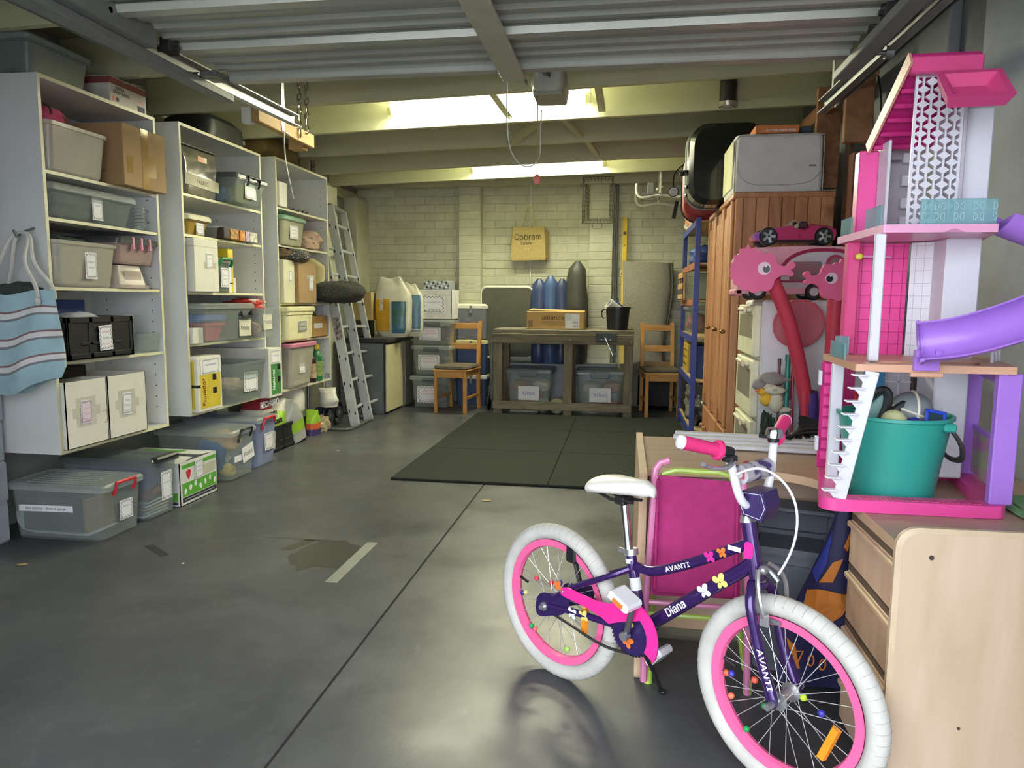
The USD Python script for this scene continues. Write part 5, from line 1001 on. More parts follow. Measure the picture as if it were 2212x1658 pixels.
t = thing('toy_camper', 'pink and white toy camper van on the white drawer cabinet', 'toy camper', (.86, 3.95, 1.216), 0); L, Hc, Wc = .60, .28, .24
out = [(-.30, .03), (-.30, .21), (-.27, .245), (-.20, .262), (.05, .27), (.2, .265), (.27, .24), (.30, .18), (.30, .03)]
Ry = np.array([[1, 0, 0], [0, 0, 1], [0, 1, 0]])
part('body', B().prism(out, Wc, Ry, (0, -Wc / 2, 0)), PK[2], t, smooth=False)
part('white_side', B().prism([(-.09, .06), (-.09, .13), (-.05, .20), (.03, .235), (.14, .24), (.22, .225), (.265, .17), (.275, .06)], .006, Ry, (0, -Wc / 2 - .006, 0)), mk('toy_white', 'c9c4ca', rough=.35), t, smooth=False)
part('magenta_trim', B().tube([(x, -Wc / 2 - .006, z) for x, z in spline([(-.10, .06), (-.10, .13), (-.06, .20), (.03, .243), (.14, .248), (.225, .232), (.275, .17), (.285, .06)], 40)], .009, 6).b2(-.2, .28, -Wc / 2 - .012, -Wc / 2, .088, .098, .002), PK[1], t)
part('side_window', B().b2(-.05, .10, -Wc / 2 - .012, -Wc / 2 - .006, .10, .19, .004), mk('toy_window', '7d7c84', rough=.2, col2='a06a70', vs=14), t); part('cab_window', B().prism([(-.285, .15), (-.285, .215), (-.19, .235), (-.17, .15)], .004, Ry, (0, -Wc / 2 - .004, 0)), mk('toy_window_pink', 'b0808a', rough=.3), t, smooth=False)
d = part('arched_door', B().prism(Polygon([(.12, .06), (.12, .18)] + [(.165 + .045 * math.cos(a), .18 + .045 * math.sin(a)) for a in np.linspace(np.pi, 0, 10)] + [(.21, .06)]), .012, Ry, (0, -Wc / 2 - .012, 0)), PK[1], t, smooth=False)
part('porthole', B().prism(Polygon([(.14, .16)] + [(.165 + .026 * math.cos(a), .185 + .026 * math.sin(a)) for a in np.linspace(np.pi, 0, 10)] + [(.19, .16)]), .004, Ry, (0, -Wc / 2 - .016, 0)), mk('toy_window', ''), d, smooth=False)
for x in (-.2, .07, .21):
    for s in (-1, 1):
        w = part('wheel', B().lathe([(.02, -.02), (.036, -.02), (.042, -.012), (.042, .012), (.036, .02), (.02, .02)], 24, c=(x, s * (Wc / 2 - .005), .042), R=rot(90, 0, 0)), BLACKP, t); part('hub', B().lathe([(.022, -.022), (.022, .022)], 18, c=(x, s * (Wc / 2 - .005), .042), R=rot(90, 0, 0)), mk('toy_hub', 'd6d2d6', rough=.3), w)
for s in (-1, 1): part('bumper', B().b2(s * .29 - .02, s * .29 + .02, -Wc / 2, Wc / 2, .02, .055, .008), PK[0], t)
part('headlight', B().b2(-.304, -.298, -.1, -.06, .08, .12, .004), CLEAR, t)
t = thing('toy_car', 'metallic pink and purple toy convertible on top of the toy camper', 'toy car', (.84, 3.95, 1.489), 2); Wc = .15
CARM = mk('toy_car_paint', 'c22a68', rough=.22, metal=.3, coat=.5, col2='8a5ac8', vs=3.2, pos=(.34, .46))
out = [(-.20, .03), (-.205, .05), (-.19, .068), (-.13, .085), (-.06, .098), (-.02, .105), (.0, .088), (.06, .085), (.075, .112), (.10, .108), (.16, .098), (.195, .085), (.2, .06), (.19, .03), (.15, .025), (-.15, .025)]
def carsec(k): return [(x * (1 - .04 * (1 - k)), z if z < .06 else .06 + (z - .06) * (.72 + .28 * k)) for x, z in out]
part('body', B().loft([[(x, y, z) for x, z in carsec(k)] for y, k in ((-.075, .55), (-.066, .9), (-.045, 1), (.045, 1), (.066, .9), (.075, .55))]), CARM, t)
part('windscreen', B().prism([(-.035, .10), (.0, .135), (.006, .133), (-.022, .098)], .1, Ry, (0, -.05, 0)), CLEARG, t, smooth=False); part('seat', B().b2(.02, .065, -.05, .05, .085, .125, .01), mk('toy_seat', '4a2438'), t); part('mirror', B().ell((-.01, -.075, .112), (.012, .008, .007), 1), BLACKP, t)
part('sill', B().b2(-.12, .12, -.078, .078, .02, .03, .003), BLACKP, t); part('door_line', B().bar((.015, -.0765, .03), (.03, -.07, .088), .002, .003, (0, 1, 0)), BLACKP, t)
for x in (-.135, .135):
    for s in (-1, 1):
        w = part('wheel', B().lathe([(.025, -.018), (.04, -.018), (.046, -.01), (.046, .01), (.04, .018), (.025, .018)], 26, c=(x, s * .068, .046), R=rot(90, 0, 0)), BLACKP, t)
        r = part('rim', B().lathe([(.033, -.016), (.033, .016)], 22, c=(x, s * .07, .046), R=rot(90, 0, 0)), mk('rim_dark', '55555c', rough=.3, metal=.6), w)
        b = B()
        for k in range(5): a = k * 2 * np.pi / 5; b.bar((x + .005 * math.cos(a), s * .089, .046 + .005 * math.sin(a)), (x + .032 * math.cos(a), s * .088, .046 + .032 * math.sin(a)), .013, .006, (0, 1, 0))
        part('spokes', b, mk('chrome', ''), w)
# seahorse sprinklers: foam heads on pool noodles
SPK = mk('seahorse_pink', 'e0608e', rough=.6, var=.03, vs=3); NRED = mk('noodle_red', 'c63a52', rough=.6, var=.05)
head = [(-.9, .1), (-1.0, -.02), (-.93, -.1), (-1.0, -.2), (-.93, -.3), (-.95, -.42), (-.82, -.5), (-.78, -.62), (-.6, -.68), (-.5, -.8), (-.3, -.78), (-.1, -.85), (.1, -.75), (.32, -.72), (.48, -.55), (.5, -.35), (.62, -.2), (.85, -.12), (1.0, -.14), (1.03, -.02), (.92, .05), (1.02, .14), (1.0, .3), (.85, .32), (.78, .18), (.6, .16), (.48, .2), (.38, .4), (.2, .52), (0, .48), (-.1, .56), (-.22, .52), (-.3, .66), (-.42, .58), (-.55, .74), (-.62, .58), (-.8, .52), (-.78, .36), (-.95, .28)]
def seahorse(label, loc, s, flip, tubepts, R, mt, sk=SPK):
    t = thing('seahorse_noodle', label, 'pool toy', loc); P = spline([(x, z) for x, z in head], 110, True) * s * np.array((flip, 1)); 
    part('foam_head', B().prism(Polygon(P).buffer(0), .03, R @ Ry, R @ np.array((0, -.03, 0))), sk, t, smooth=False)
    ex, ez = .05 * flip * s * 2, .0; n = lambda r, dx, dz, dy, m: B().lathe([(r, 0), (r, .003)], 24, c=R @ np.array((ex + dx * flip, dy, ez + dz)), R=R @ rot(90, 0, 0))
    part('eye', n(s * .21, 0, 0, -.0302, 0), mk('eye_pale', 'e9c4d4'), t); e = t.GetChildren()[-1]
    part('pupil', n(s * .115, s * .07 , -.002, -.0335, 0), BLACKP, e); part('glint', n(s * .032, s * .04, .01, -.037, 0), PAPER, e)
    part('noodle', B().tube(tubepts, .033, 14), mt, t)
    return t
seahorse('bright pink seahorse head on a red pool noodle leaning to its right', (.60, 3.42, 1.355), .135, 1, spline([(.045, .012, -.04), (.09, .03, -.12), (.2, .1, -.40), (.27, .16, -.66), (.31, .2, -.95), (.34, .22, -1.3)], 24), rot(0, 8, 0) @ rot(0, 0, -8), NRED)
seahorse('shaded pink seahorse head facing the other one beside the doll house', (.93, 3.50, 1.315), .125, -1, [(.02, .012, -.04), (.02, .012, -.2), (.03, .03, -.7), (.04, .05, -1.28)], rot(0, -6, 0), NRED)
t = thing('noodle_sleeve', 'red and blue foam sleeve low on the leaning pool noodle', 'foam sleeve', (0, 0, 0)); part('sleeve', B().tube([(.872, 3.58, .78), (.905, 3.61, .45), (.935, 3.63, .1)], .045, 12), mk('sleeve_blue', '4a3a86', rough=.6), t); part('red_stripe', B().tube([(.845, 3.545, .80), (.87, 3.57, .45), (.89, 3.59, .1)], .02, 8), NRED, t)
# pink net, poles, soft toys
t = thing('butterfly_net', 'pink butterfly net leaning against the white drawer cabinet', 'net', (.83, 3.66, 1.10), R=rot(12, 0, 0)); PKN = mk('net_pink', 'd98a98', rough=.8, trans=.62)
part('hoop', B().tube([(.115 * math.cos(a), 0, .115 * math.sin(a)) for a in np.linspace(0, 2 * np.pi, 40, endpoint=False)], .006, 7, True), mk('net_hoop', 'c4566a', rough=.5), t); part('netting', B().loft([[(r * math.cos(a), y + .012 * math.sin(3 * a), -.02 * (1 - r / .115) * 3 + r * math.sin(a)) for a in np.linspace(0, 2 * np.pi, 30, endpoint=False)] for r, y in ((.114, 0), (.1, .02), (.075, .035), (.04, .04))]), PKN, t); part('handle', B().cyl((.0, 0, -.115), (-.02, .02, -1.06), .008, 8), mk('net_hoop', ''), t)
for lb, p, q, r, c in (('teal green pole standing by the white drawer cabinet', (.77, 3.55, 0), (.79, 3.66, .95), .012, '1f7a6a'), ('dark maroon pole beside the teal green pole', (.73, 3.52, 0), (.75, 3.66, .93), .007, '55242e'), ('thick green tube leaning in front of the soft toys', (.71, 3.45, .0), (.69, 3.52, .66), .02, '1d6a58'), ('crimson rod behind the leaning pool noodle', (.82, 3.6, 0), (.815, 3.66, .90), .006, '9a2c44')):
    t = thing('pole', lb, 'pole', p); part('shaft', B().cyl((0, 0, 0), np.array(q) - np.array(p), r, 10), mk('pole_' + c, c, rough=.45), t); part('tip', B().cyl((np.array(q) - np.array(p)) * .97, np.array(q) - np.array(p), r * 1.15, 10), mk('pole_' + c, c), t)
def toy(name, label, loc, blobs, cat='soft toy'):
    t = thing(name, label, cat, loc)
    for nm, c, r, m in blobs: part(nm, B().ell(c, r, 2, None, .15, len(nm), 2), m, t)
    return t
GP = mk('plush_grey', '8d8884', rough=1, bump=.5, bs=150); CP = mk('plush_cream', '8f9a86', rough=1, bump=.5, bs=150, col2='c9c6b0', vs=30, pos=(.6, .65)); YP2 = mk('plush_yellow', 'e0b23c', rough=1, bump=.5, bs=150)
toy('plush_mouse', 'grey plush animal hung at the top of the soft toys', (.72, 3.66, .83), (('body', (0, 0, 0), (.065, .04, .035), GP), ('head', (-.06, -.01, -.03), (.035, .03, .03), GP), ('ear', (-.02, -.02, -.05), (.045, .02, .03), CP), ('leg', (.06, -.01, .0), (.03, .02, .012), GP)))
toy('plush_duck', 'yellow plush duck hung below the grey plush animal', (.69, 3.63, .735), (('body', (0, 0, 0), (.03, .03, .035), YP2), ('head', (-.02, -.01, .035), (.022, .022, .02), YP2), ('beak', (-.042, -.015, .04), (.014, .012, .008), mk('beak_orange', 'd9703a'))))
toy('plush_dinosaur', 'spotted cream plush dinosaur curled beside the yellow plush duck', (.735, 3.62, .72), (('body', (0, 0, 0), (.035, .03, .05), CP), ('tail', (.04, 0, -.035), (.035, .015, .014), CP), ('head', (-.01, -.015, .06), (.05, .025, .022), CP)))
bundle('dark_garland', 'dark green artificial garland hanging beside the green tube', (.67, 3.50, .35), (.03, .04, .15), mk('garland_dark', '2f3a30', rough=1, bump=1, bs=60), 110, 'garland', .6)
for x, y in ((.72, 3.48), (.78, 3.62)): 
    t = thing('fire_tool', 'dark metal fire tool %s the white drawer cabinet' % ('in front of' if x < .75 else 'standing close to'), 'fire tool', (x, y, 0)); part('rod', B().cyl((0, 0, 0), (0, 0, .5), .006, 8), IRON, t); part('knob', B().ell((0, 0, .515), (.022, .022, .018), 2), IRON, t)
t = thing('pool_float', 'red and yellow striped foam float beside the desk', 'float', (.93, 3.3, .0)); 
for k, c in enumerate(('c8343c', 'e2bd3a', '2a2a2c')): part('stripe', B().b2(-.06 + .04 * k, -.02 + .04 * k, -.03, .03, .3, .82 - .03 * k, .01, rot(0, 8, 0)), mk('float_%d' % k, c, rough=.6), t)
part('base', B().b2(-.07, .07, -.035, .035, 0, .32, .01), BLACKP, t)
# ------------------------------------------------------------------ corner desk, end panel, drawers and what stands under it
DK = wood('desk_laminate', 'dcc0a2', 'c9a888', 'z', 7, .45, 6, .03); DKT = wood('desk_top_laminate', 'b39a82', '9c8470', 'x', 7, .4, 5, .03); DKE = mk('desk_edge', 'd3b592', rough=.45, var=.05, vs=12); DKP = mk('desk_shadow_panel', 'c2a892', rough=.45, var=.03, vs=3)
t = thing('corner_desk', 'corner desk with a curved front edge in beech laminate along the right wall', 'desk', (0, 0, 0))
outl = np.vstack([[(.082, 2.38), (.36, 2.40)], spline([(.45, 2.41), (.53, 2.38), (.60, 2.31), (.63, 2.23), (.634, 2.12)], 14), [(.634, 1.652), (1.24, 1.652), (1.24, 2.95), (.082, 2.95)]])
part('desk_top', B().prism(Polygon(outl), .024, None, (0, 0, .629)), DKT, t, smooth=False)
part('edge_strip', B().loft([[(x, y - .003, .627), (x, y + .002, .627), (x, y + .002, .6535), (x, y - .003, .6535)] for x, y in outl[:16]]).loft([[(.6335, y, .627), (.636, y, .627), (.636, y, .6535), (.6335, y, .6535)] for y in (1.652, 2.13)]), DKE, t)
b = B(); pr = rrect(.76, .672, .03, 0, 6); b.prism(Polygon([(x, y) for x, y in pr[:, :2]]), .024, np.array([[0, 0, 1], [1, 0, 0], [0, 1, 0]]), (.056, 2.58, .336)); part('end_panel', b, DK, t, smooth=False)
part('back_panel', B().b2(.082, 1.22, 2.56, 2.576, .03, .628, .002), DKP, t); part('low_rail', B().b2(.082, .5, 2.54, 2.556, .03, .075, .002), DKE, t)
b = B(); pr = rrect(.64, .707, .035, 0, 6); b.prism(Polygon([(x, y) for x, y in pr[:, :2]]), .026, np.array([[1, 0, 0], [0, 0, -1], [0, 1, 0]]), (.928, 1.650, .3535)); part('end_panel', b, wood('desk_end_laminate', 'c8b29c', 'b49a80', 'z', 5, .45, 7, .05), t, smooth=False)
pe = t.GetChildren()[-1]; part('edge_band', B().tube([(x + .928, 1.637, y + .3535) for x, y in pr[:, :2]], .0125, 6, True), mk('beige_edge_band', 'c2ad90', rough=.45), pe)
for x, z, r in ((.668, .655, .0055), (.75, .27, .0035)): part('cam_hole', B().cyl((x, 1.6225, z), (x, 1.6235, z), r, 10), mk('dark_hole', '3c342c'), pe)
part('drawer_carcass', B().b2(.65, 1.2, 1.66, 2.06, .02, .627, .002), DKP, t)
for z0, z1 in ((.485, .61), (.325, .465), (.17, .305), (.03, .15)):
    d = part('drawer', B().b2(.632, .65, 1.665, 2.055, z0, z1, .003), DK, t); part('pull_strip', B().b2(.622, .636, 1.665, 2.055, z1 - .022, z1 - .004, .004), DKE, d); part('pull_shadow', B().b2(.633, .6495, 1.665, 2.055, z1, z1 + .016), mk('drawer_gap', '6a5a4a'), d)
# white slats and straps lying on the desk
for i in range(4): part('aluminium_slat', B().bar((.20 + .01 * (i % 2), 2.76 + .055 * i, .664 + .004 * i), (.86 + .02 * (i % 3), 2.70 + .055 * i, .664 + .004 * i), .042, .016, (0, 0, 1), .004), mk('white_slat', 'd2d2d6', rough=.35), label=['lowest white slat lying along the back of the corner desk', 'second white slat from the front on the corner desk', 'third white slat from the front on the corner desk', 'furthest white slat at the back of the corner desk'][i], cat='slat')
t = thing('black_straps', 'tangle of black webbing straps on the white slats', 'straps', (.74, 2.84, .69))
for k in range(5): part('strap', B().tube(spline([(-.16 + .04 * k, -.06 + .02 * k, .0), (-.05, .0 + .02 * k, .02 + .01 * k), (.06, -.03 + .03 * k, .025), (.18, .02 * k - .04, .01)], 16), .014, 6, flat=.3), BLACKP, t)
part('bag_panel', B().ell((.08, .03, .012), (.11, .06, .02), 2, None, .3, 4), BLACKP, t)
# pink folding chair leaning under the desk
MG = mk('magenta_mesh', 'a9286e', rough=.8, var=.06, vs=30, bump=.3, bs=500); PT = mk('pink_tube', 'd583ac', rough=.3, coat=.3); GT = mk('lime_tube', 'a9c25a', rough=.3, coat=.3)
t = thing('folding_chair', 'folded child chair of magenta mesh with pink and lime tubes', 'chair', (0, 0, 0))
def quad(b, p, q, r, s, n=6, sag=.012, th=.004):
    p, q, r, s = map(np.array, (p, q, r, s)); rings = []
    for f in np.linspace(0, 1, n):
        a, c = p + (s - p) * f, q + (r - q) * f; row = [a + (c - a) * g + np.array((0, sag * math.sin(np.pi * g) * math.sin(np.pi * f), 0)) for g in np.linspace(0, 1, n)]
        rings.append(row + [x + np.array((0, th, 0)) for x in row[::-1]])
    return b.loft(rings)
part('seat_mesh', quad(B(), (.096, 2.10, .33), (.352, 2.09, .34), (.345, 2.12, .68), (.100, 2.13, .69)), MG, t, smooth=50)
part('hem', B().tube([(.106, 2.094, .35), (.108, 2.118, .68)], .012, 8, flat=.4).tube([(.338, 2.084, .35), (.334, 2.11, .67)], .012, 8, flat=.4), mk('magenta_hem', 'b8327c', rough=.7), t)
part('pink_frame', B().tube(spline([(.40, 2.18, .0), (.375, 2.12, .35), (.352, 2.115, .66), (.335, 2.12, .715), (.31, 2.125, .725)], 30), .011, 9), PT, t); part('pink_frame', B().tube(spline([(.085, 2.17, .02), (.088, 2.13, .40), (.098, 2.125, .67), (.112, 2.13, .725), (.14, 2.13, .735)], 30), .011, 9), PT, t)
part('lime_frame', B().tube(spline([(.10, 2.20, .0), (.105, 2.17, .4), (.113, 2.15, .66), (.122, 2.147, .688), (.145, 2.145, .70), (.22, 2.143, .702), (.30, 2.14, .70), (.324, 2.142, .688), (.333, 2.145, .66), (.35, 2.17, .4), (.40, 2.24, .05)], 50), .009, 8), GT, t)
for z, m in ((.30, PT), (.255, GT)): part('cross_tube', B().cyl((.092, 2.12 + (.3 - z) * .4, z), (.385, 2.12 + (.3 - z) * .4, z), .008, 8), m, t)
for x, y in ((.10, 2.20), (.402, 2.185)): part('foot_cap', B().cyl((x, y, 0), (x, y - .004, .05), .0135, 10), mk('lime_cap', 'b4dc5a', rough=.4), t)
part('seat_flap', quad(B(), (.10, 2.09, .345), (.35, 2.08, .345), (.35, 2.04, .36), (.10, 2.045, .36), 4, 0), MG, t)
# grey bin and navy kite bag
DG = mk('dark_grey_plastic', '646974', rough=.5, var=.05)
t = thing('recycling_bin', 'dark grey plastic bin with a hand opening under the desk', 'bin', (.56, 2.42, 0), -14)
part('body', B().loft([rrect(.20, .17, .03, 0), rrect(.25, .22, .03, .40), rrect(.262, .232, .03, .402), rrect(.262, .232, .03, .425), rrect(.24, .21, .03, .425), rrect(.19, .16, .03, .01)]), DG, t)
part('hood', B().b2(-.131, .131, .095, .116, .42, .53, .008).b2(-.131, -.11, -.06, .11, .42, .53, .008).b2(.11, .131, -.0, .11, .42, .51, .008).b2(-.131, .131, -.02, .11, .515, .53, .006).b2(-.1, .1, -.1, .1, .40, .405), DG, t)
part('rib', B().b2(-.1, .1, -.112, -.1, .37, .39, .003).b2(-.01, .0, -.108, -.09, .05, .38, .002), DG, t)
NB = mk('navy_ripstop', '2a2850', rough=.6, var=.15, vs=9, bump=.7, bs=18); OR = mk('orange_ripstop', 'c97a2e', rough=.6, var=.1, vs=14, bump=.5, bs=18)
t = thing('kite_bag', 'navy and orange nylon kite bag hanging between the bin and the drawers', 'bag', (0, 0, 0)); KO = np.array((.53, 2.14, 0))
def kp(f, g, off=0.0):
    w = .05 + .15 * min(1, (1 - f) * 1.5) + .012 * math.sin(f * 7)
    return KO + np.array((.02 + .085 * f - .015 * math.sin(f * 5) + (g - .35) * w, .03 * g - off - .012 * math.sin(g * 6 + f * 5), .07 + .57 * f - .03 * g))
rings = []
for f in np.linspace(0, 1, 18): row = [kp(f, g) for g in np.linspace(0, 1, 14)]; rings.append(row + [p + np.array((.0, .035 * (1 - abs(2 * i / 13 - 1)) + .004, 0)) for i, p in list(enumerate(row))[::-1]])
part('cloth', B().loft(rings), NB, t, smooth=60)
def kpatch(pts, mt, nm='orange_patch'): 
    from shapely.geometry import Polygon as PG
    m = trimesh.creation.extrude_polygon(PG(pts), .0015, engine='earcut').subdivide().subdivide(); v = np.array([kp(min(p[1], .99), p[0], .0025 + p[2]) for p in m.vertices]); part(nm, B().add(v, m.faces), mt, t, smooth=False)
kpatch([(.1, .52), (.95, .54), (.8, .42), (.45, .28), (.2, .38)], OR); kpatch([(.3, .56), (.55, .58), (.62, .72), (.42, .68)], OR); kpatch([(.55, .78), (.7, .76), (.72, .84), (.62, .86)], OR); kpatch([(.0, .28), (.2, .22), (.3, .10), (.1, .12)], OR); kpatch([(.0, .62), (.25, .56), (.3, .66), (.1, .84)], mk('royal_ripstop', '35429a', rough=.6))
b = B()
for i, ch in enumerate('700'):
    pts = [(-.011, .016), (.011, .016), (-.003, -.016)] if ch == '7' else [(.009 * math.cos(a), .016 * math.sin(a)) for a in np.linspace(0, 2 * np.pi, 14)]
    b.stroke(pts, .005, KO + np.array((.0 + .034 * i, -.03 + .004 * i, .17 - .012 * i)), (1, .25, 0), (0, 0, 1))
part('number_print', b, OR, t, smooth=False)
# floor bits
t = thing('floor_tape', 'strip of pale tape stuck to the concrete', 'tape', (-1.213, 3.05, .0005)); part('strip', B().b2(-.028, .028, -.26, .26, 0, .0012), mk('pale_tape', '8f948a', rough=.5), t)
t = thing('tape_residue', 'dark strip of old tape on the concrete near the pier', 'tape', (-2.19, 3.02, .0005), -35); part('strip', B().b2(-.1, .1, -.018, .018, 0, .001), mk('dark_tape', '363632', rough=.6), t)
st = mk('stain_dark', '474945', rough=.3)
t = thing('oil_stain', 'dark oily patch beside the strip of pale tape', 'stain', (-1.36, 3.12, .0002)); rg2 = np.random.default_rng(4)
part('patch', B().prism(Polygon([(.17 * math.cos(a) * (1 + .45 * (meshkit.noise(np.array([math.cos(a) * 2, math.sin(a) * 2, 3.0])) - .5)), .20 * math.sin(a) * (1 + .6 * (meshkit.noise(np.array([math.cos(a) * 3, math.sin(a) * 3, 7.0])) - .5))) for a in np.linspace(0, 2 * np.pi, 50, endpoint=False)]), .0004), st, t, smooth=False)
part('streak', B().prism(Polygon([(-.42, .17), (.0, .16), (.0, .185), (-.42, .178)]), .0005).prism(Polygon([(-.27, .0), (-.2, .02), (-.14, .17), (-.2, .17)]), .0005), st, t, smooth=False)
LF = [mk('dry_leaf', 'b59b72', rough=.8), mk('paper_scrap', 'c9c6bc', rough=.8)]
for i, (x, y, s, lb) in enumerate(((-.80, 4.15, .03, 'curled dry leaf on the concrete just before the mat'), (-2.66, 2.74, .022, 'round pale leaf on the concrete by the pier'), (-2.24, 5.35, .016, 'tiny white scrap on the floor left of the mat'), (-1.96, 2.88, .012, 'small white fleck beyond the dark strip of tape'), (-.23, 1.55, .02, 'pale scrap on the floor at the foot of the picture'))):
    t = thing('floor_scrap', lb, 'scrap', (x, y, .001), i * 40); part('scrap', B().ell((0, 0, .002), (s, s * .5, .002), 1, None, .4, i), LF[1 if i in (2, 3) else 0], t)
# ------------------------------------------------------------------ child's bicycle
PUR = mk('metallic_purple', '3f2468', rough=.22, metal=.35, coat=.8, var=.04, vs=3); PURF = mk('dark_purple_plate', '2f2056', rough=.35); HP = mk('hot_pink_plastic', 'f0339a', rough=.3, var=.01); RIMP = mk('rim_pink', 'f06aa0', rough=.35, var=.02)
TYR = mk('white_tyre', 'c8c6c0', rough=.65, var=.05, vs=14, bump=.3, bs=120); CHR = mk('chrome', 'd8d8d8', rough=.12, metal=1.0, var=.01); SIL = mk('silver_alloy', 'c9c9cc', rough=.3, metal=.8); WHP = mk('white_gloss', 'e8e8ee', rough=.2, coat=.5, var=.01); SPOKE = mk('spoke_steel', 'd2d2d6', rough=.3, metal=.5)
bk = thing('child_bicycle', 'purple child bicycle with white tyres, pink rims and butterfly decals', 'bicycle', (-.19, 2.2, 0), math.degrees(math.atan2(-.614, .789)))
WB_, RW = .757, .249; A0, A1 = np.array((.672, 0, .515)), np.array((.640, 0, .66)); ad = (A1 - A0) / np.linalg.norm(A1 - A0)
ST = trimesh.transformations.rotation_matrix(math.radians(-4), ad, A0)
def S(P): P = np.atleast_2d(np.array(P, float)); return P @ ST[:3, :3].T + ST[:3, 3]
def wheel(cx, steer, seed):
    tf = (lambda b: [b.v.__setitem__(i, S(v)) for i, v in enumerate(b.v)]) if steer else (lambda b: None); c = np.array((cx, 0, RW)); ry = rot(90, 0, 0)
    def P(nm, b, m, par, **k): tf(b); return part(nm, b, m, par, **k)
    w = thing('front_wheel' if steer else 'rear_wheel', parent=bk)
    th = np.linspace(0, 2 * np.pi, 72, endpoint=False)
    P('tyre', B().tube([c + .2235 * np.array((math.cos(a), 0, math.sin(a))) for a in th], .0255, 12, True), TYR, w)
    b = B()
    for a in np.linspace(0, 2 * np.pi, 60, endpoint=False):
        u = np.array((math.cos(a), 0, math.sin(a))); b.tube([c + u * (.2235 + .0262 * math.cos(p)) + np.array((0, .0262 * math.sin(p), 0)) for p in np.linspace(-1.3, 1.3, 7)], .0006, 3)
    P('tread_groove', b, mk('tyre_groove', 'b9b6ae', rough=.8), w, kind='stuff')
    P('rim', B().lathe([(.200, -.014), (.178, -.012), (.174, 0), (.178, .012), (.200, .014)], 72, c=c, R=ry, cap=(False, False)), RIMP, w)
    P('hub', B().lathe([(.004, -.055), (.007, -.055), (.007, -.034), (.024, -.032), (.024, -.028), (.013, -.024), (.013, .024), (.024, .028), (.024, .032), (.007, .034), (.007, .055), (.004, .055)], 20, c=c, R=ry), SIL, w)
    for k in range(28):
        a = k * 2 * np.pi / 28 + .05; s = 1 if k % 2 else -1; h = a + (.55 if (k // 2) % 2 else -.55); p = c + np.array((.021 * math.cos(h), s * .030, .021 * math.sin(h))); q = c + np.array((.177 * math.cos(a), s * .004, .177 * math.sin(a)))
        P('spoke', B().cyl(p, q, .0011, 5), SPOKE, w)
    rg = np.random.default_rng(seed)
    for k, (a, r, cc) in enumerate(BEADS[seed]):
        P('spoke_bead', B().ell(c + np.array((r * math.cos(a), -.012, r * math.sin(a))), (.0085, .0085, .0085), 2, None, .2, k), mk('bead_' + cc, cc, rough=.4), w)
    a0 = -.36 if steer else -.02
    b = B(); b.loft([[c + R_ @ np.array((x, -.012 + y, z)) for x, y in ((-.011, 0), (.011, 0), (.009, -.01), (-.009, -.01))] for R_ in (rot(0, -math.degrees(a0), 0),) for z in (0,)] * 0 + [[c + np.array((math.cos(a0), 0, math.sin(a0))) * (.135 + .0 + x) + np.array((-math.sin(a0), 0, math.cos(a0))) * t_ + np.array((0, -.02 + y, 0)) for x, y in ((-.011, 0), (.011, 0), (.008, -.012), (-.008, -.012))] for t_ in (-.047, -.04, .04, .047)]); P('reflector', b, mk('amber_reflector', 'f09a2a', rough=.15, coat=.6), w)
    P('valve', B().cyl(c + np.array((-.17, -.002, .03)), c + np.array((-.135, -.002, .022)), .0045, 8), BLACKP, w)
    return w
BEADS = {1: [(2.6, .10, 'e04a5a'), (1.9, .06, 'e04a5a'), (3.25, .15, '3a3f9a'), (3.22, .135, 'd8d88a'), (-2.2, .15, 'ef6a6a'), (-2.3, .158, '2f9a5a'), (-1.2, .15, 'a8dc6a'), (1.3, .07, '2f3aa0'), (-.3, .08, '2f8a5a')], 2: [(3.15, .155, 'f0704a'), (3.12, .14, '3a3fb0'), (2.95, .075, 'f0604a'), (.45, .06, 'b8dc3a'), (.08, .10, '3a38a8'), (-2.4, .06, '1f8a4a'), (-2.75, .15, 'f0805a'), (-2.2, .155, '1f9a52')]}
wheel(0, False, 1); wheel(WB_, True, 2)
fr = thing('frame', parent=bk)
def T(pts, r, n=12, nm='tube', m=PUR, par=fr): return part(nm, B().tube(pts, r, n), m, par)
part('head_tube', B().tube([A0, A1], [.0185, .0185], 16), PUR, fr); tt = spline([(.300, 0, .448), (.34, 0, .446), (.40, 0, .466), (.50, 0, .518), (.58, 0, .565), (.648, 0, .607)], 30); T(tt, .0145, 14, 'top_tube')
DT0, DT1 = np.array((.335, 0, .275)), np.array((.660, 0, .558)); T([DT0, DT1], .019, 16, 'down_tube'); T([(.335, 0, .262), (.280, 0, .485)], .0155, 14, 'seat_tube'); part('bottom_bracket', B().cyl((.334, -.04, .27), (.334, .04, .27), .022, 16), PUR, fr)
for s in (-1, 1):
    part('seat_stay', B().tube(spline([(.29, s * .012, .44), (.22, s * .04, .40), (.10, s * .052, .335), (.01, s * .055, .265)], 14), .0095, 9), PUR, fr); part('chain_stay', B().tube(spline([(.32, s * .03, .272), (.2, s * .048, .27), (.08, s * .055, .262), (.01, s * .056, .252)], 14), .0105, 9), PUR, fr)
    part('dropout', B().prism(Polygon(spline([(-.035, .21), (.02, .222), (.09, .262), (.10, .30), (.02, .295), (-.03, .275)], 30, True)), .004, Ry, (0, s * .058, 0)), PURF, fr, smooth=False)
    part('axle_nut', B().cyl((0, s * .055, RW), (0, s * .08, RW), .008, 8).cyl((0, s * .06, RW), (0, s * .068, RW), .014, 10), SIL, fr)
part('seat_post', B().tube([(.280, 0, .46), (.252, 0, .635)], .0125, 14), CHR, bk); part('seat_clamp', B().tube([(.286, 0, .478), (.282, 0, .496)], .0205, 14).box((.262, -.012, .487), (.03, .012, .014), .003), SIL, bk)
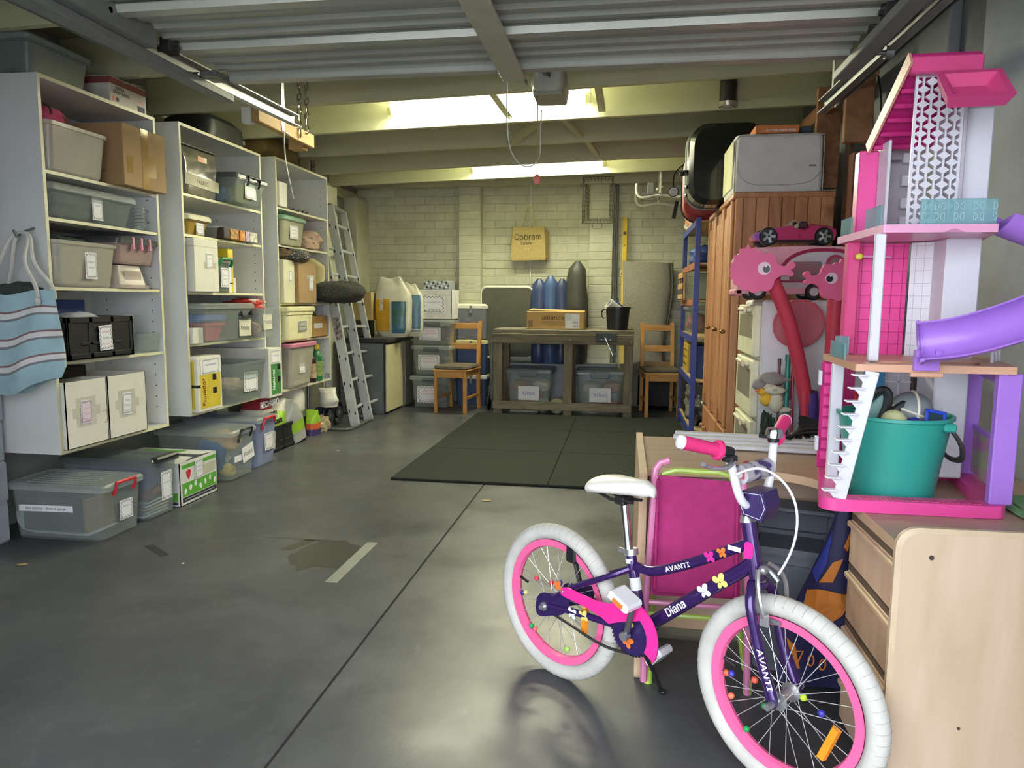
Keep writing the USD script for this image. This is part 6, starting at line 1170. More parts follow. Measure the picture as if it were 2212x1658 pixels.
sd = thing('saddle', parent=bk); prof = [(.150, .050, .655), (.163, .070, .662), (.195, .076, .668), (.24, .060, .672), (.29, .035, .676), (.33, .024, .678), (.352, .018, .676), (.36, .008, .672)]
part('cushion', B().loft([[(x, w * np.sign(math.cos(a)) * abs(math.cos(a)) ** .8, z + (.026 if math.sin(a) > 0 else .022) * math.sin(a) * (1 if x < .35 else .6) + .006 * abs(math.cos(a)) * 0) for a in np.linspace(0, 2 * np.pi, 20, endpoint=False)] for x, w, z in prof]), mk('white_saddle', 'e6e2da', rough=.4, var=.02), sd, smooth=60)
part('rail', B().tube([(.17, -.02, .645), (.22, -.02, .632), (.30, -.02, .638)], .005, 6).tube([(.17, .02, .645), (.22, .02, .632), (.30, .02, .638)], .005, 6).b2(.235, .27, -.025, .025, .622, .645, .004), mk('dark_hardware', '3a3a3c', rough=.4, metal=.6), sd)
def butterfly(o, u, v, s, m, par):
    b = B(); 
    for k, poly in enumerate(([(0, .1), (.5, .9), (1.0, .75), (.8, .15), (.1, -.05)], [(.1, -.05), (.75, -.2), (.7, -.75), (.3, -.8)], [(-.05, .12), (-.3, 1.0), (-.75, .8), (-.6, .2)], [(-.05, 0), (-.5, -.1), (-.55, -.6), (-.1, -.5)])): b.prism(Polygon(spline([(x * s, y * s) for x, y in poly], 20, True)).buffer(0), .0008, frame(u, v), o)
    part('butterfly_decal', b, m, par, smooth=False)
YD, WD, OD, PD = mk('decal_yellow', 'e4dc7a'), mk('decal_white', 'e6ecee'), mk('decal_orange', 'f07a2e'), mk('decal_magenta', 'd8289a')
butterfly((.30 - .135, -.062, .335), (1, 0, .3), (-.3, 0, 1), .018, OD, fr) if False else None
butterfly((.06, -.0665, .333), (1, 0, .4), (-.4, 0, 1), .016, OD, fr); butterfly((.115, -.0625, .262), (1, 0, 0), (0, 0, 1), .018, WD, fr); butterfly((.16, -.0605, .268), (.9, 0, .4), (-.4, 0, .9), .018, YD, fr)
dd = (DT1 - DT0) / np.linalg.norm(DT1 - DT0); vv = np.array((-dd[2], 0, dd[0]))
for f, m, s in ((.62, WD, .024), (.76, YD, .026)): butterfly(DT0 + dd * f * .43 + np.array((0, -.0196, .0)), dd, vv, s * .8, m, fr)
for i, m, s in ((20, PD, .016), (23, OD, .014)): butterfly(tt[i] + np.array((0, -.0152, .0)), (1, 0, .5), (-.5, 0, 1), s, m, fr)
part('lettering', B().text('Diana', .022, DT0 + dd * .155 + vv * -.009 + np.array((0, -.0198, 0)), dd, vv + dd * .28, bold=True, sx=.95).text('AVANTI', .0125, tt[12] + np.array((0, -.0152, -.006)), (1, 0, .48), (-.2, 0, 1), bold=True, sx=1.25), PAPER, fr, smooth=False)
hb = A0 + ad * .08 + np.array((0, -.0188, 0)); part('head_badge', B().prism(Polygon(spline([(-.009, -.02), (.009, -.02), (.012, .0), (.008, .02), (-.008, .02), (-.012, 0)], 24, True)), .001, frame((1, 0, 0), ad), hb), PD, fr, smooth=False)
part('model_sticker', B().box(tt[26] + np.array((0, -.0148, 0)), (.036, .001, .012), 0, None), WD, fr); part('seat_tube_sticker', B().tube([(.298, 0, .415), (.306, 0, .38)], .0160, 14), WD, fr); part('seat_tube_band', B().tube([(.283, 0, .468), (.286, 0, .455)], .0163, 14), WD, fr)
# drive train
dv = thing('drivetrain', parent=bk); cc = np.array((.330, -.052, .275))
part('chain_disc', B().lathe([(.001, .006), (.060, .006), (.064, .003), (.064, 0), (.001, 0)], 44, c=cc, R=rot(90, 0, 0)), PURF, dv); b = B()
for a in np.linspace(0, 2 * np.pi, 40, endpoint=False): b.box(cc + np.array((.066 * math.cos(a), .0, .066 * math.sin(a))), (.006, .004, .004), 0, None)
part('sprocket_teeth', b, mk('dark_hardware', ''), dv, kind='stuff')
butterfly(cc + np.array((-.006, -.0072, .032)), (.9, 0, .4), (-.4, 0, .9), .020, YD, dv); butterfly(cc + np.array((-.008, -.0072, -.026)), (.9, 0, -.3), (.3, 0, .9), .020, OD, dv)
g = [(.075, .322), (.085, .338), (.105, .343), (.16, .340), (.22, .338), (.27, .346)] + [(.330 + .104 * math.cos(a), .278 + .104 * math.sin(a)) for a in np.linspace(1.75, -.5, 16)] + [(.330 + .068 * math.cos(a), .278 + .068 * math.sin(a)) for a in np.linspace(-.5, .9, 10)] + [(.345, .318), (.30, .302), (.265, .285), (.235, .296), (.18, .306), (.10, .310), (.08, .313)]
part('chain_guard', B().prism(Polygon(g).buffer(0), .005, Ry, (0, -.072, 0)), HP, dv, smooth=False); part('guard_screw', B().ell((.085, -.0735, .325), (.005, .003, .005), 1), SIL, dv)
b = B(); lo = spline([(.0, .232), (.12, .214), (.24, .200), (.325, .2105)], 64)
for i in range(0, 63): b.box((lo[i, 0], -.050, lo[i, 1]), (.0055, .007, .008 if i % 2 else .006), .001, rot(0, 12, 0) * 0 + np.eye(3))
for a in np.linspace(1.5, 4.5, 26): b.box((.042 * math.cos(a), -.050, .25 + .03 * math.sin(a) * 1), (.006, .007, .006), .001)
part('chain', b, mk('chain_steel', '4a4644', rough=.45, metal=.6), dv, kind='stuff')
for s, dx, dz in ((-1, .045, .140), (1, -.040, -.150)):
    p, q = np.array((.330, s * .075, .275)), np.array((.330 + dx, s * .095, .275 + dz)); part('crank_arm', B().tube([p, q], [.0095, .0075], 10), mk('crank_grey', '77777c', rough=.35, metal=.6), dv)
    pd = part('pedal', B().box((0, 0, 0), (.075, .072, .026), .007, rot(0, 25 if s < 0 else -50, 0), q + np.array((0, s * .05, 0))), WHP, dv)
    part('pedal_reflector', B().box((.0, -.0, 0), (.03, .05, .014), .002, rot(0, 25 if s < 0 else -50, 0), q + np.array((0, s * .05, 0)) + rot(0, 25 if s < 0 else -50, 0) @ np.array((.038 if s > 0 else .0, 0 if s > 0 else -.037, 0)) + np.array((0, 0 if s > 0 else 0, 0))) if False else B().box((0, 0, 0), (.034, .004, .012), .001, rot(0, 25 if s < 0 else -50, 0), q + np.array((.005, s * .05 - .0375, 0))), mk('orange_reflector', 'd9772e', rough=.2), dv)
part('crank_bolt', B().cyl((.330, -.07, .275), (.330, -.09, .275), .013, 12), SIL, dv)
part('kickstand', B().tube(spline([(.30, .03, .20), (.31, .09, .10), (.30, .15, .01)], 10), .006, 7).ell((.30, .155, .008), (.014, .012, .008), 1), mk('dark_hardware', ''), bk)
part('rear_reflector', B().b2(.045, .085, -.02, .02, .395, .45, .006).cyl((.09, 0, .34), (.07, 0, .40), .008, 8), BLACKP, bk)
# steering
fk = thing('fork', parent=bk)
for s in (-1, 1):
    part('fork_blade', B().tube(S(spline([(.672, s * .02, .512), (.682, s * .045, .49), (.70, s * .052, .42), (.73, s * .05, .32), (WB_, s * .05, .262)], 22)), [.013] * 22, 12), PUR, fk); b = B().prism(Polygon([(.715, .33), (.735, .34), (.772, .26), (.765, .238), (.745, .242)]), .004, Ry, (0, s * .056, 0)); b.v[0] = S(b.v[0]); part('fork_end', b, PURF, fk, smooth=False)
    b = B().cyl((WB_, s * .055, RW), (WB_, s * .078, RW), .009, 8); b.v[0] = S(b.v[0]); part('axle_nut', b, SIL, fk)
part('crown', B().ell(S((.674, 0, .508))[0], (.024, .034, .016), 2), PUR, fk); part('headset_cup', B().tube([A0 - ad * .014, A0 + ad * .002], .021, 16), SIL, fk); part('headset_cup', B().tube([A1, A1 + ad * .014], [.021, .017], 16), SIL, fk)
FB_ = (WB_ * .995, -.052, .30); part('lettering', B().text('AVANTI', .014, S((.7335, -.0655, .33))[0], S([(.70, 0, .42), (WB_, 0, .265)])[1] - S([(.70, 0, .42), (WB_, 0, .265)])[0], (.9, 0, .5), bold=True, sx=1.3), PAPER, fk, smooth=False)
br_ = thing('front_brake', parent=bk); b = B(); b.tube(S(spline([(.69, -.028, .555), (.70, -.045, .53), (.715, -.056, .49), (.722, -.05, .452)], 12)), .006, 7).box(S((.722, -.046, .445))[0], (.024, .008, .034), .003); part('caliper_arm', b, SIL, br_)
b = B(); b.tube(S(spline([(.69, .02, .56), (.71, .05, .53), (.722, .052, .46)], 12)), .006, 7).tube(S(spline([(.69, -.01, .556), (.72, -.03, .565), (.745, -.03, .545)], 10)), .005, 6); part('caliper_arm', b, SIL, br_); part('caliper_bolt', B().ell(S((.694, -.01, .553))[0], (.012, .014, .012), 2), SIL, br_)
for s in (-1, 1): part('brake_pad', B().box(S((.735, s * .022, .437))[0], (.03, .008, .012), .003), mk('pad_grey', '6a6c70', rough=.6), br_)
h = thing('handlebar', parent=bk); Cst = A1 + ad * .045
part('stem', B().tube(S([A1 + ad * .01, A1 + ad * .05]), .0125, 14).box(S(A1 + ad * .055 + np.array((.012, 0, 0)))[0], (.045, .034, .03), .006), CHR, h)
barp = lambda s: S(spline([(.655, 0, .712), (.655, s * .035, .712), (.653, s * .06, .735), (.648, s * .085, .80), (.641, s * .10, .835), (.630, s * .13, .858), (.614, s * .175, .874), (.600, s * .222, .884)], 36))
for s in (-1, 1):
    P_ = barp(s); part('bar', B().tube(P_, .0105, 12), WHP, h); g0, g1 = P_[-12], P_[-1]; d_ = (g1 - g0) / np.linalg.norm(g1 - g0)
    gp = part('grip', B().tube([g0 - d_ * .01, g0 - d_ * .002, g0, g0 + d_ * .01, g1], [.024, .024, .0165, .0155, .0165], 16), mk('grip_pink', 'e2347a', rough=.55), h); part('grip_end', B().tube([g1 - d_ * .001, g1 + d_ * .006, g1 + d_ * .009], [.0172, .016, .011], 14), WHP, h)
    lv = thing('brake_lever', parent=bk) if s < 0 else None
    if lv: part('lever_clamp', B().tube([g0 - d_ * .045, g0 - d_ * .015], .0145, 12).box(g0 - d_ * .03 + np.array((.01, 0, -.014)), (.03, .03, .016), .004), BLACKP, lv); part('lever', B().tube(spline([g0 - d_ * .03 + np.array((.02, 0, -.02)), g0 + d_ * .0 + np.array((.035, 0, -.034)), g0 + d_ * .05 + np.array((.035, 0, -.046)), g0 + d_ * .085 + np.array((.045, 0, -.042))], 14), .0075, 8, flat=.7), SIL, lv)
cb = S([(.650, -.075, .79), (.650, .075, .79)]); part('crossbar', B().tube(cb, .009, 10), WHP, h); part('crossbar_pad', B().tube(cb * .8 + cb.mean(0) * .2 - (cb[1] - cb[0]) * 0, .024, 14), mk('pad_print', '4a3a6c', rough=.6, col2='b9b4bc', vs=26, pos=(.5, .58)), h); part('pad_emblem', B().box(cb.mean(0) + np.array((-.0215, 0, .01)), (.006, .026, .022), .002).box(cb.mean(0) + np.array((0, -.0605, 0)), (.02, .002, .02), .004), mk('pad_red', 'c0404a', rough=.5), h)
stp = S((.668, 0, .712))[0]; part('stem_pad', B().loft([[stp + np.array((x, y, z)) for x, z in ((-.026, .034), (.026, .037), (.038, .0), (.026, -.034), (-.022, -.027), (-.036, .0))] for y in (-.036, .036)]), mk('stem_pad_purple', '35235c', rough=.4), h); b = B()
for k in range(4): b.box(stp + np.array((-.008 + .010 * k, -.0366, .022 + .003 * (k % 2))), (.007, .001, .007), 0, rot(0, 45, 0))
part('pad_flowers', b, WD, h, kind='stuff'); part('pad_stitch', B().tube([stp + np.array((x, -.0364, z)) for x, z in ((-.022, .029), (.022, .032), (.033, .0), (.022, -.029), (-.019, -.023), (-.031, 0))], .0009, 4, True), WD, h)
bl_ = thing('bell', parent=bk); P_ = barp(1); bc = P_[19] + np.array((0, 0, .03)); part('dome', B().lathe([(.022, 0), (.022, .014), (.018, .022), (.001, .024)], 22, c=bc), CHR, bl_); part('base', B().cyl(bc - np.array((0, 0, .012)), bc, .014, 12).bar(bc, bc + np.array((-.02, -.035, .004)), .008, .008), BLACKP, bl_)
part('brake_cable', B().tube(spline(list(S([(.665, -.10, .80), (.70, -.06, .815), (.755, -.02, .77), (.775, -.012, .68), (.755, -.02, .59), (.742, -.026, .56)])), 50), .003, 7), WHP, bk); part('inner_wire', B().cyl(S((.742, -.026, .56))[0], S((.738, -.03, .50))[0], .0012, 5), SIL, bk)
# ------------------------------------------------------------------ doll house on the desk and the bucket inside it
DPK = mk('doll_pink', 'ea4f9e', rough=.35, var=.02); DPL = mk('doll_pale_pink', 'e7a3c8', rough=.35, var=.02); DMG = mk('doll_magenta', 'c02a78', rough=.35, var=.02); DW = mk('doll_white', 'dcdce6', rough=.35, var=.02); DG_ = mk('doll_grey', 'bcb6c0', rough=.4, var=.03)
DTN = mk('doll_tan', 'd2a387', rough=.4, var=.03); DPU = mk('doll_purple', 'a878d8', rough=.3, var=.02); DRS = mk('doll_rose', 'd84a86', rough=.35, var=.02); TEAL = mk('doll_teal_clear', '8fb8be', rough=.15, var=.02, trans=.5)
GROW, LIFT = 1.12, -.144
h = thing('doll_house', 'tall pink and white open doll house with a purple slide on the desk', 'doll house', (0, 0, 0))
def slab(nm, pts, z0, z1, m, hole=None, r=.015):
    p = Polygon(pts).buffer(-r).buffer(r, quad_segs=4)
    if hole is not None: p = p.difference(Polygon(hole))
    return part(nm, B().prism(p, z1 - z0, None, (0, 0, z0)), m, h, smooth=25)
slab('base_frame', [(.463, 1.75), (.875, 1.75), (.97, 2.2), (.575, 2.2)], .7125, .742, DPK, [(.53, 1.80), (.84, 1.80), (.905, 2.13), (.62, 2.13)], .035)
b = B(); rg = np.random.default_rng(8)
for k in range(24): b.b2(.56 + .011 * k, .568 + .011 * k, 1.758 + .004 * (k % 2), 1.79, .742, .7435)
part('crazy_paving', b, DRS, h, kind='stuff')
slab('middle_floor', [(.527, 1.75), (.869, 1.75), (.975, 2.16), (.545, 2.10)], 1.045, 1.062, DTN, [(.57, 1.79), (.81, 1.79), (.84, 1.87), (.59, 1.87)], .006); part('pool_tray', B().b2(.56, .85, 1.78, 1.88, 1.043, 1.048), DTN, h); part('floor_catch', B().b2(.645, .715, 1.746, 1.76, 1.035, 1.046, .002), DTN, h)
slab('upper_floor', [(.592, 1.83), (.842, 1.83), (.955, 2.2), (.585, 2.18)], 1.366, 1.385, DPL, None, .006)
part('floor_joint', B().prism([(.725, 1.366), (.742, 1.374), (.752, 1.374), (.77, 1.366)], .004, Ry, (0, 1.828, 0)), mk('doll_shadow_pink', 'c084a8'), h, smooth=False)
for z0, z1, y in ((.742, 1.045, 2.02), (1.062, 1.366, 1.98), (1.385, 1.675, 1.95)): part('white_tower', B().b2(.785 + (y - 1.95) * .3, .868 + (y - 1.95) * .3, y, y + .12, z0, z1, .004), DW, h)
# lattice of white rhombs and bars
lw, lh = .112, .37; polys = [sbox(0, 0, lw, .01), sbox(0, lh - .014, lw, lh), sbox(0, 0, .006, lh), sbox(lw - .006, 0, lw, lh)]; cw = .0187; ch = .0345
for i in range(7):
    polys.append(sbox(i * cw - .0023, 0, i * cw + .0023, lh))
    for j in range(12):
        x, y = i * cw, j * ch + (ch / 2 if i % 2 else 0)
        polys.append(Polygon([(x - cw * .8, y), (x, y - .0098), (x + cw * .8, y), (x, y + .0098)]))
lat = unary_union(polys).intersection(sbox(0, 0, lw, lh)); part('lattice_screen', B().prism([g for g in getattr(lat, 'geoms', [lat])], .006, np.array([[1, 0, 0], [0, 0, -1], [0, 1, 0]]), (.677, 1.935, 1.386)), DW, h, smooth=False)
part('lattice_side', B().b2(.789, .80, 1.93, 1.96, 1.386, 1.70, .002), DG_, h)
# roof
part('ridge_fascia', B().b2(.655, .812, 1.895, 1.92, 1.742, 1.782, .004), DRS, h); b = B(); a0, a1 = np.array((.655, 1.9, 1.775)), np.array((.64, 2.13, 1.612)); w_ = np.array((.155, 0, 0)); up = np.array((0, .012, .016))
b.loft([[a0, a0 + w_, a0 + w_ + up, a0 + up], [a1, a1 + w_, a1 + w_ + up, a1 + up]]); part('roof_panel', b, DMG, h, smooth=False); part('roof_edge', B().bar(a0 + np.array((-.003, 0, .004)), a1 + np.array((-.003, 0, .004)), .006, .034, (0, .5, 1)), mk('doll_peach', 'd79a86', rough=.4), h)
for k in range(5): p = a0 + (a1 - a0) * (.3 + .16 * k) + np.array((.07, -.004, -.006)); part('roof_slat', B().box(p, (.13, .01, .012), .002), DMG, h)
part('awning', B().loft([rrect(.115, .10, .004, 0), rrect(.135, .12, .004, .03), rrect(.11, .095, .004, .03), rrect(.07, .055, .004, .008)], R=rot(42, 0, -4), t=(.752, 1.81, 1.665)), DRS, h, smooth=25)
# upper storey walls
part('pink_pillar', B().b2(.618, .668, 2.13, 2.17, 1.385, 1.612, .003), DPK, h); part('side_wall', B().b2(.668, .676, 2.06, 2.17, 1.385, 1.625, .002), DW, h); part('back_wall', B().b2(.668, .80, 2.165, 2.175, 1.385, 1.63), DG_, h)
for z in (1.41, 1.46, 1.52, 1.58): part('hinge_block', B().b2(.735, .757, 2.145, 2.166, z, z + .028, .002), DW, h)
part('towel_rail', B().cyl((.68, 2.15, 1.585), (.73, 2.15, 1.587), .003, 6), mk('doll_rail_grey', '77727c'), h)
# teal balcony rails
def rail(nm, p, q, z0, hh, emb=0):
    p, q = np.array(p), np.array(q); r = part(nm, B().bar((*p, z0 + hh / 2), (*q, z0 + hh / 2), .005, hh, (0, 0, 1), .002), TEAL, h)
    if emb:
        b = B(); L = np.linalg.norm(q - p); u = np.array([*(q - p) / L, 0])
        for k in range(emb):
            o = np.array([*p, z0 + hh * .5]) + u * L * (k + .5) / emb + np.array((0, -.003, 0)); s = 1 if k % 2 else -1
            for dz in (-1, 1): b.stroke([(0, dz * hh * .05), (0, dz * hh * .38)], .0016, o, u, (0, 0, 1)).stroke([(.008 * s * math.sin(a), dz * hh * .2 + hh * .15 * math.cos(a)) for a in np.linspace(0, np.pi, 8)], .0016, o, u, (0, 0, 1))
        part('embossing', b, mk('teal_emboss', 'a4c4c6', rough=.2), r, smooth=False)
rail('balcony_rail', (.672, 1.834), (.838, 1.834), 1.385, .058, 8); rail('balcony_rail', (.598, 1.86), (.594, 1.965), 1.385, .05); rail('balcony_rail', (.589, 2.06), (.588, 2.15), 1.385, .045); rail('balcony_rail', (.535, 1.86), (.541, 2.01), 1.062, .042, 2); rail('balcony_rail', (.60, 2.06), (.575, 2.10), 1.062, .05)
# middle storey
part('magenta_pillar', B().b2(.590, .622, 2.08, 2.12, 1.062, 1.366, .004), DRS, h); part('white_post', B().b2(.583, .606, 1.84, 1.86, 1.062, 1.366, .003), DW, h)
wpk = part('pink_wall', B().b2(.622, .752, 2.11, 2.122, 1.062, 1.362), DPK, h); wti = part('white_tile_wall', B().bar((.752, 2.09, 1.212), (.835, 2.03, 1.212), .008, .30), DW, h)
b = B()
for k in range(9): b.b2(.622, .752, 2.1085, 2.111, 1.09 + .033 * k, 1.0915 + .033 * k)
for k in range(5): b.b2(.635 + .026 * k, .6365 + .026 * k, 2.1085, 2.111, 1.062, 1.362)
part('grid_lines', b, DMG, wpk, kind='stuff'); b = B(); u = np.array((.083, -.06, 0))
for k in range(9): b.bar(np.array((.752, 2.0855, 1.09 + .033 * k)), np.array((.752, 2.0855, 1.09 + .033 * k)) + u, .001, .0015)
for k in range(5): p = np.array((.752, 2.0855, 1.062)) + u * (k + .5) / 5; b.bar(p, p + np.array((0, 0, .30)), .0015, .001)
part('grid_lines', b, DG_, wti, kind='stuff'); part('grey_partition', B().b2(.80, .845, 2.06, 2.07, 1.062, 1.362), DG_, h)
part('pink_sink', B().b2(.80, .835, 1.99, 2.03, 1.13, 1.15, .004), DRS, h); part('blue_bottle', B().lathe([(.006, 0), (.007, .014), (.003, .018), (.003, .026)], 10, c=(.818, 2.0, 1.15)), mk('doll_bottle_blue', '4c7494', rough=.3), h)
part('wall_lamp', B().ell((.612, 2.06, 1.325), (.010, .008, .009), 2), mk('doll_lamp_yellow', 'd8cf4a', rough=.3), h); part('lamp_bracket', B().cyl((.62, 2.06, 1.325), (.70, 2.09, 1.325), .003, 6), DPL, h)
# purple slide
path = spline([(.648, 1.715, 1.118), (.70, 1.70, 1.126), (.80, 1.69, 1.156), (.93, 1.70, 1.212), (1.03, 1.75, 1.275), (1.05, 1.83, 1.33), (.97, 1.89, 1.375), (.87, 1.885, 1.412)], 44); rings = []
for i, p in enumerate(path):
    tn = path[min(i + 1, 43)] - path[max(i - 1, 0)]; tn /= np.linalg.norm(tn); si = np.cross(tn, (0, 0, 1)); si /= np.linalg.norm(si); uv = np.cross(si, tn); sgn = 1
    tl = -1.05 if i < 22 else -1.05 + 1.2 * (i - 22) / 21
    ca, sa = math.cos(tl), math.sin(tl); s2, u2_ = si * ca + uv * sa, -si * sa + uv * ca
    r = .048; rings.append([p + s2 * r * math.cos(a) + u2_ * r * math.sin(a) for a in np.linspace(np.pi * .98, np.pi * 2.02, 12)] + [p + s2 * (r - .004) * math.cos(a) + u2_ * (r - .004) * math.sin(a) for a in np.linspace(np.pi * 2.02, np.pi * .98, 12)])
part('slide', B().loft(rings), DPU, h, smooth=50); r0 = rings[0][:12]; part('slide_lip', B().tube(r0, .005, 6), DPU, h)
part('slide_bracket', B().b2(.648, .702, 1.735, 1.752, 1.05, 1.085, .002).b2(.648, .662, 1.728, 1.75, 1.08, 1.098, .002).b2(.688, .702, 1.728, 1.75, 1.08, 1.098, .002), DPU, h)
b = B()
for k in range(5): b.bar((.868, 1.87, 1.068 + .02 * k), (.93, 1.97, 1.068 + .02 * k), .004, .004 if k else .02)
for f in (0, .5, 1): b.bar((.868 + .062 * f, 1.87 + .1 * f, 1.062), (.868 + .062 * f, 1.87 + .1 * f, 1.152), .005, .005)
part('white_fence', b, DW, h, smooth=False)
# lower storey
ld = part('ladder_rail', B().bar((.562, 1.742, 1.046), (.510, 1.755, .742), .03, .008, (0, 1, 0), .002), DW, h)
for k in range(10): f = (k + .4) / 10; p = np.array((.562, 1.742, 1.046)) * (1 - f) + np.array((.510, 1.755, .742)) * f; part('rung', B().box(p + np.array((-.027, -.006, .004)), (.034, .022, .004), .0015).prism([(-.02, 0), (0, 0), (-.006, -.016)], .004, Ry, p + np.array((-.012, -.006, .003))), DW, ld)
dr = part('magenta_door', B().b2(.531, .566, 2.045, 2.055, .752, 1.043, .003), DMG, h); b = B()
for k in range(9): b.b2(.538, .559, 2.0425, 2.0455, .775 + .03 * k, .798 + .03 * k, .002)
part('embossing', b, DPK, dr, kind='stuff'); part('door_edge', B().b2(.522, .531, 2.035, 2.05, .80, .84, .002).b2(.522, .531, 2.035, 2.05, .98, 1.02, .002), DW, h)
part('white_post', B().b2(.537, .566, 1.965, 1.985, .742, 1.045, .003), DW, h); part('white_post', B().b2(.632, .664, 2.06, 2.08, .742, .92, .003), DW, h); part('magenta_wall', B().b2(.600, .648, 2.15, 2.16, .742, 1.045), DMG, h); part('blue_door', B().b2(.672, .728, 2.15, 2.158, .742, 1.045), mk('doll_blue', '3f86b8', rough=.35), h)
part('window_wall', B().b2(.735, .86, 2.165, 2.172, .742, 1.045), DG_, h); part('dark_door', B().b2(.80, .845, 2.155, 2.165, .8, 1.045), mk('doll_dark_brown', '4a3c40', rough=.5), h); part('mullion', B().b2(.735, .80, 2.16, 2.166, .98, .984).b2(.765, .769, 2.16, 2.166, .742, 1.045), DW, h)
for q in ((.838, .888, 1.762, 1.785, .742, 1.046), (.905, .95, 2.08, 2.10, .742, 1.046)): part('purple_post', B().b2(*q, .003), DPU, h)
part('purple_beam', B().bar((.885, 1.79, 1.02), (.94, 2.09, 1.03), .012, .03), DPU, h); part('purple_sill', B().bar((.888, 1.79, .865), (.94, 2.09, .875), .01, .012), DPU, h)
part('picture_board', B().bar((.889, 1.80, .805), (.938, 2.08, .81), .004, .115), mk('doll_picture', 'c88ab0', rough=.4, col2='a8bc8a', vs=22, detail=1, pos=(.42, .58)), h); part('picture_wheel', B().lathe([(.018, -.002), (.024, -.002), (.024, .002), (.018, .002)], 20, c=(.886, 1.86, .79), R=rot(90, 0, 80)), DG_, h)
GROW, LIFT = 1.0, 0.0
t = thing('green_mat', 'edge of a green fluffy mat on the desk right of the doll house', 'mat', (1.14, 2.0, .6535)); part('pile', B().ell((0, 0, .01), (.11, .16, .012), 3, None, .2, 5, 6, .5), mk('green_pile', '6f9a6a', rough=1, bump=1, bs=120), t)
# teal bucket and the things in it
CX, CY, CZ = .758, 2.15, .655
GROW = 1.12
t = thing('teal_bucket', 'teal plastic bucket standing inside the lower floor of the doll house', 'bucket', (CX, CY, CZ)); TB = mk('teal_plastic', '2f9a8e', rough=.35, var=.04, vs=6)
part('pail', B().lathe([(.098, 0), (.1, .004), (.103, .05), (.1045, .052), (.128, .205), (.134, .207), (.134, .215), (.127, .215), (.124, .205), (.1, .01)], 40), TB, t); part('ear', B().b2(.072, .1, -.118, -.09, .187, .207, .004), TB, t)
part('handle', B().tube(spline([(.088, -.106, .195), (.115, -.10, .16), (.135, -.07, .12), (.14, -.03, .105), (.135, .03, .11), (.12, .07, .17), (.1, .09, .2)], 24), .008, 8, flat=.6), mk('bucket_handle', '3e3a3c', rough=.5), t)
for lb, o, R, c in (('black loop sandal standing in the teal bucket', (-.05, .02, .20), rot(0, 24, -20), '6f9490'), ('second black loop sandal with a mint sole leaning across the teal bucket', (.0, -.01, .19), rot(0, 46, 10), '8ed0b4')):
    t = thing('sandal', lb, 'sandal', (CX + 1.12 * o[0], CY + 1.12 * o[1], CZ + 1.12 * o[2]), R=R); part('strap', B().tube([(.026 * math.cos(a), 0, .075 * math.sin(a)) for a in np.linspace(0, 2 * np.pi, 30, endpoint=False)], .011, 8, True), BLACKP, t); part('sole', B().ell((0, .01, 0), (.02, .006, .07), 2), mk('sole_' + c, c, rough=.6), t)
t = thing('basketball', 'grey and cream ball in the teal bucket', 'ball', (CX + .05, CY + .022, CZ + .24)); part('skin', B().ell((0, 0, 0), (.052, .052, .052), 3), mk('ball_slate', '7d868c', rough=.5), t)
for a in (-.6, .7): part('seam_band', B().tube([(.0525 * math.cos(p) * math.cos(a) , .0525 * math.sin(p), .0525 * math.cos(p) * math.sin(a)) for p in np.linspace(0, 2 * np.pi, 36, endpoint=False)], .004, 5, True, R=rot(0, 60, 0)), mk('ball_cream', 'd8d3c2', rough=.5), t)
GROW = 1.0
part('tennis_ball', B().ell((CX - .022, CY - .062, CZ + .224), (.033, .033, .033), 3), mk('worn_tennis_ball', 'c8cc9a', rough=.95, bump=.6, bs=300), label='worn pale tennis ball at the rim of the teal bucket', cat='ball')
part('blue_ball', B().ell((CX + .028, CY - .067, CZ + .218), (.022, .022, .02), 2, None, .2, 3), mk('bright_navy', '2a3a9a', rough=.5), label='small crumpled navy lump beside the worn tennis ball', cat='toy')
GROW = 1.12
t = thing('plastic_toy', 'bright blue plastic frame toy at the rim of the teal bucket', 'toy', (CX + .084, CY - .062, CZ + .23), R=rot(-20, 10, 8)); b = B()
for q in ((-.026, .026, -.004, .004, .018, .026), (-.026, .026, -.004, .004, -.026, -.018), (-.026, -.018, -.004, .004, -.026, .026), (.018, .026, -.004, .004, -.026, .026)): b.b2(*q, .002)
part('rim', b, mk('royal_blue_plastic', '2f4fd0', rough=.4), t); part('panel', B().b2(-.018, .018, 0, .003, -.018, .018), mk('dark_blue_green', '24404a', rough=.4), t)
GROW = 1.0
# ------------------------------------------------------------------ ceiling lights, door opener, tracks, hanging things
TUBEL = lamp('fluorescent_glow', (1.0, .975, .72), 84.0)
def batten_light(label, loc, L):
    t = thing('fluorescent_light', label, 'light', loc, 0, 'fluorescent battens on the ceiling joists', rot(0, -math.degrees(math.atan(SL)), 0))
    part('mounting_plate', B().b2(-L / 2, L / 2, -.02, 0, -.005, .1, .003), WHITEM, t)
    b = B(); pr = [(-.02, .06), (-.09, .05), (-.105, .025), (-.085, -.02), (-.02, -.018)]
    b.loft([[(x, y, z) for y, z in pr] for x in (-L / 2 + .03, L / 2 - .03)])
    part('diffuser', b, TUBEL, t, smooth=20)
    for s in (-1, 1):
        e = B(); e.loft([[(s * L / 2 + d * s, y * 1.02, z * 1.05) for y, z in pr] for d in (-.035, -.012)])
        part('end_cap', e, mk('yellowed_end_cap', 'd8d49a', rough=.4), t)
batten_light('long fluorescent light on the joist behind the grey door opener', (-1.02, 5.30, 2.58), 1.48)
batten_light('shorter fluorescent light above the brick back wall', (-.93, 7.55, 2.55), 1.4)
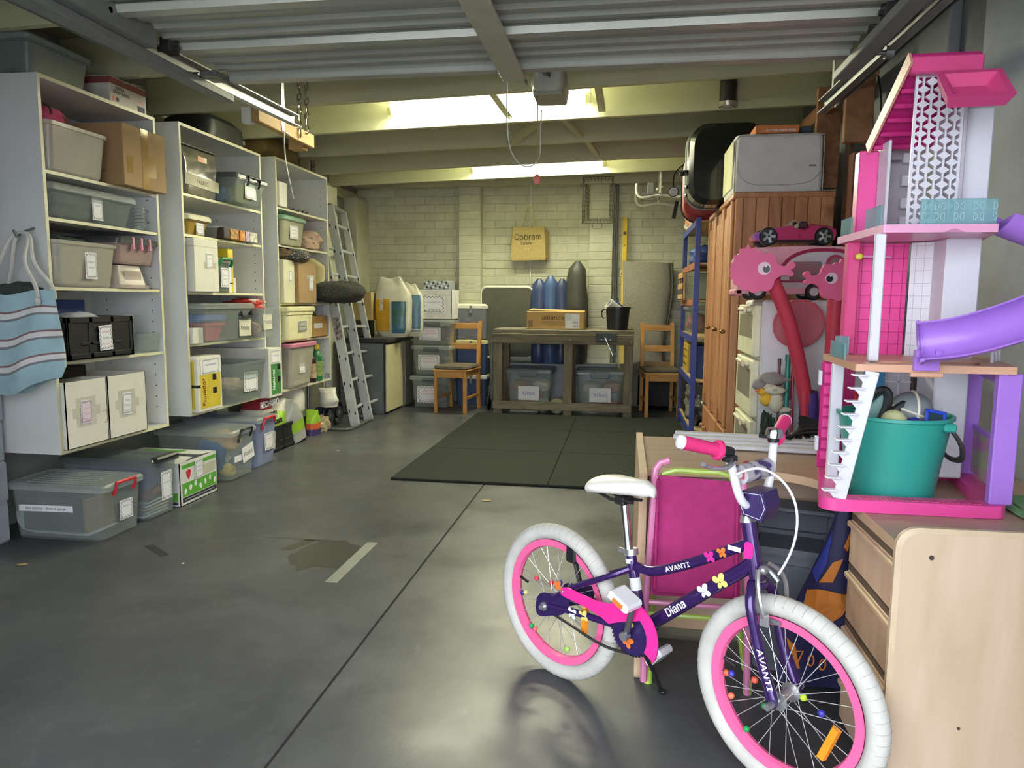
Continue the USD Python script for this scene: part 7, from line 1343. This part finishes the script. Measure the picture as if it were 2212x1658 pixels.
for lb, x, z0, z1, y1 in (('long dark door track along the left side of the ceiling', -1.72, 2.045, 2.115, 3.62), ('long steel door track along the right side of the ceiling', .885, 2.05, 2.10, 3.62)):
    t = thing('door_track', lb, 'door track', (x, 0, 0)); s = 1 if x < 0 else -1; b = B()
    b.bar((0, .45, z0 - .01), (0, y1, z1), .006, .055).bar((s * .016, .45, z0 + .016), (s * .016, y1, z1 + .026), .032, .005).bar((s * .016, .45, z0 - .036), (s * .016, y1, z1 - .026), .032, .005); part('channel', b, GALV if x > 0 else mk('pale_galvanised', 'b8b9b4', rough=.4, metal=.5), t)
    if x < 0:
        h_ = B()
        for k in range(18): h_.cyl((-.0032, 2.75 + .05 * k, 2.088 + .0011 * k * 10 / 10), (-.0045, 2.75 + .05 * k, 2.088 + .0011 * k), .007 if k == 9 else .0045, 8)
        part('track_hole', h_, BLACKP, t, kind='stuff'); part('outer_angle', B().bar((-.03, .4, 2.02), (-.03, 2.75, 2.06), .05, .006).bar((-.055, .4, 2.04), (-.055, 2.75, 2.08), .005, .05), GALVD, t)
    else: part('outer_angle', B().bar((.04, .4, 2.06), (.04, 3.6, 2.11), .006, .04), mk('grey_angle', '6c6f70', rough=.5, metal=.4), t)
    part('roller', B().cyl((s * .01, 2.74, z1 - .045), (s * .09, 2.74, z1 - .045), .008, 8).cyl((s * .004, 2.74, z1 - .045), (s * .03, 2.74, z1 - .045), .022, 14).b2(s * .05, s * .12, 2.70, 2.80, z1 - .05, z1 - .03, .003), GALV, t)
    for y in (1.0, 3.5): part('hanger_strap', B().bar((0, y, z1), (0, y, 2.5), .03, .004), GALV, t)
t = thing('door_opener', 'grey garage door opener unit hanging from the ceiling', 'door opener', (-.445, 4.15, 2.30)); OPG = mk('opener_lens', 'c4c6b8', rough=.45, var=.04)
part('housing', B().loft([rrect(.17, .26, .03, .02, 4), rrect(.19, .28, .04, .08, 4), rrect(.17, .26, .03, .17, 4)]), mk('opener_grey', 'a9ab9c', rough=.5), t); part('lens_cover', B().loft([[(x * k, -.135 - d, z + .10) for x, z in rrect(.165, .155, .03, 0)[:, :2]] for d, k in ((0, 1), (.02, .95), (.03, .8))]), OPG, t); part('bottom_lip', B().b2(-.08, .08, -.155, -.12, .005, .03, .006), mk('opener_grey', ''), t)
part('rail', B().bar((0, -.13, .12), (-.0, -1.7, -.19 + .02), .035, .03), GALV, t); part('chain', B().tube([(0.012, -.13, .10), (.012, -1.6, -.17)], .004, 5), mk('hinge_chain', '4a4a46', metal=.6), t)
for s in (-1, 1): part('hanging_strap', B().bar((s * .07, .05, .17), (s * .1, .05, .40), .03, .004), GALV, t)
t = thing('opener_linkage', 'steel linkage bracket joining the opener rail to the door top', 'bracket', (-.455, 2.86, 2.08)); part('bracket', B().b2(-.04, .04, -.01, .02, -.02, .03, .003), GALV, t); part('link_bar', B().bar((-.02, .01, .0), (-.005, .28, .05), .02, .006).bar((.02, .01, .0), (.02, .25, .03), .006, .02), GALV, t)
for k in range(4): part('bolt', B().cyl((-.03 + .02 * k, -.012, .01), (-.03 + .02 * k, -.03, .01), .006, 8), SIL, t)
t = thing('release_cord', 'orange pull cord with a pink release handle hanging from the opener rail', 'cord', (-.497, 4.0, 0)); part('cord', B().cyl((0, 0, 1.88), (.0, 0, 2.34), .003, 6), mk('cord_brown', 'b08a5a', rough=.8), t); part('handle', B().loft([rrect(.02, .02, .006, 1.835), rrect(.036, .022, .006, 1.845), rrect(.036, .022, .006, 1.872), rrect(.012, .012, .004, 1.888)]), mk('release_pink', 'd9776a', rough=.5), t)
t = thing('power_cable', 'white power cable looping down from the door opener', 'cable', (0, 0, 0)); part('lead', B().tube(spline([(-.70, 4.2, 2.5), (-.70, 4.2, 2.30), (-.69, 4.2, 2.12), (-.64, 4.2, 2.0), (-.57, 4.2, 1.965), (-.52, 4.2, 2.0), (-.505, 4.2, 2.1), (-.50, 4.2, 2.28)], 50), .004, 6), mk('cable_white', 'd2d2c4', rough=.5), t)
t = thing('down_light', 'dark cylinder downlight on the ceiling joist at the right', 'light', (.655, 5.27, 2.53)); part('can', B().cyl((0, 0, .02), (0, 0, .19), .055, 24), mk('dark_can', '2c2d2a', rough=.5), t); part('reflector', B().lathe([(.066, .03), (.06, .005), (.058, 0), (.05, .01), (.02, .035)], 24), mk('lamp_reflector', 'b8b4a8', rough=.2, metal=.6), t); part('bulb', B().ell((0, 0, .012), (.035, .035, .02), 2), mk('bulb_frost', 'd8d4c6', rough=.3), t)
t = thing('timber_bracket', 'short raw timber beam hanging on chains under the left track', 'beam', (-2.1, 4.3, 2.24)); RAW = wood('raw_timber', 'c6a368', 'a5824c', 'y', 9, .7, 6, .2)
part('timber', B().b2(-.022, .022, -.37, .37, -.04, .045, .004), RAW, t); part('end_block', B().b2(-.12, -.022, .28, .36, -.06, .02, .004), RAW, t); part('plate', B().b2(.022, .026, -.10, -.06, -.03, .03, .002).b2(.022, .026, -.05, .0, -.035, -.025, .002), GALV, t); part('end_clip', B().b2(-.08, -.022, -.38, -.33, -.05, .04, .004), WHITEM, t)
for y, n in ((.14, 9), (.245, 8)):
    b = B()
    for k in range(n):
        c = np.array((.03, y, .36 - .044 * k)); a = (lambda p: (math.cos(p) * .013, 0, math.sin(p) * .028)) if k % 2 else (lambda p: (0, math.cos(p) * .013, math.sin(p) * .028))
        b.tube([c + np.array(a(p)) for p in np.linspace(0, 2 * np.pi, 12, endpoint=False)], .004, 5, True)
    part('chain', b, CHR, t, kind='stuff')
part('hanging_wire', B().tube(spline([(.03, -.08, -.03), (.035, -.08, -.2), (.06, -.06, -.38), (.05, -.02, -.42)], 20), .004, 5), mk('cable_white', ''), t)
# ------------------------------------------------------------------ repeats share a group
GROUPS = {'cool_box': 'stack of three cool boxes', 'box_file': 'white box files on the bottom shelf', 'soil_bag': 'garden bags past the floor boxes', 'fertiliser_sack': 'sacks on the old fridge', 'timber_board': 'timber boards leaning on the right wall', 'pole': 'poles beside the drawer cabinet', 'sandal': 'loop sandals in the bucket', 'seahorse_noodle': 'seahorse pool noodles', 'aluminium_slat': 'white slats on the corner desk', 'clip_tub': 'clear tubs with clip handles', 'open_tub': 'open tubs on the shelves', 'lidded_tub': 'lidded tubs on the shelves', 'christmas_tub': 'tubs labelled Xmas under the workbench', 'small_tub': 'small clear tubs by the black crate', 'folding_crate': 'black folding crates', 'fruit_carton': 'printed fruit cartons on the bottom shelf', 'card_box': 'small boxes in the shallow tray', 'camp_chair_bag': 'camp chair bags against the back wall', 'door_track': 'door tracks', 'bottle': 'bottles on the furthest shelf unit', 'floor_scrap': 'scraps and leaves on the floor', 'fire_tool': 'dark fire tools', 'ball': None}
for pr in stage.GetPrimAtPath('/World').GetChildren():
    base = pr.GetName().rstrip('0123456789').rstrip('_')
    if pr.GetCustomDataByKey('category') and not pr.GetCustomDataByKey('group') and GROUPS.get(base): pr.SetCustomDataByKey('group', GROUPS[base])
